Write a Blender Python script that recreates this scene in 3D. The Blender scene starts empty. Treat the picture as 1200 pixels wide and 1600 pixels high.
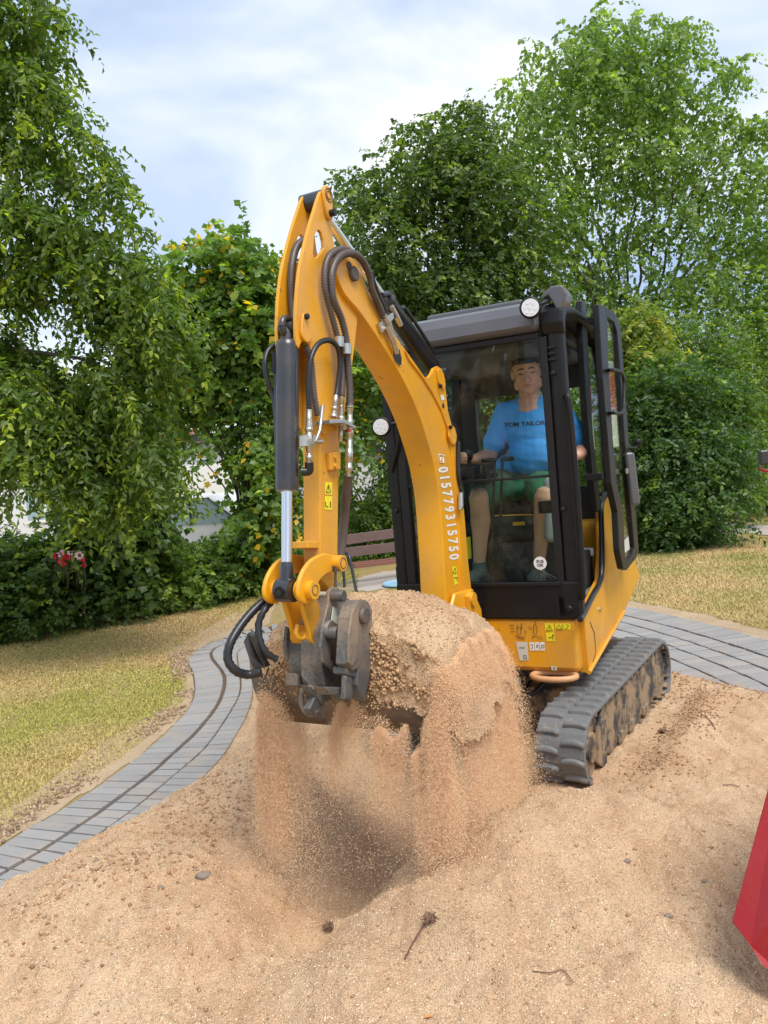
import bpy, bmesh, math, random
import numpy as np
from math import sin, cos, pi, radians, sqrt, atan2, exp
from mathutils import Vector, Matrix, noise
from mathutils.geometry import tessellate_polygon
from mathutils.bvhtree import BVHTree
random.seed(7); rng = np.random.default_rng(7)
scn = bpy.context.scene; COL = scn.collection
# ------------------------------------------------------------------ camera, world, sun, exposure
H = 1.65; PT = radians(3.3); RL = radians(5.0); FPX = 1200.0
FW = np.array([0, cos(PT), -sin(PT)]); UP0 = np.array([0, sin(PT), cos(PT)]); R0 = np.array([1., 0, 0])
CR = cos(RL)*R0 - sin(RL)*UP0; CU = sin(RL)*R0 + cos(RL)*UP0; CC = np.array([0, 0, H])
cam_d = bpy.data.cameras.new('camera'); cam = bpy.data.objects.new('camera', cam_d); COL.objects.link(cam)
cam_d.sensor_fit = 'VERTICAL'; cam_d.sensor_height = 36; cam_d.lens = 36*FPX/1600; cam_d.clip_start = 0.05; cam_d.clip_end = 900
m = Matrix(((CR[0], CU[0], -FW[0], 0), (CR[1], CU[1], -FW[1], 0), (CR[2], CU[2], -FW[2], H), (0, 0, 0, 1)))
cam.matrix_world = m; scn.camera = cam
SUN_EL, SUN_AZ = radians(60), radians(150)          # azimuth clockwise from +Y (the view direction): behind the camera, to the right
world = bpy.data.worlds.new('World'); scn.world = world; world.use_nodes = True
wn = world.node_tree; wn.nodes.clear()
def WN(t, **k):
    n = wn.nodes.new(t)
    for a, b in k.items(): setattr(n, a, b)
    return n
wo = WN('ShaderNodeOutputWorld'); sky = WN('ShaderNodeTexSky', sky_type='NISHITA', sun_disc=False)
sky.sun_elevation = SUN_EL; sky.sun_rotation = SUN_AZ; sky.air_density = 1.0; sky.dust_density = 2.0
b1 = WN('ShaderNodeBackground'); b1.inputs[1].default_value = 0.10; wn.links.new(sky.outputs[0], b1.inputs[0])
tc = WN('ShaderNodeTexCoord'); mp = WN('ShaderNodeMapping'); mp.inputs['Scale'].default_value = (1.0, 1.0, 1.9)
mp.inputs['Location'].default_value = (0.35, 0.1, 0.62)
wn.links.new(tc.outputs['Generated'], mp.inputs[0])
nz = WN('ShaderNodeTexNoise'); nz.inputs['Scale'].default_value = 2.1; nz.inputs['Detail'].default_value = 5; nz.inputs['Roughness'].default_value = .48
nz.inputs['Distortion'].default_value = .5
wn.links.new(mp.outputs[0], nz.inputs[0])
cr = WN('ShaderNodeValToRGB'); e = cr.color_ramp.elements
e[0].position = .38; e[0].color = (.40, .53, .78, 1); e[1].position = .61; e[1].color = (1.04, 1.06, 1.08, 1)
q = e.new(.5); q.color = (.66, .77, .95, 1)
wn.links.new(nz.outputs[0], cr.inputs[0])
b2 = WN('ShaderNodeBackground'); b2.inputs[1].default_value = 0.49; wn.links.new(cr.outputs[0], b2.inputs[0])
mx = WN('ShaderNodeMixShader'); mx.inputs[0].default_value = .88
wn.links.new(b1.outputs[0], mx.inputs[1]); wn.links.new(b2.outputs[0], mx.inputs[2]); wn.links.new(mx.outputs[0], wo.inputs[0])
sd = bpy.data.lights.new('sun', 'SUN'); sd.energy = 1.5; sd.angle = radians(28); sd.color = (1, .96, .9)
sun = bpy.data.objects.new('sun', sd); COL.objects.link(sun)
to_sun = Vector((sin(SUN_AZ)*cos(SUN_EL), cos(SUN_AZ)*cos(SUN_EL), sin(SUN_EL)))
sun.rotation_euler = to_sun.to_track_quat('Z', 'Y').to_euler(); sun.location = (0, 0, 20)
scn.view_settings.view_transform = 'Standard'; scn.view_settings.look = 'None'; scn.view_settings.gamma = 1
scn.view_settings.exposure = 1.22; scn.view_settings.use_curve_mapping = False
scn.cycles.max_bounces = 7; scn.cycles.transparent_max_bounces = 16

# ------------------------------------------------------------------ measuring: pixel of the survey photo -> real point on a real plane
def ray(x, y): return FW + (x-600)/FPX*CR + (800-y)/FPX*CU
def at(x, y, Y):
    d = ray(x, y); return CC + d*(Y/d[1])
def on_z(x, y, z=0.0):
    d = ray(x, y); return CC + d*((z-H)/d[2])
def on_plane(x, y, p0, n):
    d = ray(x, y); return CC + d*(((p0-CC)@n)/(d@n))
def px_of(p):
    d = np.asarray(p)-CC; z = d@FW; return 600+FPX*(d@CR)/z, 800-FPX*(d@CU)/z

# ------------------------------------------------------------------ materials
def mat(name):
    m = bpy.data.materials.new(name); m.use_nodes = True; return m
class NT:
    def __init__(s, name):
        s.m = mat(name); s.t = s.m.node_tree; s.p = s.t.nodes['Principled BSDF']; s.out = s.t.nodes['Material Output']
    def n(s, t, ins=None, **k):
        n = s.t.nodes.new(t)
        for a, b in k.items(): setattr(n, a, b)
        for a, b in (ins or {}).items():
            if isinstance(b, bpy.types.NodeSocket): s.t.links.new(b, n.inputs[a])
            else: n.inputs[a].default_value = b
        return n
    def set(s, **k):
        for a, b in k.items():
            i = s.p.inputs[a.replace('_', ' ')]
            if isinstance(b, bpy.types.NodeSocket): s.t.links.new(b, i)
            else: i.default_value = b
    def obj(s): return s.n('ShaderNodeNewGeometry').outputs['Position']
    def noise(s, scale, detail=4, rough=.55, vec=None, dist=0):
        return s.n('ShaderNodeTexNoise', {'Vector': vec or s.obj(), 'Scale': scale, 'Detail': detail, 'Roughness': rough, 'Distortion': dist}).outputs['Fac']
    def ramp(s, fac, stops):
        n = s.n('ShaderNodeValToRGB', {'Fac': fac}); e = n.color_ramp.elements
        for i, (p, c) in enumerate(stops):
            el = e[i] if i < 2 else e.new(p)
            el.position = p; el.color = (*c, 1) if len(c) == 3 else c
        return n.outputs[0]
    def mix(s, f, a, b, mode='MIX'):
        n = s.n('ShaderNodeMix', data_type='RGBA', blend_type=mode)
        for i, v in ((0, f), (6, a), (7, b)):
            if isinstance(v, bpy.types.NodeSocket): s.t.links.new(v, n.inputs[i])
            else: n.inputs[i].default_value = v if i == 0 else ((*v, 1) if len(v) == 3 else v)
        return n.outputs[2]
    def step(s, fac, a, b):
        return s.n('ShaderNodeMapRange', {'Value': fac, 'From Min': a, 'From Max': b}, clamp=True).outputs[0]
    def math(s, op, a, b=0.0):
        return s.n('ShaderNodeMath', {0: a, 1: b}, operation=op).outputs[0]
    def bump(s, h, strength=.3, dist=.01):
        n = s.n('ShaderNodeBump', {'Height': h, 'Strength': strength, 'Distance': dist}); s.t.links.new(n.outputs[0], s.p.inputs['Normal'])
SANDC = (.50, .345, .205)
def paint(name, col, rough=.38, dirt=.35, dirtcol=(.30, .20, .11), scratch=True, coat=.25, metal=0, lo=.47, hi=.72, chips=0, spec=.5):
    k = NT(name)
    big = k.noise(5, 5, .6); fine = k.noise(90, 3, .7)
    tint = k.mix(k.step(k.noise(2.2, 3), .35, .7), tuple(c*.90 for c in col), tuple(min(1, c*1.06) for c in col))
    c = k.mix(k.math('MULTIPLY', k.step(k.math('ADD', k.math('MULTIPLY', big, .7), k.math('MULTIPLY', fine, .3)), lo, hi), dirt), tint, dirtcol)
    if chips: c = k.mix(k.math('MULTIPLY', k.step(k.noise(24, 4, .65), .69, .71), chips), c, (.06, .045, .035))
    if scratch:
        g = k.n('ShaderNodeMapping', {'Vector': k.obj(), 'Scale': (8, 8, 90)}).outputs[0]
        sc = k.step(k.noise(2.2, 4, .75, vec=g), .69, .75)
        c = k.mix(k.math('MULTIPLY', sc, .55), c, (.05, .045, .04))
    k.set(Base_Color=c, Roughness=k.n('ShaderNodeMapRange', {'Value': big, 'To Min': rough-.08, 'To Max': rough+.28}).outputs[0], Coat_Weight=coat, Coat_Roughness=.2, Metallic=metal, Specular_IOR_Level=spec)
    k.bump(fine, .05, .002)
    return k.m
M = {}
M['yellow'] = paint('yellow_paint', (.80, .365, .008), .34, .45, (.42, .26, .10), chips=.75, lo=.44, hi=.68)
M['black'] = paint('black_paint', (.010, .010, .011), .34, .10, (.10, .085, .07), False, .0, spec=.32)
M['roof'] = paint('roof_paint', (.095, .095, .105), .28, .30, (.16, .14, .12), False, .5)
M['cyl'] = paint('cylinder_paint', (.022, .023, .026), .28, .25, (.16, .12, .08), True, .6)
M['steel'] = paint('worn_steel', (.10, .10, .10), .5, .75, (.30, .21, .13), True, 0, .55)
M['coupler'] = paint('coupler_steel', (.115, .118, .12), .5, .85, (.36, .27, .18), True, 0, .35, .42, .60)
M['red'] = paint('red_paint', (.33, .003, .010), .42, .18, (.40, .12, .10), True, .2)
M['blade'] = paint('bucket_steel', (.16, .145, .13), .55, .8, (.38, .27, .17), True, 0, .3, .40, .60)
def simple(name, col, rough=.5, metal=0, var=.12, scale=30, bump=0, **kw):
    k = NT(name); f = k.noise(scale, 4, .6)
    k.set(Base_Color=k.mix(f, tuple(c*(1-var) for c in col), tuple(min(1, c*(1+var)) for c in col)), Roughness=rough, Metallic=metal, **kw)
    if bump: k.bump(f, bump, .004)
    return k.m
M['chrome'] = simple('chrome_rod', (.75, .75, .76), .12, 1, .03)
M['zinc'] = simple('zinc_fitting', (.55, .53, .47), .32, .9, .25, 60)
M['hose'] = simple('hose_rubber', (.105, .080, .072), .42, 0, .35, 25)
M['hoseblack'] = simple('black_hose', (.02, .02, .022), .33, 0, .3, 40)
M['rubber'] = None
k = NT('track_rubber'); f = k.noise(14, 5, .65); f2 = k.noise(60, 4, .7)
k.set(Base_Color=k.mix(k.step(k.math('ADD', f, k.math('MULTIPLY', f2, .4)), .80, 1.05), (.16, .165, .165), (.42, .33, .22)), Roughness=.6); k.bump(f2, .35, .006); M['rubber'] = k.m
k = NT('track_frame_dirty'); f = k.noise(9, 6, .65); f2 = k.noise(50, 4, .7)
k.set(Base_Color=k.mix(k.step(k.math('ADD', f, k.math('MULTIPLY', f2, .25)), .54, .70), (.045, .045, .046), (.33, .235, .14)), Roughness=.7); k.bump(f2, .4, .008); M['frame'] = k.m
M['plastic'] = simple('dark_plastic', (.012, .012, .013), .45, 0, .2, Specular_IOR_Level=.35)
M['greyplastic'] = simple('grey_plastic', (.30, .31, .32), .45, 0, .1)
M['interior'] = simple('cab_interior', (.03, .03, .034), .65, 0, .2)
M['floor'] = simple('cab_floor', (.20, .19, .17), .7, 0, .35, 12)
M['liner'] = simple('cab_headliner', (.085, .085, .09), .8, 0, .1)
M['seat'] = simple('seat_cloth', (.030, .030, .034), .9, 0, .3, 80)
M['lamp'] = simple('lamp_lens', (.85, .86, .88), .15, 0, .35, 140, Emission_Strength=0)
M['white'] = simple('white_print', (.80, .80, .78), .5, 0, .06)
M['stickyellow'] = simple('yellow_sticker', (.85, .72, .02), .45, 0, .05)
M['stickwhite'] = simple('white_sticker', (.62, .62, .55), .5, 0, .1)
M['stickgreen'] = simple('pale_green_sticker', (.62, .78, .74), .5, 0, .05)
M['ink'] = simple('black_print', (.02, .02, .02), .6, 0, .05)
M['orange'] = simple('orange_fabric', (.62, .20, .04), .8, 0, .3, 20, .2)
def glass(name, tint, spec=.45):
    k = NT(name); k.t.nodes.remove(k.p)
    tr = k.n('ShaderNodeBsdfTransparent', {'Color': (*tint, 1)}); gl = k.n('ShaderNodeBsdfGlossy', {'Color': (1, 1, 1, 1), 'Roughness': .02})
    lw = k.n('ShaderNodeFresnel', {'IOR': 1.35}); f = k.math('MULTIPLY', lw.outputs[0], spec)
    df = k.n('ShaderNodeBsdfDiffuse', {'Color': (.55, .50, .42, 1)})
    a = k.n('ShaderNodeMixShader', {0: f}); k.t.links.new(tr.outputs[0], a.inputs[1]); k.t.links.new(gl.outputs[0], a.inputs[2])
    d = k.n('ShaderNodeMixShader', {0: k.math('MULTIPLY', k.step(k.noise(7, 6, .7), .5, .9), .10)}); k.t.links.new(a.outputs[0], d.inputs[1]); k.t.links.new(df.outputs[0], d.inputs[2])
    k.t.links.new(d.outputs[0], k.out.inputs[0]); return k.m
M['glass'] = glass('cab_glass', (.93, .97, .95))
M['glass2'] = glass('lower_cab_glass', (.86, .94, .90))
# sand
def sand_mat(name, lift=1.0):
    k = NT(name); v = k.obj()
    big = k.noise(1.6, 4, .6); mid = k.noise(11, 5, .65); fine = k.noise(150, 2, .6); grain = k.noise(270, 2, .8)
    g = k.n('ShaderNodeMapping', {'Vector': v, 'Scale': (3.0, .9, 3.0), 'Rotation': (0, 0, .5)}).outputs[0]
    streak = k.noise(3.2, 4, .6, vec=g, dist=.6)
    c = k.mix(k.step(big, .38, .66), (.62*lift, .375*lift, .205*lift), (.76*lift, .53*lift, .325*lift))
    c = k.mix(k.math('MULTIPLY', k.step(streak, .48, .66), .75), c, (.50*lift, .275*lift, .145*lift))
    c = k.mix(k.math('MULTIPLY', k.step(mid, .54, .70), .5), c, (.36*lift, .22*lift, .125*lift))
    c = k.mix(k.math('MULTIPLY', k.step(fine, .52, .66), .62), c, (.27*lift, .165*lift, .09*lift))
    c = k.mix(k.math('MULTIPLY', k.step(grain, .50, .62), .6), c, (.86*lift, .68*lift, .45*lift))
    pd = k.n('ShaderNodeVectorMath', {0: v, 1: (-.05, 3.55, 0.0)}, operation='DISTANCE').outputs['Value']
    tawny = k.step(k.math('ADD', pd, k.math('MULTIPLY', k.noise(3.5, 4, .6), .9)), 1.25, .75)  # darker warm brown mixed in around the hollow, with a noisy edge
    c = k.mix(k.math('MULTIPLY', tawny, .6), c, (.44*lift, .225*lift, .105*lift))
    sp = k.step(k.noise(75, 2, .5), .70, .73)
    c = k.mix(k.math('MULTIPLY', sp, .6), c, (.12, .075, .045))
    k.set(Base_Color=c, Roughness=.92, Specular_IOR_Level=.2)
    hgt = k.math('ADD', k.math('MULTIPLY', mid, .5), k.math('ADD', k.math('MULTIPLY', fine, .5), k.math('MULTIPLY', grain, .25)))
    k.bump(hgt, 1.0, .022); return k.m
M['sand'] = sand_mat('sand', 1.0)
def attr_mat(name, rough=.85, attr='col', trans=0.0, tcol=(1, 1, 1), spec=.3, bump=0):
    k = NT(name); a = k.n('ShaderNodeAttribute', attribute_name=attr).outputs['Color']
    k.set(Base_Color=a, Roughness=rough, Specular_IOR_Level=spec)
    if trans:
        t = k.n('ShaderNodeBsdfTranslucent', {'Color': k.mix(1.0, a, (*tcol,), 'MULTIPLY')})
        ms = k.n('ShaderNodeMixShader', {0: trans}); k.t.links.new(k.p.outputs[0], ms.inputs[1]); k.t.links.new(t.outputs[0], ms.inputs[2]); k.t.links.new(ms.outputs[0], k.out.inputs[0])
    return k.m
M['grain'] = attr_mat('sand_grain', .9)
M['leaf'] = attr_mat('leaf', .42, trans=.48, tcol=(1.45, 1.75, .55), spec=.5)
M['blade_grass'] = attr_mat('grass_blade', .7, trans=.25, tcol=(1.1, 1.1, .7))
k = NT('bark'); f = k.noise(18, 6, .7, vec=k.n('ShaderNodeMapping', {'Vector': k.obj(), 'Scale': (3, 3, .6)}).outputs[0])
k.set(Base_Color=k.mix(f, (.055, .042, .030), (.17, .14, .105)), Roughness=.9); k.bump(f, .7, .03); M['bark'] = k.m
# lawn
k = NT('dry_lawn'); n1 = k.noise(.55, 4, .6); n2 = k.noise(7, 5, .7); n3 = k.noise(60, 3, .7)
c = k.mix(k.step(n1, .40, .62), (.42, .31, .10), (.46, .34, .16)); c = k.mix(k.math('MULTIPLY', k.step(k.noise(.9, 3, .6, dist=.5), .54, .66), .5), c, (.30, .27, .08))
c = k.mix(k.math('MULTIPLY', k.step(n2, .50, .72), .5), c, (.24, .17, .085)); c = k.mix(k.math('MULTIPLY', k.step(n3, .5, .75), .6), c, (.52, .43, .22))
k.set(Base_Color=c, Roughness=.95, Specular_IOR_Level=.1); k.bump(k.math('ADD', n3, n2), .9, .03); M['lawn'] = k.m
k = NT('earth'); n1 = k.noise(3, 5, .7); n3 = k.noise(50, 3, .7)
k.set(Base_Color=k.mix(n3, k.mix(k.step(n1, .4, .65), (.30, .19, .11), (.46, .33, .19)), (.58, .44, .28)), Roughness=.95); k.bump(k.math('ADD', n3, n1), .9, .02); M['earth'] = k.m
k = NT('paver_concrete'); rnd = k.n('ShaderNodeObjectInfo').outputs['Random']; n2 = k.noise(220, 2, .7); n1 = k.noise(6, 4, .6)
c = k.mix(rnd, (.255, .245, .235), (.31, .297, .285)); c = k.mix(k.math('MULTIPLY', k.step(n2, .5, .75), .45), c, (.52, .52, .52)); c = k.mix(k.math('MULTIPLY', k.step(n1, .48, .70), .5), c, (.40, .32, .23))
k.set(Base_Color=c, Roughness=.85); k.bump(n2, .35, .004); M['paver'] = k.m

# ------------------------------------------------------------------ mesh helpers
class MB:
    """collects shapes in world coordinates, then links them as ONE mesh object"""
    def __init__(s): s.v = []; s.f = []; s.sm = []
    def add(s, vs, fs, smooth=False):
        o = len(s.v); s.v += [tuple(map(float, p)) for p in vs]; s.f += [tuple(i+o for i in f) for f in fs]; s.sm += [smooth]*len(fs)
        return s
    def build(s, name, m, parent=None, bevel=0, loc=None, seg=2, subd=0):
        if parent is not None: loc = PL[parent.name]
        loc = np.array(loc if loc is not None else (0, 0, 0), float)
        me = bpy.data.meshes.new(name); me.from_pydata([tuple(np.array(p)-loc) for p in s.v], [], s.f); me.materials.append(m)
        me.polygons.foreach_set('use_smooth', s.sm)
        bm = bmesh.new(); bm.from_mesh(me); bmesh.ops.recalc_face_normals(bm, faces=bm.faces); bm.to_mesh(me); bm.free()
        me.update()
        o = bpy.data.objects.new(name, me); COL.objects.link(o)
        if parent is not None: o.parent = parent; PL[o.name] = loc
        else: o.location = loc; PL[o.name] = loc
        if bevel:
            b = o.modifiers.new('bevel', 'BEVEL'); b.width = bevel; b.segments = seg; b.limit_method = 'ANGLE'; b.angle_limit = radians(40); b.harden_normals = False
        if subd:
            b = o.modifiers.new('sub', 'SUBSURF'); b.levels = subd; b.render_levels = subd
        return o
PL = {}
def thing(name, label, cat, loc, group=None):
    o = bpy.data.objects.new(name, None); COL.objects.link(o); o.location = loc; o['label'] = label; o['category'] = cat; o.empty_display_size = .2
    if group: o['group'] = group
    PL[o.name] = np.array(loc, float); return o
def tag(o, label, cat, group=None):
    o['label'] = label; o['category'] = cat
    if group: o['group'] = group
    return o
def struct(o): o['kind'] = 'structure'; return o
def V(a): return np.array(a, float)
def unit(a): a = V(a); return a/(np.linalg.norm(a)+1e-12)
def frame(d):
    d = unit(d); a = V((0, 0, 1)) if abs(d[2]) < .95 else V((1, 0, 0)); x = unit(np.cross(a, d)); return x, np.cross(d, x), d
def tube(mb, pts, r, seg=10, cap=True, smooth=True):
    pts = [V(p) for p in pts]; n = len(pts); rs = r if hasattr(r, '__len__') else [r]*n
    vs = []; x = None
    for i, p in enumerate(pts):
        d = pts[min(i+1, n-1)]-pts[max(i-1, 0)]; d = unit(d)
        if x is None: x, y, _ = frame(d)
        else: x = unit(x-d*(x@d)); y = np.cross(d, x)
        vs += [p+rs[i]*(cos(2*pi*k/seg)*x+sin(2*pi*k/seg)*y) for k in range(seg)]
    fs = [(i*seg+k, i*seg+(k+1) % seg, (i+1)*seg+(k+1) % seg, (i+1)*seg+k) for i in range(n-1) for k in range(seg)]
    mb.add(vs, fs, smooth)
    if cap: mb.add(vs[:seg], [tuple(range(seg))[::-1]]); mb.add(vs[-seg:], [tuple(range(seg))])
    return mb
def cyl(mb, a, b, r, seg=20, r2=None): return tube(mb, [a, b], [r, r if r2 is None else r2], seg)
def spline(pts, n=8):
    P = [V(p) for p in pts]; P = [2*P[0]-P[1]]+P+[2*P[-1]-P[-2]]; out = []
    for i in range(1, len(P)-2):
        for k in range(n):
            t = k/n; a, b, c, d = P[i-1:i+3]
            out.append(.5*((2*b)+(-a+c)*t+(2*a-5*b+4*c-d)*t*t+(-a+3*b-3*c+d)*t**3))
    return out+[P[-2]]
def resample(pts, step):
    P = np.array(pts); s = np.r_[0, np.cumsum(np.linalg.norm(np.diff(P, axis=0), axis=1))]; n = max(2, int(s[-1]/step)+1); q = np.linspace(0, s[-1], n)
    return np.stack([np.interp(q, s, P[:, i]) for i in range(P.shape[1])], 1)
def hose(name, pts, r, m, parent, pitch=.011, amp=.0026, seg=10):
    P = resample(spline(pts, 10), pitch/2 if pitch else .012)
    rs = [r+(amp if i % 2 else -amp) for i in range(len(P))] if pitch else r
    return tube(MB(), P, rs, seg).build(name, m, parent)
def box_pts(c, ax, ay, az): return [c+sx*ax+sy*ay+sz*az for sz in (-1, 1) for sy in (-1, 1) for sx in (-1, 1)]
BF = [(0, 2, 3, 1), (4, 5, 7, 6), (0, 1, 5, 4), (2, 6, 7, 3), (0, 4, 6, 2), (1, 3, 7, 5)]
class Fr:
    """a local frame: origin + three axes (forward, side, up)"""
    def __init__(s, o, x, y): s.o = V(o); s.x = unit(x); s.y = unit(y); s.z = V((0, 0, 1))
    def p(s, a, b, c): return s.o+a*s.x+b*s.y+c*s.z
    def box(s, mb, a0, a1, b0, b1, c0, c1):
        return mb.add([s.p(a, b, c) for c in (c0, c1) for b in (b0, b1) for a in (a0, a1)], BF)
    def prism(s, mb, prof, b0, b1, holes=(), smooth=False):
        """prof: [(a,c)] polygon in the frame's forward/up plane, extruded from side b0 to b1"""
        loops = [prof]+list(holes); flat = [p for l in loops for p in l]; n = len(flat)
        tr = tessellate_polygon([[Vector((a, c, 0)) for a, c in l] for l in loops])
        vs = [s.p(a, b0, c) for a, c in flat]+[s.p(a, b1, c) for a, c in flat]
        if holes:
            fs = [tuple(t) for t in tr]+[tuple(i+n for i in t[::-1]) for t in tr]
        else: fs = [tuple(range(n)), tuple(range(n, 2*n))[::-1]]
        mb.add(vs, fs)
        o = 0; base = len(mb.v)-2*n; side = []
        for l in loops:
            k = len(l); side += [(base+o+i, base+o+(i+1) % k, base+n+o+(i+1) % k, base+n+o+i) for i in range(k)]; o += k
        mb.f += side; mb.sm += [smooth]*len(side)
        return mb
def circle2(c, r, n=20, a0=0, a1=2*pi, close=False):
    return [(c[0]+r*cos(a0+(a1-a0)*i/(n if not close else n-1)), c[1]+r*sin(a0+(a1-a0)*i/(n if not close else n-1))) for i in range(n)]
def text_mesh(body, size=1.0, extr=0.0, bold=0.0):
    c = bpy.data.curves.new('t', 'FONT'); c.body = body; c.size = size; c.extrude = extr; c.offset = bold; c.align_x = 'CENTER'; c.align_y = 'CENTER'; c.resolution_u = 3
    o = bpy.data.objects.new('t', c); COL.objects.link(o); bpy.context.view_layer.update()
    me = bpy.data.meshes.new_from_object(o.evaluated_get(bpy.context.evaluated_depsgraph_get()))
    vs = [tuple(v.co) for v in me.vertices]; fs = [tuple(p.vertices) for p in me.polygons]
    bpy.data.objects.remove(o); bpy.data.curves.remove(c); bpy.data.meshes.remove(me); return vs, fs
def flat_text(mb, body, origin, right, up, size, sx=1.0, bold=0.0):
    vs, fs = text_mesh(body, size, 0, bold); right = unit(right); up = unit(up); mb.add([V(origin)+right*x*sx+up*y for x, y, z in vs], fs); return mb
def np_mesh(name, verts, faces_n, idx, m, cols=None, loc=(0, 0, 0), parent=None, smooth=False):
    me = bpy.data.meshes.new(name); nv = len(verts); nf = len(idx)//faces_n
    if parent is not None: loc = PL[parent.name]
    me.vertices.add(nv); me.vertices.foreach_set('co', (verts-np.array(loc)).astype(np.float32).ravel())
    me.loops.add(len(idx)); me.loops.foreach_set('vertex_index', idx.astype(np.int32).ravel())
    me.polygons.add(nf); me.polygons.foreach_set('loop_start', np.arange(0, len(idx), faces_n, dtype=np.int32))
    if smooth: me.polygons.foreach_set('use_smooth', np.ones(nf, bool))
    if cols is not None:
        a = me.color_attributes.new('col', 'FLOAT_COLOR', 'POINT'); a.data.foreach_set('color', np.c_[cols, np.ones(nv)].astype(np.float32).ravel())
    me.materials.append(m); me.update(calc_edges=True); me.validate()
    o = bpy.data.objects.new(name, me); COL.objects.link(o)
    if parent is not None: o.parent = parent
    else: o.location = loc
    PL[o.name] = np.array(loc, float); return o
# cheap numpy value noise (fbm) for height fields
_perm = rng.random((256, 256))
def vnoise(x, y):
    xi = np.floor(x).astype(int); yi = np.floor(y).astype(int); fx = x-xi; fy = y-yi; fx = fx*fx*(3-2*fx); fy = fy*fy*(3-2*fy)
    g = lambda a, b: _perm[a % 256, b % 256]
    return (g(xi, yi)*(1-fx)+g(xi+1, yi)*fx)*(1-fy)+(g(xi, yi+1)*(1-fx)+g(xi+1, yi+1)*fx)*fy
def fbm(x, y, o=4, gain=.5):
    s = 0; a = 1; t = 0
    for i in range(o): s = s+a*(vnoise(x*2**i+i*17.3, y*2**i+i*9.1)-.5); t += a; a *= gain
    return s/t*2
def inside(px, py, poly):
    c = np.zeros(px.shape, bool); n = len(poly)
    for i in range(n):
        x1, y1 = poly[i]; x2, y2 = poly[(i+1) % n]
        c ^= ((y1 > py) != (y2 > py)) & (px < (x2-x1)*(py-y1)/(y2-y1+1e-12)+x1)
    return c
def dist_poly(px, py, poly):
    d = np.full(px.shape, 1e9); n = len(poly)
    for i in range(n):
        a = np.array(poly[i]); b = np.array(poly[(i+1) % n]); ab = b-a; t = np.clip(((px-a[0])*ab[0]+(py-a[1])*ab[1])/(ab@ab+1e-12), 0, 1)
        d = np.minimum(d, np.hypot(px-a[0]-t*ab[0], py-a[1]-t*ab[1]))
    return d
# ================================================================== ground, lawn, path, sand
g = MB(); g.add([(-220, -60, 0), (220, -60, 0), (220, 400, 0), (-220, 400, 0), (-.75, 1.0, 0), (1.6, 1.0, 0), (1.6, 4.5, 0), (-.75, 4.5, 0)], [(0, 1, 5, 4), (1, 2, 6, 5), (2, 3, 7, 6), (3, 0, 4, 7)])
ground = struct(g.build('ground', M['lawn']))
# left strip of the path: three courses of blocks with dark joints between them
def Wl(pts): return [on_z(x, y, .012)[:2] for x, y in pts]
E0 = Wl([(-60, 1360), (0, 1325), (73, 1281), (139, 1241), (220, 1182), (271, 1135), (297, 1105), (304, 1078), (301, 1052), (294, 1036), (304, 1021), (330, 1006), (367, 992), (420, 978), (470, 970)])
E1 = Wl([(-60, 1412), (0, 1371), (77, 1325), (158, 1270), (235, 1212), (273, 1178), (306, 1147), (336, 1110), (348, 1085), (351, 1063), (345, 1048), (333, 1033), (330, 1022), (337, 1014), (350, 1008), (376, 998), (420, 990), (470, 984)])
E2 = Wl([(-60, 1440), (0, 1398), (90, 1347), (170, 1296), (227, 1252), (270, 1216), (314, 1178), (343, 1141), (370, 1097), (376, 1077), (375, 1059), (371, 1033), (372, 1020), (385, 1011), (420, 1002), (470, 996)])
E3 = Wl([(-60, 1480), (0, 1437), (100, 1382), (190, 1326), (257, 1272), (304, 1232), (347, 1186), (369, 1152), (384, 1125), (393, 1099), (396, 1074), (392, 1045), (392, 1030), (405, 1020), (440, 1011), (480, 1004)])
def ray2(p, d, line):
    best = None
    for a, b in zip(line[:-1], line[1:]):
        e = b-a; den = d[0]*e[1]-d[1]*e[0]
        if abs(den) < 1e-9: continue
        w = a-p; t = (w[0]*e[1]-w[1]*e[0])/den; s_ = (w[0]*d[1]-w[1]*d[0])/den
        if -.001 <= s_ <= 1.001 and (best is None or abs(t) < abs(best)): best = t
    return best
block = MB(); c_ = .06
vs = []
for z, i_ in ((-.03, 0), (.0, 0), (.004, c_)): vs += [(sx*(.5-i_*abs(1)), sy*(.5-i_), z) for sx, sy in ((-1, -1), (1, -1), (1, 1), (-1, 1))]
block.add(vs, [(0, 1, 5, 4), (1, 2, 6, 5), (2, 3, 7, 6), (3, 0, 4, 7), (4, 5, 9, 8), (5, 6, 10, 9), (6, 7, 11, 10), (7, 4, 8, 11), (8, 9, 10, 11)])
bm_ = bpy.data.meshes.new('paver'); bm_.from_pydata(block.v, [], block.f); bm_.materials.append(M['paver'])
def add_paver(parent, cx, cy, ang, lx, ly, z=.024):
    o = bpy.data.objects.new('paver', bm_); COL.objects.link(o); o.parent = parent
    o.location = (cx, cy, z+random.uniform(-.0025, .0025)); o.rotation_euler = (random.uniform(-.008, .008), random.uniform(-.008, .008), ang+random.uniform(-.012, .012)); o.scale = (lx, ly, 1)
M['joint'] = simple('joint_dirt', (.13, .085, .055), .95, 0, .4, 40)
def strip_bed(name, left, right, z):
    b = MB(); n = min(len(left), len(right))
    L_ = resample(left, .1); R_ = resample(right, .1); k = 60
    L_ = L_[np.linspace(0, len(L_)-1, k).astype(int)]; R_ = R_[np.linspace(0, len(R_)-1, k).astype(int)]
    b.add([(*p, z) for p in L_]+[(*p, z) for p in R_], [(i, i+1, k+i+1, k+i) for i in range(k-1)]); return struct(b.build(name, M['joint']))
path_l = strip_bed('garden_path', E0, E3, .006)
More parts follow.
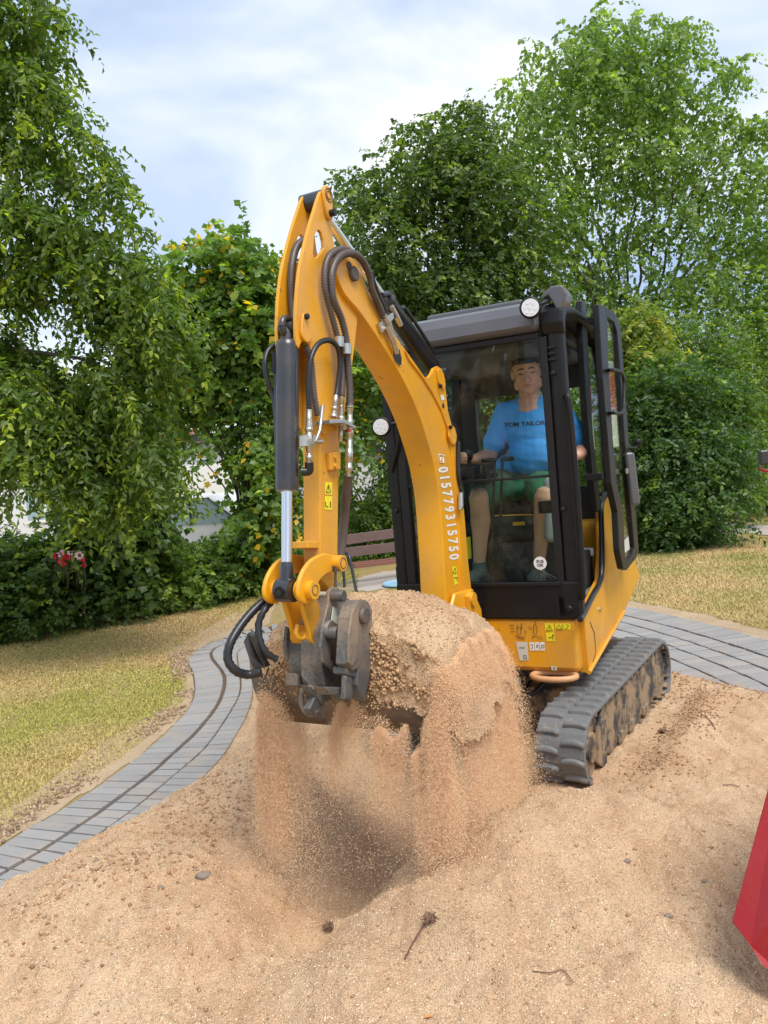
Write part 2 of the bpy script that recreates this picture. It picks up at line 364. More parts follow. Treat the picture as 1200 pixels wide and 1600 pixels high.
E1s = resample(np.array(spline([(*p, 0) for p in E1], 6))[:, :2], .02)
E0s, E2s, E3s = [resample(np.array(spline([(*p, 0) for p in E], 6))[:, :2], .03) for E in (E0, E2, E3)]
def course(A_, B_, w, parent, gap=.012):
    """blocks between line A (near E1) and line B, stepping along A"""
    s = 0; i = 0
    d = np.linalg.norm(np.diff(A_, axis=0), axis=1); acc = np.r_[0, np.cumsum(d)]
    q = w/2; cnt = 0
    while q < acc[-1]-w and cnt < 200:
        p = np.array([np.interp(q, acc, A_[:, 0]), np.interp(q, acc, A_[:, 1])]); p2 = np.array([np.interp(q+.05, acc, A_[:, 0]), np.interp(q+.05, acc, A_[:, 1])]); p0 = np.array([np.interp(q-.05, acc, A_[:, 0]), np.interp(q-.05, acc, A_[:, 1])])
        t = unit(p2-p0); nrm = np.array([t[1], -t[0]]); tt = ray2(p, nrm, B_)
        if tt is not None and .03 < abs(tt) < .6:
            w_ = w; c = p+nrm*tt/2; add_paver(parent, c[0], c[1], atan2(nrm[1], nrm[0]), abs(tt)-.012, w_-gap)
        q += w; cnt += 1
# curve E1 inset on both sides for the wide dark joint
def offset_line(Ln, o):
    t = np.gradient(Ln, axis=0); t /= np.linalg.norm(t, axis=1)[:, None]; return Ln+np.c_[t[:, 1], -t[:, 0]]*o
course(offset_line(E1s, -.009), E0s, .085, path_l)
course(offset_line(E1s, .009), E2s, .085, path_l)
course(E2s, E3s, .085, path_l)
# right strip (the same path beyond the digger)
far = np.array([on_z(x, y, .01)[:2] for x, y in ((700, 948), (850, 941), (978, 950), (1090, 973), (1200, 1003), (1330, 1045), (1520, 1120))])
far = resample(np.array(spline([(*p, 0) for p in far], 6))[:, :2], .05)
nearp = np.array([on_z(x, y, .01)[:2] for x, y in ((700, 1020), (850, 1020), (960, 1024), (1050, 1041), (1120, 1060), (1200, 1082), (1300, 1120))])
nearp = resample(np.array(spline([(*p, 0) for p in nearp], 6))[:, :2], .05)
far_p = [on_z(x, y, .01)[:2] for x, y in ((700, 948), (850, 941), (978, 950), (1090, 973), (1200, 1003), (1330, 1045), (1520, 1120))]
path_r = strip_bed('paved_path', far_p, [on_z(x, y, .01)[:2] for x, y in ((700, 1030), (850, 1030), (960, 1028), (1050, 1044), (1120, 1058), (1210, 1082), (1300, 1115))], .006)
dd = np.linalg.norm(np.diff(far, axis=0), axis=1); acc = np.r_[0, np.cumsum(dd)]
rows = [(.0, .30, .105, 1), (.32, .51, .105, 0), (.52, .71, .105, 0), (.72, .91, .105, 0), (.92, 1.11, .105, 0), (1.12, 1.31, .105, 0), (1.32, 1.51, .105, 0), (1.52, 1.71, .105, 0), (1.72, 1.91, .105, 0)]
for ri, (a, b, w, _) in enumerate(rows):
    q = w*(.5 if ri % 2 else .85)
    while q < acc[-1]-w:
        p = np.array([np.interp(q, acc, far[:, 0]), np.interp(q, acc, far[:, 1])]); p2 = np.array([np.interp(q+.1, acc, far[:, 0]), np.interp(q+.1, acc, far[:, 1])]); p0 = np.array([np.interp(q-.1, acc, far[:, 0]), np.interp(q-.1, acc, far[:, 1])])
        t = unit(p2-p0); nrm = np.array([t[1], -t[0]])
        if nrm[1] > 0: nrm = -nrm
        c = p+nrm*(a+b)/2; X, Y_ = px_of((*c, .01))
        if 860 < X < 1240 and Y_ < 1100: add_paver(path_r, c[0], c[1], atan2(nrm[1], nrm[0]), b-a-.009, w-.015)
        q += w
# bare earth beside the path on the lawn
def patch(name, px, z, m, n=260):
    pts = [on_z(x, y, z)[:2] for x, y in px]; pts = resample(pts+[pts[0]], .03)[:-1]
    c = pts.mean(0); out = []
    for i, p in enumerate(pts): out.append(p+unit(p-c)*(.11*noise.noise(Vector((p[0]*5, p[1]*5, 3)))+.07*noise.noise(Vector((p[0]*17, p[1]*17, 1)))))
    b = MB(); b.add([(*p, z) for p in out], [tuple(range(len(out)))]); return struct(b.build(name, m))
patch('bare_earth', [(-60, 1355), (0, 1320), (73, 1276), (139, 1236), (220, 1178), (271, 1132), (297, 1103), (304, 1076), (300, 1050), (293, 1036), (304, 1019), (330, 1003), (367, 989), (420, 975), (430, 945), (360, 960), (310, 990), (262, 1020), (280, 1050), (286, 1075), (262, 1105), (215, 1130), (175, 1150), (120, 1185), (60, 1235), (0, 1270), (-60, 1300)], .0035, M['earth'])
patch('earth_margin', [(850, 930), (978, 938), (1090, 958), (1200, 985), (1330, 1020), (1330, 1045), (1200, 1003), (1090, 973), (978, 950), (850, 941)], .0035, M['earth'])
k = NT('gravel_path'); n3 = k.noise(40, 3, .7); k.set(Base_Color=k.mix(n3, (.36, .30, .27), (.55, .49, .45)), Roughness=.9); M['gravel'] = k.m
patch('far_path', [(1110, 812), (1165, 819), (1260, 822), (1300, 850), (1200, 836), (1120, 830)], .01, M['gravel'])
patch('bench_path', [(430, 925), (520, 912), (600, 893), (700, 885), (700, 912), (620, 918), (540, 926), (440, 935)], .004, M['gravel'])
# ---- sand: a height field with a mound in front, a hollow under the bucket and a berm along the path
sand_poly = [tuple(on_z(x, y, .012)[:2]) for x, y in ((-200, 1500), (-60, 1428), (0, 1392), (73, 1352), (183, 1286), (257, 1238), (304, 1212), (352, 1178), (385, 1130), (405, 1085), (402, 1050), (410, 1025), (480, 1010), (600, 1015), (800, 1030), (1000, 1042), (1056, 1046), (1110, 1060), (1200, 1080), (1400, 1140))]+[(4.5, 3.2), (4.5, -.5), (-3.5, -.5), (-3.5, 2.2)]
nx, ny = 520, 560
ys = .4+6.0*(np.linspace(0, 1, ny)**1.35); xs = np.linspace(-1, 1, nx)
GX = xs[None, :]*(.9+.62*ys[:, None])+.1*ys[:, None]*0; GY = np.repeat(ys[:, None], nx, 1)
def gs(cx, cy, rx, ry, h, a=0.0):
    dx = GX-cx; dy = GY-cy; u_ = dx*cos(a)+dy*sin(a); v_ = -dx*sin(a)+dy*cos(a); return h*np.exp(-(u_/rx)**2-(v_/ry)**2)
def sand_height(GX_, GY_):
    global GX, GY
    s_ = (GX, GY); GX, GY = GX_, GY_
    h = .045+.030*fbm(GX*1.1, GY*1.1, 3)
    h = h+gs(.60, 2.78, .54, .36, .265, -.25)+gs(.18, 2.45, .32, .30, .09)+gs(.45, 2.1, .9, .7, .17)+gs(1.5, 2.3, .8, .6, .10)
    h = h+gs(-1.05, 2.9, .50, .60, .17, .7)+gs(-.72, 3.7, .30, .30, .20)
    h = h-gs(-.26, 2.95, .20, .75, .18, -.42)
    h = h-gs(.02, 3.75, .42, .50, .26, .1)+gs(.15, 4.75, .8, .30, .25)+gs(2.1, 4.2, .5, .35, .06, .5)
    # spoil line where the track has pressed
    s = (GX-1.05)*.559+(GY-3.6)*.829; t = (GX-1.05)*.829-(GY-3.6)*.559
    h = h+.05*np.exp(-((t-.16)/.10)**2)*np.clip((s+.1)/.3, 0, 1)*np.clip((1.5-s)/.2, 0, 1)
    h = np.where((t < .14) & (s > -.25) & (s < 2), np.minimum(h, .03+np.maximum(0, t-.0)*.6), h)
    rough = .55+.45*np.clip(fbm(GX*.9+5, GY*.9, 2)*3+.4, 0, 1)
    h = h+rough*(.034*fbm(GX*5, GY*5, 4, .6)+.028*np.abs(fbm(GX*13, GY*13, 3, .6))+.006*fbm(GX*42, GY*42, 2))
    cl = vnoise(GX*26, GY*26); h = h+np.where(cl > .78, (cl-.78)*.10, 0)*rough
    # spade and track marks running down the slopes
    h = h+.020*np.sin((GX*.75+GY*.55)*21+4*fbm(GX*1.3, GY*1.3, 2))*np.exp(-((GX+.1)/.8)**2)*np.clip(3.6-GY, 0, 1)
    ins = inside(GX, GY, sand_poly); d = dist_poly(GX, GY, sand_poly); sd_ = np.where(ins, d, -d)+.05*fbm(GX*6, GY*6, 3)
    k_ = np.clip(sd_/.28, 0, 1); k_ = k_*k_*(3-2*k_)
    h = np.where(sd_ > 0, .014+(h)*k_, .014+sd_*.35)
    GX, GY = s_; return h
GZ = sand_height(GX, GY)
sv = np.stack([GX, GY, GZ], -1).reshape(-1, 3)
ii = (np.arange(ny-1)[:, None]*nx+np.arange(nx-1)[None, :]).ravel()
_c = sv[ii]; keep = (_c[:, 2] > -.06) | ((_c[:, 0] > -.8) & (_c[:, 0] < 1.65) & (_c[:, 1] > .95) & (_c[:, 1] < 4.55))
ii = ii[keep]; sidx = np.stack([ii, ii+1, ii+nx+1, ii+nx], 1).ravel()
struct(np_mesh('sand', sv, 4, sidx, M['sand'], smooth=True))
def sand_z(x, y): return float(sand_height(np.array([[x]], float), np.array([[y]], float))[0, 0])
# clods, pebbles and crumbs lying on the sand (nobody could count them)
ico_v = np.array([(1, 0, 0), (-1, 0, 0), (0, 1, 0), (0, -1, 0), (0, 0, 1), (0, 0, -1)], float); ico_f = np.array([(0, 2, 4), (2, 1, 4), (1, 3, 4), (3, 0, 4), (2, 0, 5), (1, 2, 5), (3, 1, 5), (0, 3, 5)])
def scatter_lumps(name, n, size, colsA, colsB, power=3, poly=None, flat0=False):
    x = rng.uniform(-1, 1, n*3); y = .9+5.2*rng.random(n*3)**1.3; x = x*(.7+.55*y)
    ok = inside(x, y, sand_poly) & (vnoise(x*2.2, y*2.2) > rng.random(n*3)*.9); x = x[ok][:n]; y = y[ok][:n]; n = len(x)
    z = sand_height(x[None], y[None])[0]
    s = size*(.35+rng.random(n)**power*2.2)
    vv = ico_v[None]*(s[:, None, None])*(.6+.8*rng.random((n, 6, 3))); a = rng.random(n)*6.28
    X = vv[..., 0]*np.cos(a)[:, None]-vv[..., 1]*np.sin(a)[:, None]; Y_ = vv[..., 0]*np.sin(a)[:, None]+vv[..., 1]*np.cos(a)[:, None]
    vv = np.stack([X+x[:, None], Y_+y[:, None], vv[..., 2]*.7+z[:, None]+s[:, None]*.15], -1).reshape(-1, 3)
    idx = (ico_f[None]+6*np.arange(n)[:, None, None]).ravel(); t = rng.random((n, 1))
    c = np.repeat(np.array(colsA)*t+np.array(colsB)*(1-t), 6, 0)
    o = np_mesh(name, vv, 3, idx, M['grain'], c, smooth=False); o['kind'] = 'stuff'; return tag(o, 'loose crumbs and small clods scattered over the sand', 'sand crumbs') if name == 'sand_crumbs' else tag(o, 'fine gravel grains lying over the sand', 'gravel')
scatter_lumps('sand_crumbs', 16000, .0034, (.56, .37, .20), (.33, .20, .11), 6)
def point_grains(name, pos, rad, cols, loc=(0, 0, 0)):
    """grains as real round points (geometry nodes turn each vertex into a sphere of its own radius)"""
    me = bpy.data.meshes.new(name); n = len(pos); me.vertices.add(n); me.vertices.foreach_set('co', pos.astype(np.float32).ravel())
    a = me.color_attributes.new('col', 'FLOAT_COLOR', 'POINT'); a.data.foreach_set('color', np.c_[cols, np.ones(n)].astype(np.float32).ravel())
    a = me.attributes.new('rad', 'FLOAT', 'POINT'); a.data.foreach_set('value', rad.astype(np.float32)); me.materials.append(M['grain'])
    if 'grain_points' not in bpy.data.node_groups:
        g = bpy.data.node_groups.new('grain_points', 'GeometryNodeTree'); g.interface.new_socket('Geometry', in_out='INPUT', socket_type='NodeSocketGeometry'); g.interface.new_socket('Geometry', in_out='OUTPUT', socket_type='NodeSocketGeometry')
        gi = g.nodes.new('NodeGroupInput'); go = g.nodes.new('NodeGroupOutput'); mp_ = g.nodes.new('GeometryNodeMeshToPoints'); at_ = g.nodes.new('GeometryNodeInputNamedAttribute'); at_.data_type = 'FLOAT'; at_.inputs[0].default_value = 'rad'; sm = g.nodes.new('GeometryNodeSetMaterial'); sm.inputs['Material'].default_value = M['grain']
        g.links.new(gi.outputs[0], mp_.inputs['Mesh']); g.links.new(at_.outputs[0], mp_.inputs['Radius']); g.links.new(mp_.outputs[0], sm.inputs[0]); g.links.new(sm.outputs[0], go.inputs[0])
    o = bpy.data.objects.new(name, me); COL.objects.link(o); mo = o.modifiers.new('points', 'NODES'); mo.node_group = bpy.data.node_groups['grain_points']; return o
def scatter_points(n, size, cA, cB):
    x = rng.uniform(-1, 1, n*2); y = .9+4.6*rng.random(n*2)**1.3; x = x*(.65+.55*y); ok = inside(x, y, sand_poly); x = x[ok][:n]; y = y[ok][:n]; n = len(x)
    z = sand_height(x[None], y[None])[0]; s = size*(.6+1.2*rng.random(n)**3); t = rng.random((n, 1)); o = point_grains('gravel_grains', np.stack([x, y, z+s*.3], -1), s, np.array(cA)*t+np.array(cB)*(1-t)); o['kind'] = 'stuff'; return tag(o, 'fine gravel grains lying over the sand', 'gravel')
scatter_points(150000, .0013, (.98, .82, .58), (.34, .21, .12))
# dry grass blades
def blades(name, poly_px, n, hgt, label, cA, cB, seed):
    r_ = np.random.default_rng(seed); P_ = [tuple(on_z(x, y, 0)[:2]) for x, y in poly_px]; P_a = np.array(P_)
    x = r_.uniform(P_a[:, 0].min(), P_a[:, 0].max(), n*6); y = r_.uniform(P_a[:, 1].min(), P_a[:, 1].max(), n*6)
    ok = inside(x, y, P_); x = x[ok]; y = y[ok]
    w = np.clip((5.0/y)**1.2, .15, 1); ok = (r_.random(len(x)) < w) & (vnoise(x*3, y*3)+.25 > r_.random(len(x))*.9); x = x[ok][:n]; y = y[ok][:n]; n = len(x)
    a = r_.random(n)*6.28; h = hgt*(.4+.9*r_.random(n)); w_ = .0022*(1+y*.22); le = h*r_.uniform(.2, 1.6, n)
    dx, dy = np.cos(a), np.sin(a); b = r_.random(n)*6.28
    v0 = np.stack([x-dy*w_, y+dx*w_, 0*x], -1); v1 = np.stack([x+dy*w_, y-dx*w_, 0*x], -1); v2 = np.stack([x+dx*le, y+dy*le, h], -1)
    vv = np.stack([v0, v1, v2], 1).reshape(-1, 3); g_ = fbm(x*.8, y*.8, 3)*1.3+.28+.35*(r_.random(n)-.5)
    if seed == 3: g_ = g_-.12+.55*np.exp(-((x+3.0)/1.1)**2-((y-5.3)/.75)**2)+.6*np.clip((y-8.6-.45*(x+4))/1.2, 0, 1)
    else: g_ = g_+.18
    g_ = np.clip(g_, 0, 1)[:, None]
    c = np.repeat(np.array(cA)*(1-g_)+np.array(cB)*g_, 3, 0)*np.repeat(.7+.6*r_.random((n, 1)), 3, 0)
    o = np_mesh(name, vv, 3, np.arange(3*n), M['blade_grass'], c); o['kind'] = 'stuff'; tag(o, label, 'grass')
lawn_l = [(-100, 1020), (0, 1003), (200, 965), (420, 905), (560, 890), (560, 925), (430, 945), (372, 975), (322, 1000), (290, 1022), (292, 1060), (290, 1095), (262, 1125), (215, 1165), (135, 1222), (60, 1268), (0, 1300), (-100, 1350)]
blades('dry_grass', lawn_l, 110000, .014, 'short dry yellowed grass of the lawn left of the path', (.66, .48, .24), (.44, .43, .11), 3)
lawn_r = [(900, 870), (1000, 852), (1150, 850), (1180, 838), (1330, 850), (1330, 1020), (1200, 985), (1090, 958), (978, 938), (880, 930)]
blades('lawn_grass', lawn_r, 60000, .026, 'patchy short grass of the lawn behind the digger on the right', (.66, .50, .26), (.36, .38, .10), 4)
# disturbed darker crumbs beside the track and down the left slope
def crumb_band(name, pts, wd, n, size, lab):
    P_ = np.array(pts, float); s = np.r_[0, np.cumsum(np.linalg.norm(np.diff(P_, axis=0), axis=1))]; q = rng.random(n)*s[-1]
    x = np.interp(q, s, P_[:, 0])+rng.normal(size=n)*wd; y = np.interp(q, s, P_[:, 1])+rng.normal(size=n)*wd; ok = (vnoise(x*6, y*6) > rng.random(n)*.8); x = x[ok]; y = y[ok]; n = len(x)
    z = sand_height(x[None], y[None])[0]; s_ = size*(.3+rng.random(n)**4*2.6); vv = ico_v[None]*s_[:, None, None]*(.6+.8*rng.random((n, 6, 3)))+np.stack([x, y, z+s_*.2], -1)[:, None]; t = rng.random((n, 1))
    o = np_mesh(name, vv.reshape(-1, 3), 3, (ico_f[None]+6*np.arange(n)[:, None, None]).ravel(), M['grain'], np.repeat(np.array((.56, .34, .19))*t+np.array((.26, .155, .085))*(1-t), 6, 0)); o['kind'] = 'stuff'; return tag(o, lab, 'sand crumbs')
crumb_band('track_crumbs', [(1.12, 3.55), (1.4, 3.95), (1.72, 4.4), (2.02, 4.9)], .10, 7000, .0034, 'brown disturbed sand crumbs along the outer side of the right track')
crumb_band('slope_crumbs', [(-1.25, 2.6), (-.95, 3.1), (-.75, 3.7), (-.8, 4.3)], .17, 7000, .0036, 'small brown clods on the left slope between path and hollow')
crumb_band('path_crumbs', [(2.0, 5.2), (2.4, 4.6), (2.9, 4.1)], .16, 4200, .0042, 'dark clods on the sand just below the right-hand paved path')
# clods of turned soil along the ragged lawn edge
n = 5200; q_ = rng.random(n); ed_ = np.array([on_z(x, y, 0)[:2] for x, y in ((-60, 1345), (0, 1308), (60, 1268), (135, 1222), (200, 1172), (250, 1132), (284, 1100), (294, 1072), (292, 1048), (286, 1030), (300, 1012))])
_s = np.r_[0, np.cumsum(np.linalg.norm(np.diff(ed_, axis=0), axis=1))]; _q = q_*_s[-1]; cx_ = np.interp(_q, _s, ed_[:, 0])+rng.normal(size=n)*.05-.06*rng.random(n); cy_ = np.interp(_q, _s, ed_[:, 1])+rng.normal(size=n)*.05
ok = vnoise(cx_*4, cy_*4)+.15*vnoise(cx_*15, cy_*15) > .42+.25*rng.random(n); cx_ = cx_[ok]; cy_ = cy_[ok]; n = len(cx_)
s_c = .006*(.3+rng.random(n)**4*2.4); vv = ico_v[None]*s_c[:, None, None]*(.6+.8*rng.random((n, 6, 3)))+np.stack([cx_, cy_, .006+s_c*.2], -1)[:, None]; t = rng.random((n, 1))
o = np_mesh('soil_crumbs', vv.reshape(-1, 3), 3, (ico_f[None]+6*np.arange(n)[:, None, None]).ravel(), M['grain'], np.repeat(np.array((.52, .37, .24))*t+np.array((.20, .13, .08))*(1-t), 6, 0)); o['kind'] = 'stuff'; tag(o, 'brown soil crumbs along the ragged edge between lawn and paved path', 'soil')
# ================================================================== the excavator
PSI = radians(26); LV = V((-cos(PSI), sin(PSI), 0)); FD = V((-sin(PSI), -cos(PSI), 0))
FR0 = at(911, 1000, 3.9); FR0[2] = 0
HF = Fr(FR0, FD, LV)                      # house frame: a = forward of the cab front, b = towards viewer's left, c = up
EX = thing('mini_excavator', 'yellow mini excavator with black cab tipping sand from its raised bucket', 'excavator', tuple(FR0+LV*.5-FD*.6))
def hb(name, m, a0, a1, b0, b1, c0, c1, bevel=.006, parent=None):
    mb = MB(); HF.box(mb, a0, a1, b0, b1, c0, c1); return mb.build(name, m, parent or EX, bevel)
def side_px(pts, off=0.0):                # points on the cab's side plane (b = off) -> (a, c)
    out = []
    for x, y in pts:
        p = on_plane(x, y, FR0+LV*off, LV)-FR0; out.append((float(p@FD), float(p[2])))
    return out
def front_px(pts, off=0.0):
    out = []
    for x, y in pts:
        p = on_plane(x, y, FR0+FD*off, FD)-FR0; out.append((float(p@LV), float(p[2])))
    return out
class SideFr(Fr): pass
SF = Fr(FR0, FD, LV); FF = Fr(FR0, LV, FD)   # FF: prisms whose profile lies in the front plane, extruded forward
# --- lower body
mb = MB(); HF.prism(mb, [(-.02, .50), (.0, .53), (.0, .785), (-1.25, .785), (-1.25, .56), (-1.2, .52)], .03, 1.06)
mb.build('front_body', M['yellow'], EX, .02, seg=3)
outl = [(913, 966), (928, 935), (942, 905), (944, 860), (943, 800), (945, 783), (950, 775), (956, 784), (961, 800), (966, 850), (972, 885), (977, 880), (990, 870), (1000, 900), (978, 950), (976, 956), (950, 1001), (921, 1052)]
pr = side_px(outl, .0)
side = MB(); SF.prism(side, pr, -.002, .05); side.build('side_body', M['yellow'], EX, .006)
rear = MB(); SF.prism(rear, [(-.90, .52), (-.95, 1.16), (-1.0, 1.2), (-1.5, 1.2), (-1.58, 1.1), (-1.6, .62), (-1.5, .54)], .02, 1.04); rear.build('rear_body', M['yellow'], EX, .03, seg=3)
# lower lip of the side panel
lip = MB(); a_ = side_px([(921, 1053), (976, 957)], -.01); tube(lip, [SF.p(a_[0][0]+.0, -.008, a_[0][1]+.008), SF.p(a_[1][0], -.008, a_[1][1]+.008)], .012, 8); lip.build('side_lip', M['yellow'], EX)
# panel seam and latch on the side, small bolts
sm_ = MB(); s_ = side_px([(921, 972), (928, 990), (930, 1020), (921, 1048)], 0); tube(sm_, [SF.p(a, -.003, c) for a, c in s_], .0022, 6); sm_.build('panel_seam', M['ink'], EX)
lt = MB(); s_ = side_px([(936, 952)], 0)[0]; cyl(lt, SF.p(s_[0], -.002, s_[1]), SF.p(s_[0], -.012, s_[1]), .014, 12); lt.build('panel_latch', M['zinc'], EX)
# black front panel under the windscreen
mb = MB(); FF.prism(mb, [(.0, .792), (.035, .787), (1.0, .787), (1.03, .80), (1.03, .985), (.0, .985)], -.04, .012); mb.build('front_panel', M['black'], EX, .01)
mb = MB(); FF.box(mb, .09, .95, -.02, .02, .965, .985); mb.build('windscreen_sill', M['plastic'], EX, .004)
# posts of the cab
mb = MB(); HF.box(mb, -.085, .0, -.01, .075, .80, 2.35); mb.build('cab_post', M['black'], EX, .02, seg=3)
mb = MB(); HF.box(mb, -.05, .012, .072, .112, .80, 2.24); mb.build('windscreen_frame', M['plastic'], EX, .006)
mb = MB(); HF.box(mb, -.09, .0, .955, 1.03, .80, 2.30); mb.build('cab_post', M['black'], EX, .02, seg=3)
mb = MB(); HF.box(mb, -.05, .010, .905, .957, .80, 2.24); mb.build('windscreen_frame', M['plastic'], EX, .006)
mb = MB(); HF.box(mb, -.05, .010, .112, .905, 2.235, 2.268); mb.build('windscreen_frame', M['plastic'], EX, .006)
# rounded corner fillets of the front glass (top right)
mb = MB(); FF.prism(mb, [(.112, 2.235), (.112, 2.135)]+[(.112+.10-.10*cos(t), 2.135+.10*sin(t)) for t in np.linspace(0, pi/2, 8)], -.045, .009); mb.build('windscreen_corner', M['plastic'], EX)
# B post and rear posts
bp_ = side_px([(906, 470), (913, 470), (917, 560), (924, 680), (934, 770), (940, 800), (930, 800), (923, 740), (914, 640), (909, 560)], .01)
mb = MB(); SF.prism(mb, bp_, .0, .035); mb.build('door_post', M['black'], EX, .006)
for b0 in (.0, .95):
    mb = MB(); HF.box(mb, -1.22, -1.13, b0, b0+.08, .80, 2.32); mb.build('rear_post', M['black'], EX, .015)
hb('rear_wall', M['interior'], -1.18, -1.14, .08, .95, .80, 1.42)
hb('rear_window_frame', M['interior'], -1.19, -1.13, .08, .95, 2.06, 2.30)
hb('window_pillar', M['interior'], -1.20, -1.12, .86, .96, 1.35, 2.1)
hb('rear_window', M['glass'], -1.165, -1.160, .08, .86, 1.42, 2.06, 0)
hb('side_window', M['glass'], -1.13, -.09, 1.004, 1.009, 1.05, 2.27, 0)
hb('side_window', M['glass'], -1.13, -.84, .02, .025, 1.18, 2.27, 0)
hb('cab_side', M['black'], -1.2, -.02, .98, 1.04, .787, 1.08)
# door aperture trim: curved black rubber along the yellow panel
tr_ = side_px([(907, 968), (913, 958), (927, 930), (937, 912), (940.5, 895), (941, 850), (940, 800), (942, 782), (948, 771), (955, 773)], -.006)
mb = MB(); tube(mb, spline([SF.p(a, -.004, c) for a, c in tr_], 6), .016, 8); mb.build('door_seal', M['hoseblack'], EX)
mb = MB(); tr2 = side_px([(905, 540), (907, 480), (880, 466)], 0); tube(mb, [SF.p(-.02, .02, 1.5), SF.p(-.02, .01, 2.2)], .012, 8); mb.build('door_seal', M['hoseblack'], EX)
# cab floor and sill
hb('cab_floor', M['floor'], -1.1, -.04, .06, .97, .80, .835)
hb('floor_mat', M['plastic'], -.62, -.07, .10, .93, .835, .85)
mb = MB(); sl = side_px([(911, 955), (931, 912), (937, 905), (940, 892), (920, 925)], .03)
# --- roof
rf = [(.035, 2.27), (.052, 2.30), (.045, 2.36), (.01, 2.41), (-.06, 2.435), (-.6, 2.455), (-1.18, 2.43), (-1.26, 2.38), (-1.26, 2.29), (-1.2, 2.27)]
mb = MB(); HF.prism(mb, rf, .10, 1.02); r_o = mb.build('roof', M['roof'], EX, .03, seg=4)
mb = MB(); HF.prism(mb, [(.0, 2.24), (.024, 2.30), (.015, 2.36), (-.03, 2.40), (-.3, 2.42), (-.62, 2.415), (-.80, 2.395), (-1.16, 2.33), (-1.25, 2.22), (-1.25, 2.12), (-1.20, 2.12), (-1.18, 2.22), (-1.10, 2.29), (-.78, 2.345), (-.6, 2.362), (-.3, 2.365), (-.10, 2.35), (-.05, 2.30), (-.05, 2.24)], -.02, .10); mb.build('roof_rail', M['black'], EX, .02, seg=4)
hb('headliner', M['liner'], -1.14, -.06, .1, .97, 2.20, 2.265, .02)
hb('roof_hatch', M['roof'], -.95, -.22, .24, .80, 2.45, 2.492, .012)
# grab rail on the right post
mb = MB(); gp = side_px([(881, 580), (881, 600), (884, 700), (889, 800), (894, 900)], -.03)
tube(mb, spline([HF.p(.005, -.0, 1.93), HF.p(.03, -.022, 1.90), HF.p(.03, -.03, 1.6), HF.p(.03, -.03, 1.2), HF.p(.02, -.02, .93), HF.p(.0, 0, .9)], 6), .015, 10); mb.build('grab_rail', M['black'], EX)
def bolt(b, c, a=.014, r=.014, name='bolt', m='plastic', parent=None):
    mb = MB(); tube(mb, [HF.p(a-.006, b, c), HF.p(a+.008, b, c), HF.p(a+.013, b, c)], [r, r, r*.6], 12); mb.build(name, M[m], parent or EX)
bolt(.055, .845, r=.018); bolt(.05, 2.05, r=.013); bolt(.05, 1.36, r=.013); bolt(.99, 1.40, a=.01, r=.013)
for c in (2.18, 2.15, 2.12): hb('vent_louvre', M['plastic'], .0, .016, .03, .068, c-.006, c+.006, .002)
# windscreen: upper and lower pane, divider
hb('windscreen', M['glass'], -.006, -.001, .105, .91, 1.535, 2.24, 0)
hb('lower_windscreen', M['glass2'], -.012, -.007, .105, .91, .975, 1.53, 0)
hb('windscreen_divider', M['plastic'], -.014, .004, .105, .91, 1.527, 1.540, .002)
for z_ in (1.37,):
    hb('window_latch', M['black'], -.05, -.012, .10, .185, z_-.03, z_+.035, .006)
# seat, consoles, levers
hb('seat_base', M['interior'], -.80, -.36, .30, .78, .84, 1.16, .03)
mb = MB(); HF.box(mb, -.83, -.34, .28, .80, 1.16, 1.30); mb.build('seat_cushion', M['seat'], EX, .05, seg=4)
mb = MB(); mb.add([HF.p(a, b, c) for a, b, c in ((-.86, .30, 1.26), (-.72, .30, 1.26), (-.72, .78, 1.26), (-.86, .78, 1.26), (-1.02, .34, 1.86), (-.91, .34, 1.86), (-.91, .74, 1.86), (-1.02, .74, 1.86))], [(0, 1, 2, 3), (4, 7, 6, 5), (0, 4, 5, 1), (1, 5, 6, 2), (2, 6, 7, 3), (3, 7, 4, 0)]); mb.build('seat_backrest', M['seat'], EX, .05, seg=4)
mb = MB(); mb.add([HF.p(a, b, c) for a, b, c in ((-.20, .10, 1.16), (-.62, .10, 1.16), (-.62, .22, 1.16), (-.20, .22, 1.16), (-.28, .10, 1.52), (-.62, .10, 1.52), (-.62, .22, 1.52), (-.28, .22, 1.52))], [(0, 1, 2, 3), (4, 7, 6, 5), (0, 4, 5, 1), (1, 5, 6, 2), (2, 6, 7, 3), (3, 7, 4, 0)]); mb.build('side_console', M['greyplastic'], EX, .035, seg=4)
hb('console_base', M['interior'], -.60, -.30, .09, .24, .85, 1.16, .01)
hb('side_console', M['interior'], -.70, -.22, .82, .95, 1.10, 1.46, .03)
mb = MB(); cyl(mb, HF.p(-.40, .15, 1.50), HF.p(-.36, .15, 1.60), .018); tube(mb, [HF.p(-.36, .15, 1.58), HF.p(-.35, .15, 1.62), HF.p(-.34, .15, 1.68)], [.018, .027, .02], 12); mb.build('joystick', M['plastic'], EX)
mb = MB(); jc = at(731, 712, 4.24)
tube(mb, [jc+V((0, .02, -.17)), jc+V((0, .01, -.06)), jc+V((0, 0, -.02))], [.035, .018, .016], 12); tube(mb, [jc+V((0, 0, -.03)), jc+V((0, 0, -.02)), jc+V((0, -.003, 0)), jc+V((0, -.004, .025)), jc+V((0, -.004, .034))], [.014, .024, .030, .026, .012], 14); mb.build('joystick', M['plastic'], EX)
mb = MB(); c0 = at(745, 745, 4.30); mb.add(box_pts(c0, .10*(-LV), .09*FD, V((0, 0, .014))), BF); c1 = at(732, 738, 4.26); mb.add(box_pts(c1, .045*LV, .05*FD, V((0, 0, .03))), BF); mb.build('joystick_console', M['plastic'], EX, .008)
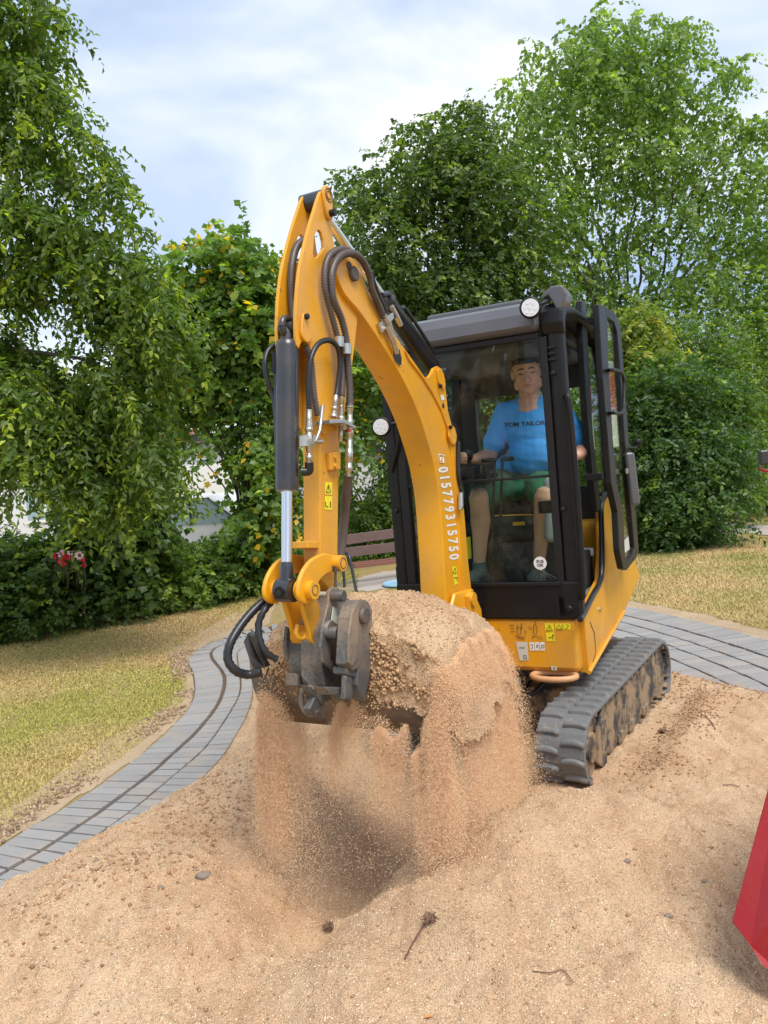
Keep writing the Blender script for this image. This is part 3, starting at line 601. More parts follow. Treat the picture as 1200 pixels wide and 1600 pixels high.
for x0, x1, yt in ((773, 767, 722), (785, 779, 720)):
    mb = MB(); Y0 = 4.20; cyl(mb, at(x1, 888, Y0), at(x0, yt, Y0+.05), .008, 12); mb.build('travel_lever', M['greyplastic'] if 0 else M['plastic'], EX)
mb = MB()
for x0, x1, yt in ((752, 776, 719), (781, 803, 717)):
    a_, b_ = at(x0, yt+1, 4.25), at(x1, yt-1, 4.23); tube(mb, [a_, (a_+b_)/2, b_], [.010, .013, .011], 10)
mb.build('lever_grip', M['plastic'], EX)
# foot pedals, interior labels
mb = MB(); HF.box(mb, -.20, -.12, .50, .62, .85, .90); HF.box(mb, -.22, -.14, .36, .45, .85, .92); mb.build('foot_pedal', M['plastic'], EX, .01)
def label_on(px4, Y0, name, m, lab=None, marks=()):
    """a small printed label standing at depth Y0; px4: corner pixels"""
    mb = MB(); mb.add([at(x, y, Y0) for x, y in px4], [(0, 1, 2, 3)]); o = mb.build(name, M[m], EX)
    if lab: o['label'] = lab
    return o
label_on([(783, 859), (814, 860), (816, 888), (783, 888)], 4.44, 'instruction_label', 'stickgreen', 'pale green label with a hand-drawn diagram')
label_on([(823, 858), (868, 858), (868, 880), (823, 880)], 4.46, 'warning_label', 'stickyellow')
label_on([(722, 842), (735, 838), (737, 872), (724, 876)], 4.40, 'warning_label', 'stickyellow')
mb = MB()
for seg_ in ([(787, 866), (797, 864), (803, 867)], [(787, 870), (787, 882), (797, 882)], [(797, 870), (806, 880)], [(806, 870), (797, 880)], [(800, 865), (812, 865)]):
    tube(mb, [at(x, y, 4.434) for x, y in seg_], .0022, 5)
for a_ in ([(826, 868), (829, 862), (832, 868), (826, 868)], [(851, 868), (854, 862), (857, 868), (851, 868)], [(823, 870), (868, 870)], [(838, 858), (838, 880)], [(847, 858), (847, 880)]):
    tube(mb, [at(x, y, 4.452) for x, y in a_], .0018, 5)
mb.build('label_print', M['ink'], EX)
hb('seat_front_panel', M['interior'], -.36, -.34, .10, .93, .85, 1.14, .004)
mb = MB(); tube(mb, [at(770, 806, 4.40), at(835, 804, 4.36)], .004, 6); mb.add(box_pts(at(811, 818, 4.38), .035*(-LV), .004*FD, V((0, 0, .010))), BF); mb.build('seat_adjuster', M['yellow'], EX)
# PUS OK disc on the lower glass
dc = HF.p(-.003, .205, 1.105); mb = MB(); p0 = FR0+FD*-.003
cpx = on_plane(844, 880, p0, FD); mb.add([cpx+.0345*(cos(t)*LV+sin(t)*V((0, 0, 1))) for t in np.linspace(0, 2*pi, 28)[:-1]], [tuple(range(27))]); mb.build('round_sticker', M['white'], EX)
mb = MB(); flat_text(mb, 'PUS', cpx+FD*.002+V((0, 0, .009)), -LV, (0, 0, 1), .021, 1.1, .0006); flat_text(mb, 'OK', cpx+FD*.002+V((0, 0, -.011)), -LV, (0, 0, 1), .021, 1.1, .0006); mb.build('sticker_print', M['ink'], EX)
mb = MB()
for w_ in (-.06, -.03, 0, .03, .06): tube(mb, [cpx+V((0, 0, -.036)), cpx+FD*-.06+(-LV)*w_+V((0, 0, -.09))], .0025, 6)
mb.build('sticker_bracket', M['zinc'], EX)
# orange bag behind the left of the windscreen
mb = MB(); bc = at(655, 868, 4.72)
for k_, (dx, dz, r_) in enumerate(((0, .03, .085), (.03, -.05, .08), (-.02, -.12, .075), (.05, .06, .06))):
    tube(mb, [bc+V((dx, 0, dz-r_*.7)), bc+V((dx, 0, dz-r_*.4)), bc+V((dx, 0, dz)), bc+V((dx, 0, dz+r_*.5)), bc+V((dx, 0, dz+r_*.75))], [r_*.5, r_*.9, r_, r_*.8, r_*.3], 12)
bag = mb.build('orange_bag', M['orange'], None, 0, loc=tuple(bc)); tag(bag, 'orange cloth bundle lying inside the cab behind the left windscreen edge', 'bag')
# --- work lights
def work_light(c, d, r, name, bracket):
    c = V(c); d = unit(d); mb = MB(); tube(mb, [c-d*.05, c-d*.045, c-d*.01, c+d*.012, c+d*.014], [r*.45, r*.7, r, r, r*.86], 24); o = mb.build(name, M['black'], EX)
    x, y, _ = frame(d); mb = MB(); mb.add([c+d*.0145+r*.80*(cos(t)*x+sin(t)*y) for t in np.linspace(0, 2*pi, 25)[:-1]], [tuple(range(24))]); mb.build('lamp_lens', M['lamp'], o)
    mb = MB()
    for k_ in range(7):
        q = c+d*.016+(0 if k_ == 0 else r*.48)*(cos(k_)*x+sin(k_)*y) if k_ else c+d*.016
        mb.add([q+r*.14*(cos(t)*x+sin(t)*y) for t in np.linspace(0, 2*pi, 9)[:-1]], [tuple(range(8))])
    mb.build('led_cell', M['chrome'], o)
    mb = MB(); tube(mb, spline(bracket, 5), .011, 8); mb.build('lamp_bracket', M['black'], o)
c_l = on_plane(829, 481, FR0+FD*.12, FD); work_light(c_l, FD*.9+V((0.05, -.3, -.05)), .054, 'work_light', [c_l-FD*.04, c_l-FD*.07-LV*.06+V((0, 0, .03)), HF.p(-.03, .06, 2.42)])
c_2 = on_plane(596, 667, FR0+FD*.16, FD); work_light(c_2, FD*.9+V((0.05, -.35, -.02)), .054, 'work_light', [c_2-FD*.04, c_2-FD*.10-LV*.07, HF.p(-.0, 1.0, 1.62)])
mb = MB(); FF.prism(mb, front_px([(846, 466), (851, 457), (862, 448), (879, 446), (887, 458), (884, 470), (874, 492), (868, 480), (858, 462), (850, 468)], -.02), -.14, -.0); mb.build('lamp_guard', M['roof'], EX, .008)
mb = MB(); an = at(938, 420, 4.75); tube(mb, [HF.p(-.85, .03, 2.40), an], .0022, 6); mb.build('antenna', M['hoseblack'], EX)
# items hanging behind the right post (dark camera/fan, mirror)
mb = MB(); q = at(893, 505, 4.6); tube(mb, [q-V((.05, 0, 0)), q, q+V((.05, 0, 0))], [.03, .05, .03], 12); mb.build('cab_fan', M['plastic'], EX)
# --- open door, folded back along the side
door = MB(); dpl = -.105
do = side_px([(930, 476), (940, 478), (958, 492), (965, 508), (969, 560), (978, 690), (990, 810), (994, 862), (990, 872), (975, 891), (969, 889), (963, 860), (960, 800), (950, 755), (946, 700), (937, 590)], dpl)
di = side_px([(944, 496), (955, 504), (960, 520), (964, 570), (972, 690), (982, 800), (987, 856), (984, 866), (976, 878), (972, 870), (969, 800), (958, 750), (953, 690), (946, 570)], dpl)
SF.prism(door, do, dpl-.018, dpl+.018, holes=[di]); dobj = door.build('door', M['black'], EX, .006)
dg = MB(); SF.prism(dg, di, dpl-.002, dpl+.002); dg.build('door_glass', M['glass'], dobj)
mb = MB(); hp = [SF.p(*q) for q in [(side_px([(950, 580)], dpl)[0][0], dpl-.02, side_px([(950, 580)], dpl)[0][1])]]
pts = []
for x, y, o in ((949, 579, .02), (955, 578, .055), (968, 580, .06), (974, 590, .06), (975, 615, .06), (974, 640, .06), (968, 646, .06), (958, 645, .055), (952, 646, .02)):
    a, c = side_px([(x, y)], dpl-o)[0]; pts.append(SF.p(a, dpl-o, c))
tube(mb, spline(pts, 5), .010, 8); mb.build('door_handle', M['black'], dobj)
mb = MB(); a, c = side_px([(975, 735)], dpl)[0]; SF.box(mb, a-.06, a+.08, dpl-.035, dpl-.018, c-.02, c+.012); mb.build('door_latch', M['zinc'], dobj, .004)
mb = MB(); a, c = side_px([(979, 880)], dpl)[0]
mb.add([SF.p(*side_px([q], dpl-.006)[0][:1], dpl-.006, side_px([q], dpl-.006)[0][1]) for q in ((974, 845), (982, 838), (984, 858), (976, 864))], [(0, 1, 2, 3)]); mb.build('door_sticker', M['stickwhite'], dobj)
for y_ in (500, 745):
    mb = MB(); a, c = side_px([(931, y_)], -.05)[0]; SF.box(mb, a-.02, a+.02, -.09, .01, c-.02, c+.02); mb.build('door_hinge', M['black'], EX, .005)
# mirror on the far side
mb = MB(); mc = at(988, 748, 4.75); mb.add(box_pts(mc, .030*V((1, .1, 0)), .02*V((0, 1, 0)), .165*V((-.05, 0, 1))), BF); mir = mb.build('wing_mirror', M['roof'], EX, .018, seg=4)
mb = MB(); tube(mb, spline([at(975, 712, 4.75), at(983, 700, 4.75), at(992, 700, 4.75), at(996, 692, 4.76)], 5), .008, 8); tube(mb, [at(995, 697, 4.76), at(997, 691, 4.76), at(998, 686, 4.76)], [.012, .03, .014], 12); mb.build('mirror_arm', M['black'], mir)
# --- decals on the yellow front
def decal(px4, m, name, d=.0022, par=None, pl=None):
    mb = MB(); mb.add([on_plane(x, y, FR0+FD*d, FD) for x, y in px4], [(0, 1, 2, 3)]); return mb.build(name, M[m], EX)
decal([(851, 973.5), (865, 974), (866, 987), (852, 986.5)], 'stickyellow', 'warning_sticker'); decal([(852.5, 988), (866, 988), (867, 1002), (854, 1002)], 'stickyellow', 'warning_sticker')
decal([(867, 974), (891, 974), (892, 983.5), (868, 984)], 'stickyellow', 'warning_sticker')
decal([(806, 1003), (824, 1003), (826, 1032), (812, 1032)], 'stickwhite', 'load_chart')
for x in (827, 835, 843.5): decal([(x, 1003.5), (x+7.2, 1003.5), (x+8, 1016.5), (x+.8, 1016.5)], 'white', 'symbol_sticker')
decal([(861, 1040.5), (869.5, 1041), (870, 1047.5), (862, 1047)], 'stickwhite', 'small_sticker')
mb = MB()
def ln(pts, w=.0012, d=.0034): tube(mb, [on_plane(x, y, FR0+FD*d, FD) for x, y in pts], w, 5, cap=False)
ln([(853.5, 985), (858.5, 976), (863.5, 985), (853.5, 985)]); ln([(858.5, 979), (858.5, 983)]); ln([(857, 996), (862, 996)], .0016); ln([(864, 991), (864, 999)], .002); ln([(862.6, 993), (865.6, 993)])
ln([(869, 983), (873.5, 976), (878, 983), (869, 983)]); ln([(883, 982), (887, 981), (888.5, 977.5), (885, 976)]); ln([(879.5, 975), (879.5, 983)])
for x in (800, 820, 834): pass
ln([(808, 976), (808, 990), (814, 990), (814, 980), (808, 980)]); ln([(805, 993), (820, 996)]); ln([(815, 974), (815, 984)]); ln([(808, 996), (820, 998)]); ln([(820, 985), (822, 990)])
ln([(834, 976), (834, 990), (839, 990), (839, 980), (836.5, 976)]); ln([(826, 979), (832, 983)]); ln([(832, 998), (832, 994), (841, 994), (841, 999)]); ln([(843, 994), (848, 999)]); ln([(836.5, 971), (836.5, 976)])
ln([(796, 977), (803, 977)]); ln([(797, 982), (804, 982)]); ln([(798, 987), (805, 987)])
ln([(829, 1007), (832, 1007), (832, 1013), (829.5, 1013)]); ln([(838, 1007), (841, 1012)]); ln([(841, 1007), (838, 1012)]); ln([(846, 1008), (850, 1008), (850, 1012), (846, 1012), (846, 1008)])
ln([(811, 1012), (820, 1012)]); ln([(818, 1024), (822, 1024), (823, 1029), (819, 1029), (818, 1024)]); ln([(864, 1043), (867, 1043), (867, 1045.5), (864.5, 1045)])
mb.build('sticker_print', M['ink'], EX)
# label inside the doorway
lb = MB(); lb.add([at(x, y, 4.62) for x, y in ((904, 856), (912, 856), (913, 868), (905, 868))], [(0, 1, 2, 3)]); lb.build('warning_sticker', M['stickyellow'], EX)
lb = MB(); lb.add([at(x, y, 4.62) for x, y in ((912.5, 856), (927, 856), (928, 868), (913.5, 868))], [(0, 1, 2, 3)]); lb.build('symbol_sticker', M['white'], EX)
hb('battery_box', M['interior'], -.80, -.45, .08, .16, .84, 1.05, .01)
# tie-down ring under the body
mb = MB(); rc = on_plane(866, 1056, FR0+FD*.02, FD)
tube(mb, [rc+.115*cos(t)*LV*-1+.07*sin(t)*FD for t in np.linspace(0, 2*pi, 30)], .016, 8, cap=False); mb.build('tie_down_ring', simple('ring_paint', (.62, .33, .16), .5), EX)
# --- undercarriage
TB = radians(34); TD = V((-sin(TB), -cos(TB), 0)); TR = V((cos(TB), -sin(TB), 0))   # forward, viewer's right
T0 = V((.945, 3.70, 0))
def stadium(r0, r1, z0, z1, s1, n=16):
    """closed loop (a,c): front idler radius r0 centre (0,z0); rear sprocket radius r1 centre (-s1,z1)"""
    pts = [(r0*cos(t), z0+r0*sin(t)) for t in np.linspace(-pi/2, pi/2-.1, n)]+[(-s1+r1*cos(t), z1+r1*sin(t)) for t in np.linspace(pi/2-.05, 3*pi/2, n)]
    return pts
TW = .25; lugm = {}
def make_track(org, out):
    TF = Fr(org, TD, -TR)     # b>0 towards viewer's left
    S1 = 1.30
    tr_ = MB(); outer = stadium(.185, .195, .185, .21, S1); inner = stadium(.165, .175, .185, .21, S1)
    n = len(outer); vs = []
    for b in (0, TW):
        vs += [TF.p(a, b, c) for a, c in outer]+[TF.p(a, b, c) for a, c in inner]
    fs = []
    for i in range(n):
        j = (i+1) % n
        fs += [(i, j, 2*n+j, 2*n+i), (n+i, 3*n+i, 3*n+j, n+j), (i, n+i, n+j, j), (2*n+i, 2*n+j, 3*n+j, 3*n+i)]
    tr_.add(vs, fs, False); t_o = tr_.build('track', M['rubber'], EX, .004)
    # lugs: two staggered half-width pads per pitch, as parts
    loop = resample(np.array(outer+[outer[0]]), .002); acc_ = np.arange(len(loop))*np.linalg.norm(loop[1]-loop[0]); tot = acc_[-1]; pitch = tot/42
    if 'm' not in lugm:
        v_ = []; hw = .060
        for zz, k_, in ((-.004, 1.0), (.017, .62)):
            for xx in np.linspace(-1, 1, 5):
                cv = .010*(1-xx*xx)
                for yy in (-1, 1): v_.append((yy*.019*k_*(1-.25*xx*xx)+cv, xx*hw*(1 if zz < 0 else .93), zz))
        f_ = []
        for i in range(4): f_ += [(10+2*i, 10+2*i+1, 10+2*i+3, 10+2*i+2), (2*i, 2*i+2, 10+2*i+2, 10+2*i), (2*i+1, 10+2*i+1, 10+2*i+3, 2*i+3)]
        f_ += [(0, 10, 11, 1), (8, 9, 19, 18)]
        me = bpy.data.meshes.new('tread_lug'); me.from_pydata(v_, [], f_); me.materials.append(M['rubber']); lugm['m'] = me
        bm = bmesh.new(); bm.from_mesh(me); bmesh.ops.recalc_face_normals(bm, faces=bm.faces); bmesh.ops.bevel(bm, geom=bm.edges[:], offset=.003, segments=1, affect='EDGES'); bm.to_mesh(me); bm.free()
        for p_ in me.polygons: p_.use_smooth = True
    for h in (0, 1):
        for i in range(42):
            s = (i+.5*h)*pitch; a = np.interp(s, acc_, loop[:, 0]); c = np.interp(s, acc_, loop[:, 1]); a2 = np.interp((s+.004) % tot, acc_, loop[:, 0]); c2 = np.interp((s+.004) % tot, acc_, loop[:, 1])
            tg = unit(V((a2-a, 0, c2-c))); xw = tg[0]*TD+V((0, 0, tg[2])); yw = -TR; zw = np.cross(xw, yw)
            if zw@(TF.p(a, 0, c)-TF.p(-S1/2 if -S1 < a < 0 else (0 if a >= 0 else -S1), 0, .19)) < 0: zw = -zw; xw = -xw
            pos = TF.p(a, .060 if h == 0 else TW-.060, c)-PL['track' if False else t_o.name]
            o = bpy.data.objects.new('tread_lug', lugm['m']); COL.objects.link(o); o.parent = t_o
            sg = 1 if np.cross(xw, yw)@zw > 0 else -1
            o.matrix_local = Matrix(((xw[0]*sg, yw[0], zw[0], pos[0]), (xw[1]*sg, yw[1], zw[1], pos[1]), (xw[2]*sg, yw[2], zw[2], pos[2]), (0, 0, 0, 1)))
    # centre ridge links inside the belt (drive teeth seen at the rear)
    mb = MB()
    for i in range(42):
        s = i*pitch; a = np.interp(s, np.arange(len(loop))*np.linalg.norm(loop[1]-loop[0]), loop[:, 0]); c = np.interp(s, acc_, loop[:, 1])
        ce = (0, .185) if a > 0 else ((-S1, .21) if a < -S1 else (a, .195)); d = unit(V((ce[0]-a, 0, ce[1]-c))); q = TF.p(a+d[0]*.03, .03, c+d[2]*.03)
        mb.add(box_pts(q, .016*V((d[2]*TD[0], d[2]*TD[1], -d[0])), .018*TR, .014*(d[0]*TD+V((0, 0, d[2])))), BF)
    mb.build('drive_tooth_row', M['frame'], t_o)['kind'] = 'stuff'
    fr = MB(); TF.prism(fr, [(-.10, .13), (-.13, .30), (-.20, .335), (-1.18, .355), (-1.25, .30), (-1.26, .13), (-1.1, .085), (-.25, .06)], .022, TW-.03); fr.build('track_frame', M['frame'], EX, .008)
    fp = MB(); TF.prism(fp, [(-.05, .27), (-.02, .10), (-.075, .055), (-.14, .06), (-.17, .27), (-.13, .30)], .004, .022, holes=[[(-.078, .14), (-.092, .14), (-.098, .23), (-.082, .23)]]); fp.build('tensioner_plate', M['frame'], EX, .003)
    for cc, rr in (((0, .185), .16), ((-S1, .21), .165)):
        w_ = MB(); q = TF.p(cc[0], .035, cc[1]); tube(w_, [q, TF.p(cc[0], .04, cc[1]), TF.p(cc[0], TW-.04, cc[1])], [rr*.95, rr, rr], 28); tube(w_, [TF.p(cc[0], .02, cc[1]), TF.p(cc[0], .05, cc[1])], [rr*.45, rr*.5], 16); w_.build('idler_wheel' if cc[0] == 0 else 'drive_sprocket', M['frame'], EX, .006)
    for s in (-.30, -.55, -.80, -1.02):
        w_ = MB(); tube(w_, [TF.p(s, .03, .085), TF.p(s, TW-.03, .085)], .062, 18); w_.build('track_roller', M['frame'], EX)
    for s in (-.42, -.62, -.9):
        w_ = MB(); TF.box(w_, s-.05, s+.05, .008, .024, .07, .12); w_.build('roller_guard', M['frame'], EX, .004)
    return TF
TF1 = make_track(T0, 1); TF2 = make_track(T0-TR*.98+TR*0.0, 0)
CF = Fr(T0-TR*.49, TD, -TR)
mb = MB(); CF.box(mb, -1.0, -.30, -.27, .30, .16, .36); mb.build('chassis', M['frame'], EX, .02)
mb = MB(); cyl(mb, CF.p(-.62, 0, .34), CF.p(-.62, 0, .52), .26, 32); mb.build('slew_ring', M['frame'], EX)
mb = MB(); CF.box(mb, -1.70, -.98, -.24, -.16, .18, .25); CF.box(mb, -1.70, -.98, .12, .20, .18, .25); mb.build('blade_arm', M['blade'], EX, .01)
mb = MB(); CF.prism(mb, [(-1.72, .05), (-1.76, .12), (-1.73, .20), (-1.76, .30), (-1.73, .30), (-1.69, .20), (-1.70, .10)], -.36, .36); mb.build('dozer_blade', M['blade'], EX, .006)
for b, zz in ((-.1, .42), (.0, .40), (.1, .44)): hose('hydraulic_hose', [CF.p(-.45, b, zz), CF.p(-.2, b*.8, zz-.06), CF.p(.0, b, zz+.03), CF.p(.1, b*1.4, zz+.10)], .013, M['hoseblack'], EX, 0)
# ------------------------------------------------------------------ boom, arm, linkage, bucket
BE = radians(28); BD = V((-sin(BE), -cos(BE), 0)); BR = V((cos(BE), -sin(BE), 0))
FOOT = FR0+.62*LV+.25*FD; BM = Fr(FOOT, BD, BR)
def bq(pts, v):
    out = []
    for x, y in pts:
        p = on_plane(x, y, FOOT+v*BR, BR)-FOOT; out.append((float(p@BD), float(p[2])))
    return out
def bP(x, y, v):
    a, c = bq([(x, y)], v)[0]; return BM.p(a, v, c)
HWB = .068
outer = bq([(738, 985), (728, 940), (722, 880), (717, 805), (711.5, 755), (707, 705), (699, 665), (688, 632), (672, 602), (652, 572), (630, 541), (612, 516), (598, 494), (584, 468), (575, 452), (568, 436), (561, 420), (553, 407), (543, 400), (533, 403), (527, 412), (526, 428)], HWB)
innerp = bq([(532, 445), (541, 462), (560, 484), (575, 505), (590, 527), (612, 562), (635, 603), (655, 648), (668, 688), (677, 720), (682, 745), (687, 780), (691, 830), (694, 880), (697, 940), (700, 985)], HWB)
def smooth2(p, n=4): return [tuple(q[:2]) for q in spline([(a, c, 0) for a, c in p], n)]
bprof = smooth2(outer)+smooth2(innerp)
mb = MB(); BM.prism(mb, bprof, -HWB, HWB, smooth=True); boom = mb.build('boom', M['yellow'], EX, .004)
# raised rear side plates with the cylinder lug (right and left)
lug = [(746, 985), (739, 940), (732, 880), (726, 805), (721, 760), (716, 720), (713.5, 690), (714, 680), (711, 668), (706, 664), (700, 640), (697, 612), (694, 588), (690, 576), (684, 572), (678, 575), (674, 584), (669, 590), (664, 589), (658, 583), (640, 556), (634, 548), (640, 562), (660, 588), (676, 613), (690, 640), (700, 668), (706, 705), (711, 755), (716, 805), (721, 880), (727, 940), (734, 985)]
for v0, v1 in ((HWB-.006, HWB+.010), (-HWB-.010, -HWB+.006)):
    mb = MB(); BM.prism(mb, bq(lug, HWB+.01), v0, v1, holes=[] if v0 < 0 else []); mb.build('boom_side_plate', M['yellow'], boom, .003)
# retainers, bolts, hole, small stickers on the side plate
def bcyl(name, x, y, v0, v1, r, m, parent, seg=18, ref=None):
    a, c = bq([(x, y)], ref if ref is not None else v1)[0]; mb = MB(); tube(mb, [BM.p(a, v0, c), BM.p(a, v1-.002, c), BM.p(a, v1, c)], [r, r, r*.88], seg); return mb.build(name, m, parent)
for pp in ([(683, 578), (688, 576), (693, 584), (696, 603), (692, 607), (686, 598)], [(702, 664), (707, 665), (712, 680), (712, 692), (707, 694), (702, 682)]):
    mb = MB(); BM.prism(mb, smooth2(bq(pp, HWB+.02)), HWB+.010, HWB+.022, smooth=True); mb.build('pin_retainer', M['yellow'], boom, .003)
bcyl('bolt', 690.5, 603, HWB+.02, HWB+.034, .010, M['plastic'], boom); bcyl('bolt', 706, 667, HWB+.02, HWB+.034, .010, M['plastic'], boom)
bcyl('plate_hole', 693, 634, HWB+.008, HWB+.012, .014, M['ink'], boom)
def bdecal(pts, v, name, m, parent):
    mb = MB(); mb.add([bP(x, y, v) for x, y in pts], [tuple(range(len(pts)))]); return mb.build(name, M[m] if isinstance(m, str) else m, parent)
bdecal([(688, 618), (693, 617), (695, 624), (690, 626)], HWB+.0125, 'small_sticker', 'stickgreen', boom)
# hose slot in the boom side
bdecal([(614, 548), (618, 543), (624, 546), (628, 560), (628, 570), (624, 573), (617, 566), (613, 556)], HWB+.0015, 'hose_slot', 'ink', boom)
slot_rim = MB(); tube(slot_rim, [bP(x, y, HWB+.001) for x, y in ((614, 548), (618, 543), (624, 546), (628, 560), (628, 570), (624, 573), (617, 566), (613, 556), (614, 548))], .003, 6); slot_rim.build('slot_rim', M['yellow'], boom)
# telephone number painted down the boom side, plus the handset sign
def along(pxs, n):
    P_ = np.array([(x, y) for x, y in pxs], float); s = np.r_[0, np.cumsum(np.hypot(*np.diff(P_, axis=0).T))]; q = np.linspace(0, s[-1], n)
    return np.c_[np.interp(q, s, P_[:, 0]), np.interp(q, s, P_[:, 1])], s[-1]/(n-1)
mb = MB(); pts, stp = along([(692, 734), (695.5, 752), (698, 769), (700.5, 786), (702.5, 803), (704.5, 820), (707, 842), (709, 870)], 12)
for i, ch in enumerate('015779315750'):
    x, y = pts[i]; nx_, ny_ = (pts[min(i+1, 11)]-pts[max(i-1, 0)]); l_ = sqrt(nx_*nx_+ny_*ny_); dx, dy = nx_/l_, ny_/l_
    v_, f_ = text_mesh(ch, 1.0, 0, .035)
    # glyph box: advance runs down the boom, glyph height runs towards the rear edge; both are real lengths in the plate's plane
    o_ = bP(x, y, HWB+.0015); e1 = unit(bP(x+dx*6, y+dy*6, HWB+.0015)-o_); e2 = unit(bP(x+8, y-1.2, HWB+.0015)-o_)
    mb.add([o_+e1*(vx*.058)+e2*(vy*.165) for vx, vy, vz in v_], f_)
mb.build('phone_number', M['white'], boom)
mb = MB(); ps = [bP(x, y, HWB+.0015) for x, y in ((685.5, 710), (692, 711), (693.5, 723), (687, 722.5), (685.5, 710))]
tube(mb, ps, .0028, 4); tube(mb, [bP(x, y, HWB+.0015) for x, y in ((688, 719), (688.5, 715), (691.3, 716), (691, 720))], .0028, 4); tube(mb, [bP(x, y, HWB+.0015) for x, y in ((691.5, 711), (695, 712))], .0024, 4); mb.build('phone_sign', M['white'], boom)
bdecal([(706, 885), (713, 885), (716, 912), (710, 914)], HWB+.0015, 'warning_sticker', 'stickyellow', boom)
mb = MB(); tube(mb, [bP(x, y, HWB+.003) for x, y in ((708, 895), (711, 887), (713, 896), (708, 895))], .0015, 4); tube(mb, [bP(x, y, HWB+.003) for x, y in ((710, 903), (714, 902), (714.5, 908))], .0018, 4); mb.build('sticker_print', M['ink'], boom)
# swing bracket at the boom foot
mb = MB(); BM.prism(mb, [(-.20, .40), (.12, .40), (.20, .55), (.24, .90), (.14, 1.0), (-.10, .98), (-.20, .85)], -.095, -.072); BM.prism(mb, [(-.20, .40), (.12, .40), (.20, .55), (.24, .90), (.14, 1.0), (-.10, .98), (-.20, .85)], .078, .10); BM.box(mb, -.22, .05, -.09, .095, .40, .80); mb.build('swing_bracket', M['yellow'], EX, .01)
mb = MB(); a, c = bq([(736, 936)], .12)[0]; tube(mb, [BM.p(a, .07, c), BM.p(a, .14, c)], .035, 20); BM.prism(mb, [(a-.03, c-.14), (a+.03, c-.14), (a+.035, c+.02), (a, c+.045), (a-.035, c+.02)], .10, .125); mb.build('pin_boss', M['yellow'], EX, .003)
# arm cylinder lying on top of the boom: black barrel to the lug, rod to the arm tip
pin_b = bq([(684, 586)], 0)[0]; pin_t = bq([(508, 312)], .045)[0]
A = BM.p(pin_b[0], 0, pin_b[1]); Bp = BM.p(pin_t[0]-.0, 0, pin_t[1]); dAB = unit(Bp-A); Lc = np.linalg.norm(Bp-A)
mb = MB(); tube(mb, [A, A+dAB*.06, A+dAB*.07, A+dAB*.60, A+dAB*.605, A+dAB*.63], [.026, .030, .044, .044, .050, .046], 20); cyl(mb, A-BR*.06, A+BR*.06, .032, 18); ac = mb.build('arm_cylinder', M['cyl'], EX)
mb = MB(); tube(mb, [A+dAB*.62, Bp-dAB*.04], .021, 18); mb.build('cylinder_rod', M['chrome'], ac)
mb = MB(); cyl(mb, Bp-BR*.036, Bp+BR*.036, .036, 18); tube(mb, [Bp-dAB*.09, Bp], .026, 12); mb.build('rod_eye', M['cyl'], ac)
mb = MB(); tube(mb, spline([A+dAB*.10+BR*.03+V((0, 0, .05)), A+dAB*.30+BR*.035+V((0, 0, .055)), A+dAB*.45+BR*.03+V((0, 0, .06)), A+dAB*.5+BR*.03+V((0, 0, .03))], 6), .009, 8); mb.build('cylinder_pipe', M['hoseblack'], ac)
mb = MB(); tube(mb, spline([bP(597, 462, .02), bP(606, 460, .02), bP(613, 466, .02), bP(618, 478, .02)], 5), .013, 10); mb.build('pipe_elbow', M['hoseblack'], ac)
mb = MB(); tube(mb, [bP(616, 474, .02), bP(620, 482, .02), bP(627, 492, .02)], [.012, .016, .014], 10); mb.build('fitting', M['zinc'], ac)
# --- arm: box section below, two profiled plates above
HA = .038
armbox = bq([(497, 640), (499.5, 700), (500, 780), (500.5, 860), (501, 905), (520, 925), (529, 905), (528, 860), (529, 780), (530.5, 700), (533, 650), (541, 600), (548, 560), (550, 520), (548, 490), (520, 500), (497, 560)], HA)
mb = MB(); BM.prism(mb, armbox, -HA, HA); arm = mb.build('arm', M['yellow'], EX, .005)
plate = [(463, 540), (461.5, 522), (461, 500), (462.5, 465), (466, 428), (471, 400), (478, 370), (484, 348), (491, 325), (497, 306), (502, 297), (508, 295), (513, 299), (517, 308), (518.5, 322), (517, 334), (516, 346), (518, 362), (521, 385), (526, 398), (538, 400), (552, 412), (562, 432), (560, 470), (555, 520), (549, 570), (540, 615), (534, 660), (505, 680), (496, 640), (489, 590), (484, 552), (478, 536), (470, 534), (466, 545)]
hole = [(493, 362), (497, 359), (501, 364), (504, 376), (505, 388), (501, 395), (495, 402), (490, 404), (488, 396), (489, 382), (490, 370)]
pl_ = smooth2(bq(plate, HA+.006), 2); hl_ = bq(hole, HA+.006)
slot = bq([(504, 316), (507, 322), (508, 330)], HA)
for v0, v1 in ((HA-.004, HA+.010), (-HA-.010, -HA+.004)):
    mb = MB(); BM.prism(mb, pl_, v0, v1, holes=[hl_]); mb.build('arm_plate', M['yellow'], arm, .003)
# web between the plates behind the cylinder
web = bq([(549, 560), (556, 520), (560, 470), (548, 440), (520, 430), (516, 440), (540, 450), (548, 480), (545, 520), (540, 560)], HA)
mb = MB(); BM.prism(mb, web, -HA+.003, HA-.003); mb.build('arm_web', M['yellow'], arm)
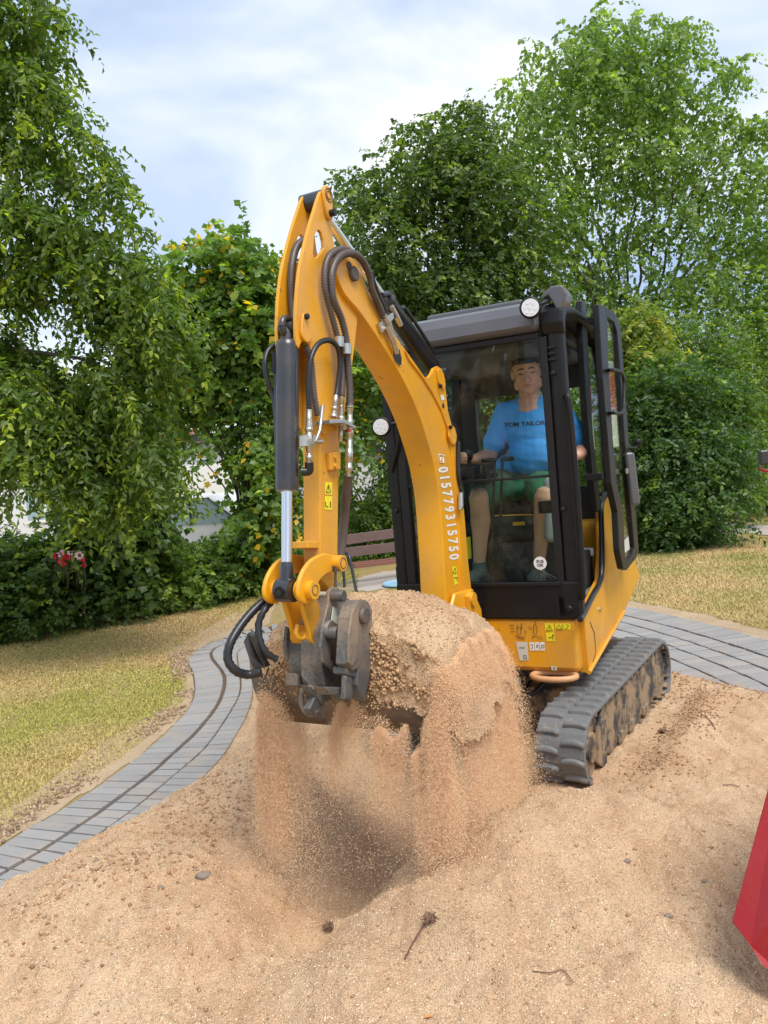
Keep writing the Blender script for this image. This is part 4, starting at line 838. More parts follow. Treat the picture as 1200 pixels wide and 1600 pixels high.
# pins: tip, boom joint, cylinder pin with retainers
tip = bq([(509, 308)], .05)[0]
mb = MB(); BM.prism(mb, [(tip[0]+p[0], tip[1]+p[1]) for p in smooth2([(-.030, .02), (-.0, .042), (.03, .02), (.026, -.05), (.012, -.085), (-.012, -.085), (-.024, -.05)], 3)], HA+.010, HA+.026, smooth=True); mb.build('pin_retainer', M['yellow'], arm, .003)
for rr in (.026, .016): 
    mb = MB(); tube(mb, [BM.p(tip[0]+rr*cos(t), HA+.0275, tip[1]+.004+rr*sin(t)) for t in np.linspace(0, 2*pi, 20)], .0016, 5); mb.build('pin_groove', M['steel'], arm)
mb = MB(); tube(mb, [BM.p(tip[0], HA+.02, tip[1]-.066), BM.p(tip[0], HA+.05, tip[1]-.066)], .014, 6); mb.build('bolt', M['plastic'], arm)
mb = MB(); cyl(mb, BM.p(tip[0], -HA-.02, tip[1]), BM.p(tip[0], HA+.01, tip[1]), .032, 18); mb.build('arm_pin', M['cyl'], arm)
cp_ = bq([(449, 512)], 0)[0]
q = bq([(478, 516)], HA+.02)[0]
mb = MB(); BM.prism(mb, [(q[0]+a, q[1]+b) for a, b in smooth2([(-.035, -.03), (0, -.045), (.03, -.02), (.02, .03), (-.0, .062), (-.03, .05)], 3)], HA+.010, HA+.022, smooth=True); mb.build('pin_retainer', M['yellow'], arm, .003)
bcyl('bolt', 482, 494, HA+.01, HA+.034, .011, M['plastic'], arm)
bcyl('boom_pin', 556, 427, HWB, HWB+.018, .030, M['steel'], boom); bcyl('boom_pin', 547, 415, HWB, HWB+.006, .018, M['steel'], boom)
for x, y, r in ((515, 690, .0),): pass
# side bracket with two bolts, warning stickers, rubber stop, arm hole
mb = MB(); BM.prism(mb, bq([(512, 708), (530, 705), (530, 734), (514, 735)], HA+.01), HA, HA+.018); mb.build('arm_bracket', M['yellow'], arm, .004)
for y in (714, 728): bcyl('bolt', 526, y, HA+.018, HA+.028, .009, M['yellow'], arm)
bdecal([(507.5, 753), (519, 753.5), (519, 773), (507.5, 772.5)], HA+.0015, 'warning_sticker', 'stickyellow', arm); bdecal([(507.5, 775), (519, 775.5), (519, 797), (507, 796)], HA+.0015, 'warning_sticker', 'stickyellow', arm)
mb = MB(); tube(mb, [bP(x, y, HA+.003) for x, y in ((509.5, 769), (513.3, 757), (517, 769), (509.5, 769))], .0012, 4); tube(mb, [bP(x, y, HA+.003) for x, y in ((513.3, 760), (513.3, 766))], .0012, 4); tube(mb, [bP(x, y, HA+.003) for x, y in ((508.5, 784), (509, 791), (513, 791.5))], .0014, 4); tube(mb, [bP(x, y, HA+.003) for x, y in ((516.5, 784), (516.5, 793))], .0022, 4); mb.build('sticker_print', M['ink'], arm)
mb = MB(); BM.prism(mb, bq([(470, 846), (497, 846), (497, 857), (470, 857)], 0), -.045, .03); mb.build('arm_stop', M['yellow'], arm, .003)
# --- bucket cylinder in front of the arm
tp = BM.p(cp_[0], 0, cp_[1]); bt = bP(448, 922, 0); d = unit(bt-tp); n_ = np.linalg.norm(bt-tp)
off = V((0, 0, 0))
mb = MB(); tube(mb, [tp, tp+d*.05], [.022, .026], 14); tube(mb, [tp+d*.045, tp+d*.055, tp+d*.075, tp+d*.565, tp+d*.572, tp+d*.60], [.028, .040, .0425, .0425, .0425, .040], 26); bc_ = mb.build('bucket_cylinder', M['cyl'], EX)
mb = MB(); eye = [tp+.034*(cos(t)*BD+sin(t)*V((0, 0, 1))) for t in np.linspace(0, 2*pi, 24)]; tube(mb, eye, .013, 8, cap=False); cyl(mb, tp-BR*.030, tp+BR*.030, .020, 16); mb.build('cylinder_eye', M['cyl'], bc_)
mb = MB(); tube(mb, [tp+d*.44, tp+d*.4405], [.0432, .0432], 24); tube(mb, [tp+d*.475, tp+d*.476], [.0433, .0433], 24); mb.build('cylinder_band', M['steel'], bc_)
mb = MB(); tube(mb, [tp+d*.59, bt-d*.075], .020, 22); mb.build('cylinder_rod', M['chrome'], bc_)
mb = MB(); tube(mb, [bt-d*.10, bt-d*.085, bt-d*.03, bt], [.020, .024, .026, .03], 16); cyl(mb, bt-BR*.032, bt+BR*.032, .043, 24); rod_e = mb.build('rod_eye', M['cyl'], bc_)
mb = MB(); q = bt+BD*.045; tube(mb, [q-BD*.008, q+BD*.003], [.020, .020], 14); mb.build('grease_boss', M['black'], bc_)
mb = MB(); q = bt+BD*.05; tube(mb, [q-BD*.003, q+BD*.001], [.011, .011], 12); mb.build('grease_hole', M['ink'], bc_)
# --- tipping links (two curved yellow links), pin tube, H link
def arc_link(v0, v1, pxs, vref):
    mb = MB(); BM.prism(mb, smooth2(bq(pxs, vref), 3), v0, v1, smooth=True); return mb.build('tipping_link', M['yellow'], EX, .006)
link_px = [(528, 868), (534, 875), (533, 890), (522, 893), (508, 899), (498, 911), (494, 924), (494, 935), (487, 943), (476, 943), (468, 934), (467, 918), (471, 900), (480, 883), (492, 871), (508, 864)]
arc_link(.062, .080, link_px, .08)
l2 = [(a, c) for a, c in smooth2(bq(link_px, .08), 3)]
mb = MB(); BM.prism(mb, l2, -.080, -.062, smooth=True); mb.build('tipping_link', M['yellow'], EX, .006)
a, c = bq([(483, 922)], .08)[0]; PINL = (a, c)
mb = MB(); cyl(mb, BM.p(a, -.10, c), BM.p(a, -.04, c), .036, 22); cyl(mb, BM.p(a, .036, c), BM.p(a, .06, c), .036, 22); cyl(mb, BM.p(a, .08, c), BM.p(a, .105, c), .033, 22); mb.build('link_tube', M['yellow'], EX, .003)
mb = MB(); tube(mb, [BM.p(a+.018*cos(t), .106, c+.018*sin(t)) for t in np.linspace(0, 2*pi, 18)], .0015, 5, cap=False); mb.build('pin_groove', M['steel'], EX)
# boss at the arm end of the links
a2, c2 = bq([(532, 880)], .10)[0]
mb = MB(); cyl(mb, BM.p(a2, .05, c2), BM.p(a2, .112, c2), .030, 22); mb.build('link_boss', M['yellow'], EX, .003); mb = MB(); tube(mb, [BM.p(a2+.02*cos(t), .113, c2+.02*sin(t)) for t in np.linspace(0, 2*pi, 18)], .0018, 5, cap=False); mb.build('pin_groove', M['steel'], EX)
mb = MB(); tube(mb, [bP(524, 884, .09), bP(525, 893, .09)], [.012, .012], 10); tube(mb, [bP(524.5, 890, .09), bP(524, 920, .085)], .005, 8); mb.build('link_bolt', M['steel'], EX)
# H link casting going down from the pin to the coupler
hp_ = bq([(468, 925), (494, 932), (499, 955), (502, 975), (500, 1000), (488, 1004), (484, 985), (477, 960)], .045)
mb = MB(); BM.prism(mb, smooth2(hp_, 2), .026, .046, smooth=True); BM.prism(mb, smooth2(hp_, 2), -.046, -.026, smooth=True)
hm = [(a+.012, c) for a, c in bq([(473, 940), (484, 945), (492, 985), (488, 990), (484, 985), (477, 960)], 0)]
a3, c3 = bq([(487, 990)], 0)[0]
BM.prism(mb, bq([(480, 940), (489, 942), (494, 975), (486, 980)], 0), -.03, .03); mb.build('bucket_link', M['yellow'], EX, .005)
mb = MB(); ring = [BM.p(a3+.03*cos(t), 0, c3+.03*sin(t)) for t in np.linspace(pi, 2*pi, 14)]
a3, c3 = bq([(478, 992)], 0)[0]; cyl(mb, BM.p(a3, -.046, c3), BM.p(a3, .046, c3), .036, 22); mb.build('link_eye', M['yellow'], EX, .004)
mb = MB(); ub = spline([bP(465, 976, .0), bP(463, 990, .0), bP(471, 998, .01), bP(480, 990, .02), bP(480, 976, .02)], 6); tube(mb, ub, .009, 10); mb.build('link_horn', M['yellow'], EX)
# --- quick coupler
def cpl(name, px, v, w, m='coupler', bev=.004, parent=None):
    mb = MB(); BM.prism(mb, bq(px, v), v-w, v); return mb.build(name, M[m], parent or EX, bev)
co = cpl('quick_coupler', [(505, 985), (528, 930), (546, 935), (556, 950), (556, 1040), (560, 1072), (530, 1076), (508, 1072), (503, 1040)], .085, .150)
cpl('coupler_ear', [(515, 922), (521, 917), (529, 918), (536, 926), (531, 940), (518, 962), (516, 985), (519, 1010), (517, 1030), (528, 1044), (531, 1052), (522, 1047), (505, 1035), (502, 1010), (504, 985), (508, 965), (513, 945)], .115, .014, parent=co)
cpl('coupler_ear', [(449, 978), (456, 984), (462, 1000), (468, 1010), (474, 1022), (473, 1050), (462, 1042), (449, 1032), (446, 1010)], -.06, .014, parent=co)
cpl('coupler_plate', [(543, 1038), (545, 1000), (547, 965), (553, 945), (560, 938), (570, 937), (577, 941), (582, 955), (582, 975), (577, 990), (579, 1010), (580, 1040), (578, 1060), (572, 1085), (573, 1097), (565, 1088), (558, 1070), (560, 1045), (552, 1048)], .215, .05, parent=co)
cpl('coupler_wedge', [(545, 1035), (546, 990), (551, 955), (560, 939), (567, 940), (561, 960), (560, 1000), (557, 1030), (551, 1042)], .225, .012, parent=co)
bcyl('coupler_pin', 573, 962, .20, .232, .030, M['steel'], co); bcyl('coupler_pin', 538, 931, .10, .165, .021, M['steel'], co); bcyl('coupler_pin', 529, 989, .09, .16, .024, M['steel'], co); bcyl('coupler_pin', 519, 984, .10, .13, .034, M['coupler'], co)
cpl('coupler_tag', [(521, 948), (534, 955), (533, 972), (530, 977), (518, 970)], .122, .003, 'stickwhite', 0, co)
cpl('coupler_block', [(543, 1043), (560, 1041), (564, 1050), (562, 1060), (556, 1059), (543, 1054)], .205, .06, parent=co)
cpl('coupler_bar', [(508, 1074), (560, 1074), (562, 1090), (540, 1092), (540, 1085), (515, 1086)], .17, .05, parent=co)
cpl('coupler_plate', [(541, 1055), (551, 1057), (552, 1085), (549, 1093), (539, 1093)], .20, .02, parent=co)
mb = MB(); mb.add([bP(x, y, v) for x, y, v in ((470, 1000, 0.02), (503, 1008, .06), (503, 1060, .06), (502, 1100, .06), (480, 1098, .0), (470, 1055, 0.02))]+[bP(x+5, y, v-.0)-BD*.05 for x, y, v in ((470, 1000, .02), (503, 1008, .06), (503, 1060, .06), (502, 1100, .06), (480, 1098, .0), (470, 1055, .02))], [(0, 1, 2, 3, 4, 5), (11, 10, 9, 8, 7, 6)]+[(i, (i+1) % 6, 6+(i+1) % 6, 6+i) for i in range(6)]); mb.build('coupler_plate', M['coupler'], co, .004)
cpl('coupler_plate', [(463, 1052), (478, 1058), (476, 1075), (464, 1072)], .0, .05, parent=co)
# lower hook: ring with a worn bright edge
mb = MB(); hc = bP(484, 1095, .03); rg = [hc+.050*(.62*cos(t)*BR+.62*cos(t)*BD*-.3+sin(t)*V((0, 0, 1.0)))+V((0, 0, -.0)) for t in np.linspace(pi*.30, pi*1.75, 20)]; tube(mb, rg, .010, 10); mb.build('coupler_hook', M['blade'], co)
mb = MB(); BM.prism(mb, bq([(478, 1070), (503, 1078), (508, 1100), (508, 1122), (492, 1120), (484, 1108), (492, 1090)], .05), .02, .05); mb.build('coupler_hook', M['coupler'], co, .005)
# --- bucket: wide shell, mouth up, full of sand
u0 = bq([(520, 1000)], .085)[0][0]-.10
BW = .43; VA, VB = -.36, .46
shell = [(u0+.01, .93), (u0+.025, .86), (u0-.01, .74), (u0-.09, .655), (u0-.20, .625), (u0-.32, .65), (u0-.42, .72), (u0-.50, .83)]
sh_o = smooth2(shell, 5); 
def offset_poly(p, d):
    P_ = np.array(p); t = np.gradient(P_, axis=0); t /= np.linalg.norm(t, axis=1)[:, None]; return P_+np.c_[t[:, 1], -t[:, 0]]*d
sh_i = [tuple(q) for q in offset_poly(sh_o, -.012)]
mb = MB(); BM.prism(mb, sh_o+sh_i[::-1], VA, VB, smooth=False); bk = mb.build('bucket', M['blade'], EX, .003)
mb = MB(); BM.prism(mb, [(u0-.46, .76), (u0-.53, .885), (u0-.54, .875), (u0-.475, .75)], VA-.01, VB+.01); mb.build('cutting_edge', M['blade'], bk, .003)
sp_ = smooth2(shell, 4)+[(u0-.50, .86), (u0-.40, .885), (u0-.15, .90)]
for s_ in (-1, 1):
    mb = MB(); v = VB if s_ > 0 else VA; BM.prism(mb, sp_, min(v, v+s_*.012), max(v, v+s_*.012)); mb.build('bucket_side', M['blade'], bk, .003)
    mb = MB(); tube(mb, [BM.p(u0-.50, v+s_*.006, .83), BM.p(u0-.50, v+s_*.006, .88), BM.p(u0-.42, v+s_*.006, .89), BM.p(u0-.2, v+s_*.006, .91)], .012, 8); mb.build('bucket_rim', M['steel'], bk)
# --- sand heaped in the bucket
nu, nv = 270, 380
U = np.r_[np.linspace(-.60, .024, 150), np.linspace(.0255, .085, 120)]; W = np.linspace(-.54, .66, nv); UU, WW = np.meshgrid(U, W, indexing='ij')
def heap_z(UU, WW):
    un = (UU+.24)/.34; WW = WW-.085; wn_ = np.abs(WW)/(.445)
    rr = (np.abs(un)**2.4+wn_**2.6)
    z = 1.135-.13*rr-.05*np.clip(WW, 0, 1)
    z = z-2.2*np.clip(np.abs(WW)-.40, 0, 1)-7.5*np.clip(UU-.035+.012*fbm(WW*14, WW*0+3, 2), 0, 1)-3.0*np.clip(-WW-.38, 0, 1)-.6*np.clip(-.50-UU, 0, 1)
    z = z+.030*fbm(UU*9+3, WW*9, 4, .6)+.022*np.abs(fbm(UU*24, WW*24, 3))+.034*np.sin(WW*58+6*vnoise(UU*3, WW*2))*np.clip((np.abs(WW)-.42)*8, 0, 1)
    return z
HZ = heap_z(UU, WW)
# ragged rim, then a skirt of sand clinging below the rim
P3 = BM.o[None, None]+(u0+UU)[..., None]*BM.x+WW[..., None]*BM.y+HZ[..., None]*BM.z
vv = P3.reshape(-1, 3); ii = (np.arange(nu-1)[:, None]*nv+np.arange(nv-1)[None]).ravel()
hz = HZ.reshape(-1); kp = hz[ii] > (.80+.16*fbm(WW*7, UU*3+5, 3)+.05*fbm(WW*40, UU*8, 2)-.10*np.clip((np.abs(WW)-.36)*6, 0, 1)).reshape(-1)[ii]; _px = np.array([px_of(p) for p in vv[ii][::1]]) if False else None
_d = vv-CC; _z = _d@FW; _X = 600+FPX*(_d@CR)/_z; _Yp = 800-FPX*(_d@CU)/_z
_near = (UU.reshape(-1) > -.1) & (np.hypot((_X-711)/15, (_Yp-1036)/12)+.35*fbm(UU*90, WW*90, 2).reshape(-1) < 1)
if _near.any(): _c0 = vv[_near].mean(0); kp = kp & ~(np.linalg.norm(vv-_c0, axis=1) < .030+.010*fbm(UU*70, WW*70, 2).reshape(-1))[ii]
ii = ii[kp]; top_idx = np.stack([ii, ii+nv, ii+nv+1, ii+1], 1)
hp = np_mesh('sand_heap', vv, 4, top_idx.ravel(), M['sand'], smooth=True); hp['kind'] = 'stuff'; tag(hp, 'big mound of moist sand heaped over the rim of the raised bucket', 'sand')
# lumps on the heap and its front face
def lumps_at(name, pos, size, lab, cat, cA=(.60, .40, .22), cB=(.38, .23, .12)):
    n = len(pos); s = size*(.4+rng.random(n)**2.5*1.8); vv = ico_v[None]*s[:, None, None]*(.6+.8*rng.random((n, 6, 3)))+pos[:, None]; t = rng.random((n, 1))
    o = np_mesh(name, vv.reshape(-1, 3), 3, (ico_f[None]+6*np.arange(n)[:, None, None]).ravel(), M['grain'], np.repeat(np.array(cA)*t+np.array(cB)*(1-t), 6, 0)); o['kind'] = 'stuff'; return tag(o, lab, cat)
n = 12000; uu = np.where(rng.random(n) < .6, rng.uniform(-.56, .03, n), rng.uniform(.03, .07, n)); ww = rng.uniform(-.44, .56, n); zz = heap_z(uu, ww); kk = zz > .78
lumps_at('heap_crumbs', BM.o+(u0+uu[kk])[:, None]*BM.x+ww[kk][:, None]*BM.y+zz[kk][:, None]*BM.z, .0030, 'crumbly lumps of sand on the heap in the bucket', 'sand crumbs')
# bigger soft clods hanging on the crumbling front face
n = 4600; uu = rng.uniform(.034, .060, n); ww = rng.uniform(-.30, .44, n); zz = heap_z(uu, ww); ck = fbm(ww*8, zz*9, 3) > -.05
lumps_at('face_clods', BM.o+(u0+uu[ck]+.006)[:, None]*BM.x+ww[ck][:, None]*BM.y+np.maximum(zz[ck], .80)[:, None]*BM.z, .0052, 'moist clods breaking away from the front face of the load', 'sand crumbs', (.62, .40, .22), (.34, .20, .105))
# --- falling sand: every grain on its own free fall from the bucket edge
GR = []; MUL = 4.4
def stream(n, ua, wa, ub, wb, za, zb, vu, vw, spread, tmax=.46, zfloor=None, ridges=0, t0=0.0, w8=None):
    n = int(n*MUL)
    t = rng.random(n) if not ridges else np.clip((rng.integers(0, ridges, n)+.5+.22*rng.normal(size=n))/ridges, -.05, 1.05)
    tm = t0+(tmax-t0)*rng.random(n)**(w8 or 1.0); s = rng.normal(size=(n, 3))*spread*(.35+.9*tm[:, None]/tmax+1.6*(tm[:, None]/tmax)**3)
    u_ = ua+(ub-ua)*t+vu*tm+s[:, 0]; w_ = wa+(wb-wa)*t+vw*tm+s[:, 1]; z_ = np.minimum(za+(zb-za)*t, heap_z(ua+(ub-ua)*t, wa+(wb-wa)*t)+.01)-.5*9.81*tm**2-.25*tm+s[:, 2]*.6
    p = BM.o+(u0+u_)[:, None]*BM.x+w_[:, None]*BM.y+z_[:, None]*BM.z
    clump = fbm(w_*34+u_*26, z_*3.2, 4, .65)*1.7; GR.append(p[clump+.28*rng.normal(size=n) > -.30])
# right-hand curtain (ridged), front right, middle, left-hand curtain
stream(86000, -.52, .50, .02, .50, 1.02, .98, 0, .16, .013, .43, ridges=6)
stream(36000, -.50, .52, .05, .50, .92, .90, 0, .30, .024, .43)
stream(46000, .055, .49, .085, .36, .98, .96, .12, .10, .020, .45, ridges=3)
stream(26000, .02, .49, .08, .44, .94, .92, .18, .12, .030, .46)
stream(9000, .07, .34, .08, .20, .84, .82, .05, 0, .012, .22)
stream(9000, .07, .14, .08, .02, .84, .82, .05, 0, .012, .20)
stream(7000, .07, .34, .08, -.10, .80, .78, .06, 0, .030, .33)
stream(40000, .06, -.33, .09, -.18, .94, .92, .12, -.03, .022, .47, ridges=2)
stream(30000, -.30, -.34, .06, -.35, .96, .95, .03, -.04, .018, .46, ridges=3)
stream(16000, .06, -.30, .09, -.10, .90, .90, .16, .05, .045, .47)
GP = np.concatenate(GR); gz = sand_height(GP[None, :, 0], GP[None, :, 1])[0]; GP = GP[GP[:, 2] > gz+.004]
n = len(GP); s = .00076*(.6+rng.random(n)**3*1.4)
tet = np.array([(1, 1, 1), (1, -1, -1), (-1, 1, -1), (-1, -1, 1)], float)
rot = rng.normal(size=(n, 4, 3))*.25
vv = (GP[:, None]+(tet[None]+rot)*s[:, None, None])
vv[..., 2] += (vv[..., 2]-GP[:, None, 2])*1.2
tf = np.array([(0, 1, 2), (0, 3, 1), (0, 2, 3), (1, 3, 2)]); t = rng.random((n, 1))
c = np.array((.98, .74, .47))*t+np.array((.74, .45, .25))*(1-t)
fall = point_grains('falling_sand', GP, s, c); fall['kind'] = 'stuff'; tag(fall, 'loose sand grains pouring down from both ends of the raised bucket', 'falling sand')
print('grains', n)
# fine dust hanging in the falling sand: small even clouds
k = NT('sand_dust'); k.t.nodes.remove(k.p); pv = k.n('ShaderNodeVolumePrincipled', {'Color': (.98, .86, .68, 1), 'Density': .45, 'Anisotropy': .0}); k.t.links.new(pv.outputs[0], k.out.inputs['Volume']); M['dust'] = k.m
mb = MB()
def puff(u, w, z, ru, rw, rz):
    c = BM.p(u0+u, w, z); n_, m_ = 18, 12; vs = []
    for i in range(m_+1):
        t = pi*i/m_
        for q in range(n_):
            p = 2*pi*q/n_; d = V((sin(t)*cos(p), sin(t)*sin(p), cos(t))); r_ = 1+.25*noise.noise(Vector(d*1.6+V((u, w, z))*5)); vs.append(c+r_*(ru*d[0]*BM.x+rw*d[1]*BM.y+rz*d[2]*BM.z))
    mb.add(vs, [(i*n_+q, (i+1)*n_+q, (i+1)*n_+(q+1) % n_, i*n_+(q+1) % n_) for i in range(m_) for q in range(n_)], True)
for a_ in ((-.02, .50, .42, .10, .16, .50), (.10, .36, .30, .12, .20, .42), (.08, -.37, .36, .12, .13, .48), (-.2, -.40, .4, .14, .10, .45), (.14, -.05, .16, .16, .5, .16), (.12, .15, .35, .10, .4, .26)): puff(*a_)
du = mb.build('sand_dust', M['dust'], None, 0, loc=tuple(BM.p(u0, 0, 0))); du['kind'] = 'stuff'; tag(du, 'thin cloud of sand dust drifting around the falling sand', 'dust')
# --- hoses
def ph(pts): return [bP(x, y, v) for x, y, v in pts]
H1 = [(530, 800, .02), (534, 700, .06), (538, 620, .07), (537, 560, .075), (530, 522, .075), (519, 490, .075), (509, 455, .075), (507, 425, .075), (514, 400, .075), (528, 391, .08), (545, 392, .085), (556, 402, .09), (566, 415, .095)]
hose('hydraulic_hose', ph([(534, 620, .08), (535, 585, .08), (531, 545, .08), (526, 522, .08), (515, 480, .08), (508, 450, .08), (508, 420, .08), (515, 400, .085), (528, 391, .09), (543, 391, .09), (555, 400, .10)]), .0125, M['hose'], EX)
hose('hydraulic_hose', ph([(547, 640, .10), (546, 600, .10), (543, 560, .10), (541, 530, .10), (534, 500, .10), (522, 470, .10), (518, 440, .10), (520, 420, .10), (529, 403, .105), (542, 396, .105), (556, 398, .105), (568, 410, .10), (577, 430, .095), (582, 455, .09), (592, 478, .085), (600, 497, .085)]), .0135, M['hose'], EX)
hose('hydraulic_hose', ph([(459, 500, .0), (456, 470, -.01), (455, 440, -.01), (457, 410, -.01), (464, 385, -.01), (480, 372, 0)]), .013, M['hose'], EX)
hose('hydraulic_hose', ph([(497, 650, .06), (491, 620, .055), (488, 590, .05), (485, 560, .05), (478, 540, .045)]), .012, M['hose'], EX)
hose('hydraulic_hose', ph([(483, 640, .075), (482, 600, .08), (485, 565, .085), (493, 543, .09), (504, 533, .095), (518, 533, .095), (528, 545, .09), (531, 570, .085), (528, 600, .08), (525, 622, .08)]), .0095, M['hoseblack'], EX, .012, .0015)
hose('hydraulic_hose', ph([(440, 541, -.06), (428, 541, -.075), (418, 550, -.085), (414, 570, -.085), (418, 595, -.08), (426, 615, -.07), (430, 640, -.06), (434, 690, -.05), (437, 715, -.045)]), .0095, M['hoseblack'], EX, .012, .0015)
mb = MB(); tube(mb, ph([(431, 570, -.05), (431, 640, -.05), (433, 740, -.045)]), .008, 8); mb.build('steel_pipe', M['cyl'], EX)
mb = MB(); tube(mb, ph([(429.5, 552, -.05), (429.5, 582, -.05)]), .013, 6); tube(mb, ph([(431, 580, -.05), (438, 600, -.03), (437, 622, -.03)]), .008, 8); mb.build('pipe_union', M['black'], EX)
mb = MB()
for y in (628, 650, 692, 716): tube(mb, ph([(437, y, -.045), (437, y+13, -.045)]), [.009, .007], 8)
mb.build('pipe_clip', M['zinc'], EX)
def fitting(pts, rs, m='zinc', name='hose_fitting', seg=12):
    mb = MB(); tube(mb, ph(pts), rs, seg); return mb.build(name, M[m], EX)
def stepped(x0, y0, x1, y1, v, prof, m='zinc', name='hose_fitting'):
    P_ = []; R_ = []
    for t, r in prof:
        for e_ in (-.004, .004): P_.append((x0+(x1-x0)*(t+e_), y0+(y1-y0)*(t+e_), v)); R_.append(r)
    rr = []
    for i in range(len(prof)): rr += [prof[i][1], prof[i][1]]
    # true steps
    PP = []; RR = []
    for i in range(len(prof)-1):
        PP += [(x0+(x1-x0)*(prof[i][0]+.002), y0+(y1-y0)*(prof[i][0]+.002), v), (x0+(x1-x0)*(prof[i+1][0]-.002), y0+(y1-y0)*(prof[i+1][0]-.002), v)]; RR += [prof[i][1]]*2
    mb = MB(); tube(mb, ph(PP), RR, 12); return mb.build(name, M[m], EX)
stepped(525, 618, 521, 652, .085, [(0, .009), (.5, .012), (.7, .009), (.8, .014), (1, .014)]); stepped(534, 618, 532, 690, .08, [(0, .009), (.18, .006), (.25, .010), (.45, .013), (.55, .009), (.75, .010), (.95, .007), (1, .007)])
stepped(547, 632, 545, 745, .10, [(0, .014), (.1, .011), (.2, .013), (.32, .010), (.36, .017), (.42, .012), (.55, .014), (.62, .016), (.78, .013), (.85, .015), (.92, .009), (1, .009)])
stepped(483, 640, 483, 725, .075, [(0, .010), (.22, .013), (.34, .015), (.40, .011), (.45, .013), (.72, .011), (.78, .008), (.84, .012), (.92, .010), (1, .010)])
mb = MB(); tube(mb, spline(ph([(483, 722, .075), (483, 735, .07), (478, 737, .06), (470, 737, .045)]), 5), .016, 12); mb.build('hose_elbow', M['hoseblack'], EX)
mb = MB(); BM.prism(mb, bq([(474, 680), (489, 680), (489, 698), (474, 698)], .07), .05, .085); mb.build('ball_valve', M['zinc'], EX, .003)
mb = MB(); tube(mb, ph([(490, 692, .09), (494, 688, .10), (500, 672, .10), (504, 634, .10)]), [.008, .006, .006, .008], 8); tube(mb, ph([(488, 690, .09), (502, 690, .09)]), .010, 8); mb.build('valve_handle', M['zinc'], EX)
mb = MB(); BM.prism(mb, bq([(514, 656), (538, 655), (556, 667), (554, 670), (536, 661), (514, 662)], .11), .05, .115); mb.build('fitting_bracket', M['zinc'], EX, .002)
for q in ((530, 535, .09), (541.5, 546, .11)):
    mb = MB(); tube(mb, ph([(q[0], q[1]-8, q[2]), (q[0]+.5, q[1]+8, q[2])]), .019, 14); mb.build('hose_clamp', M['zinc'], EX, .002)
redr = MB()
for y_ in (672, 710): redr.add([], []); tube(redr, ph([(546, y_, .10), (546, y_+4, .10)]), .0165, 12)
redr.build('fitting_ring', M['red'], EX)
# hose bundle down the inner side of the arm, hoses over the boom, looped hoses at the coupler
hose('hydraulic_hose', ph([(545, 742, .08), (541, 770, .05), (539, 800, .02), (535, 840, .0), (530, 875, -.01)]), .019, M['hose'], EX, 0)
fitting([(600, 492, .09), (606, 505, .09), (612, 520, .09)], [.012, .016, .012]); fitting([(612, 478, .06), (618, 492, .06), (626, 508, .06)], [.010, .014, .012]); fitting([(604, 510, .09), (614, 532, .088), (620, 552, .085)], [.014, .013, .012])
mb = MB(); BM.prism(mb, bq([(594, 505), (616, 488), (618, 496), (600, 520)], .09), .05, .085); mb.build('fitting_bracket', M['zinc'], EX, .002)
for o_ in (0, 9): hose('hydraulic_hose', ph([(577+o_*.4, 420+o_, .07), (588+o_*.4, 450+o_, .06), (598+o_*.6, 475+o_*.5, .06), (608+o_, 495, .06)]), .008, M['hoseblack'], EX, 0)
hose('hydraulic_hose', ph([(716, 690, .09), (716, 720, .09), (717, 745, .09), (722, 770, .09), (720, 795, .10)]), .012, M['hoseblack'], EX, 0)
fitting([(720, 770, .10), (720, 790, .10), (719, 797, .10)], [.012, .015, .008])
hose('hydraulic_hose', [bP(425, 930, -.10), bP(400, 950, -.13), bP(378, 975, -.15), bP(360, 1005, -.16), bP(356, 1030, -.16), bP(368, 1048, -.14), (bP(388, 1054, -.12)), bP(408, 1050, -.08)-BD*.0], .016, M['hoseblack'], EX, .02, .0010)
hose('hydraulic_hose', [bP(426, 938, -.08), bP(412, 955, -.09), bP(404, 975, -.10), bP(406, 1000, -.09), bP(416, 1020, -.07), bP(432, 1030, -.05)], .013, M['hoseblack'], EX, .03, .0015)
mb = MB(); q = [bP(395, 985, -.12), bP(388, 1000, -.12), bP(398, 1030, -.11), bP(404, 1043, -.10), bP(425, 1040, -.08), bP(412, 1020, -.08), bP(404, 990, -.09)]; q2 = [p+BD*.03 for p in q]; mb.add(q+q2, [tuple(range(7)), tuple(range(7, 14))[::-1]]+[(i, (i+1) % 7, 7+(i+1) % 7, 7+i) for i in range(7)]); mb.build('hose_guard', M['cyl'], EX, .006)
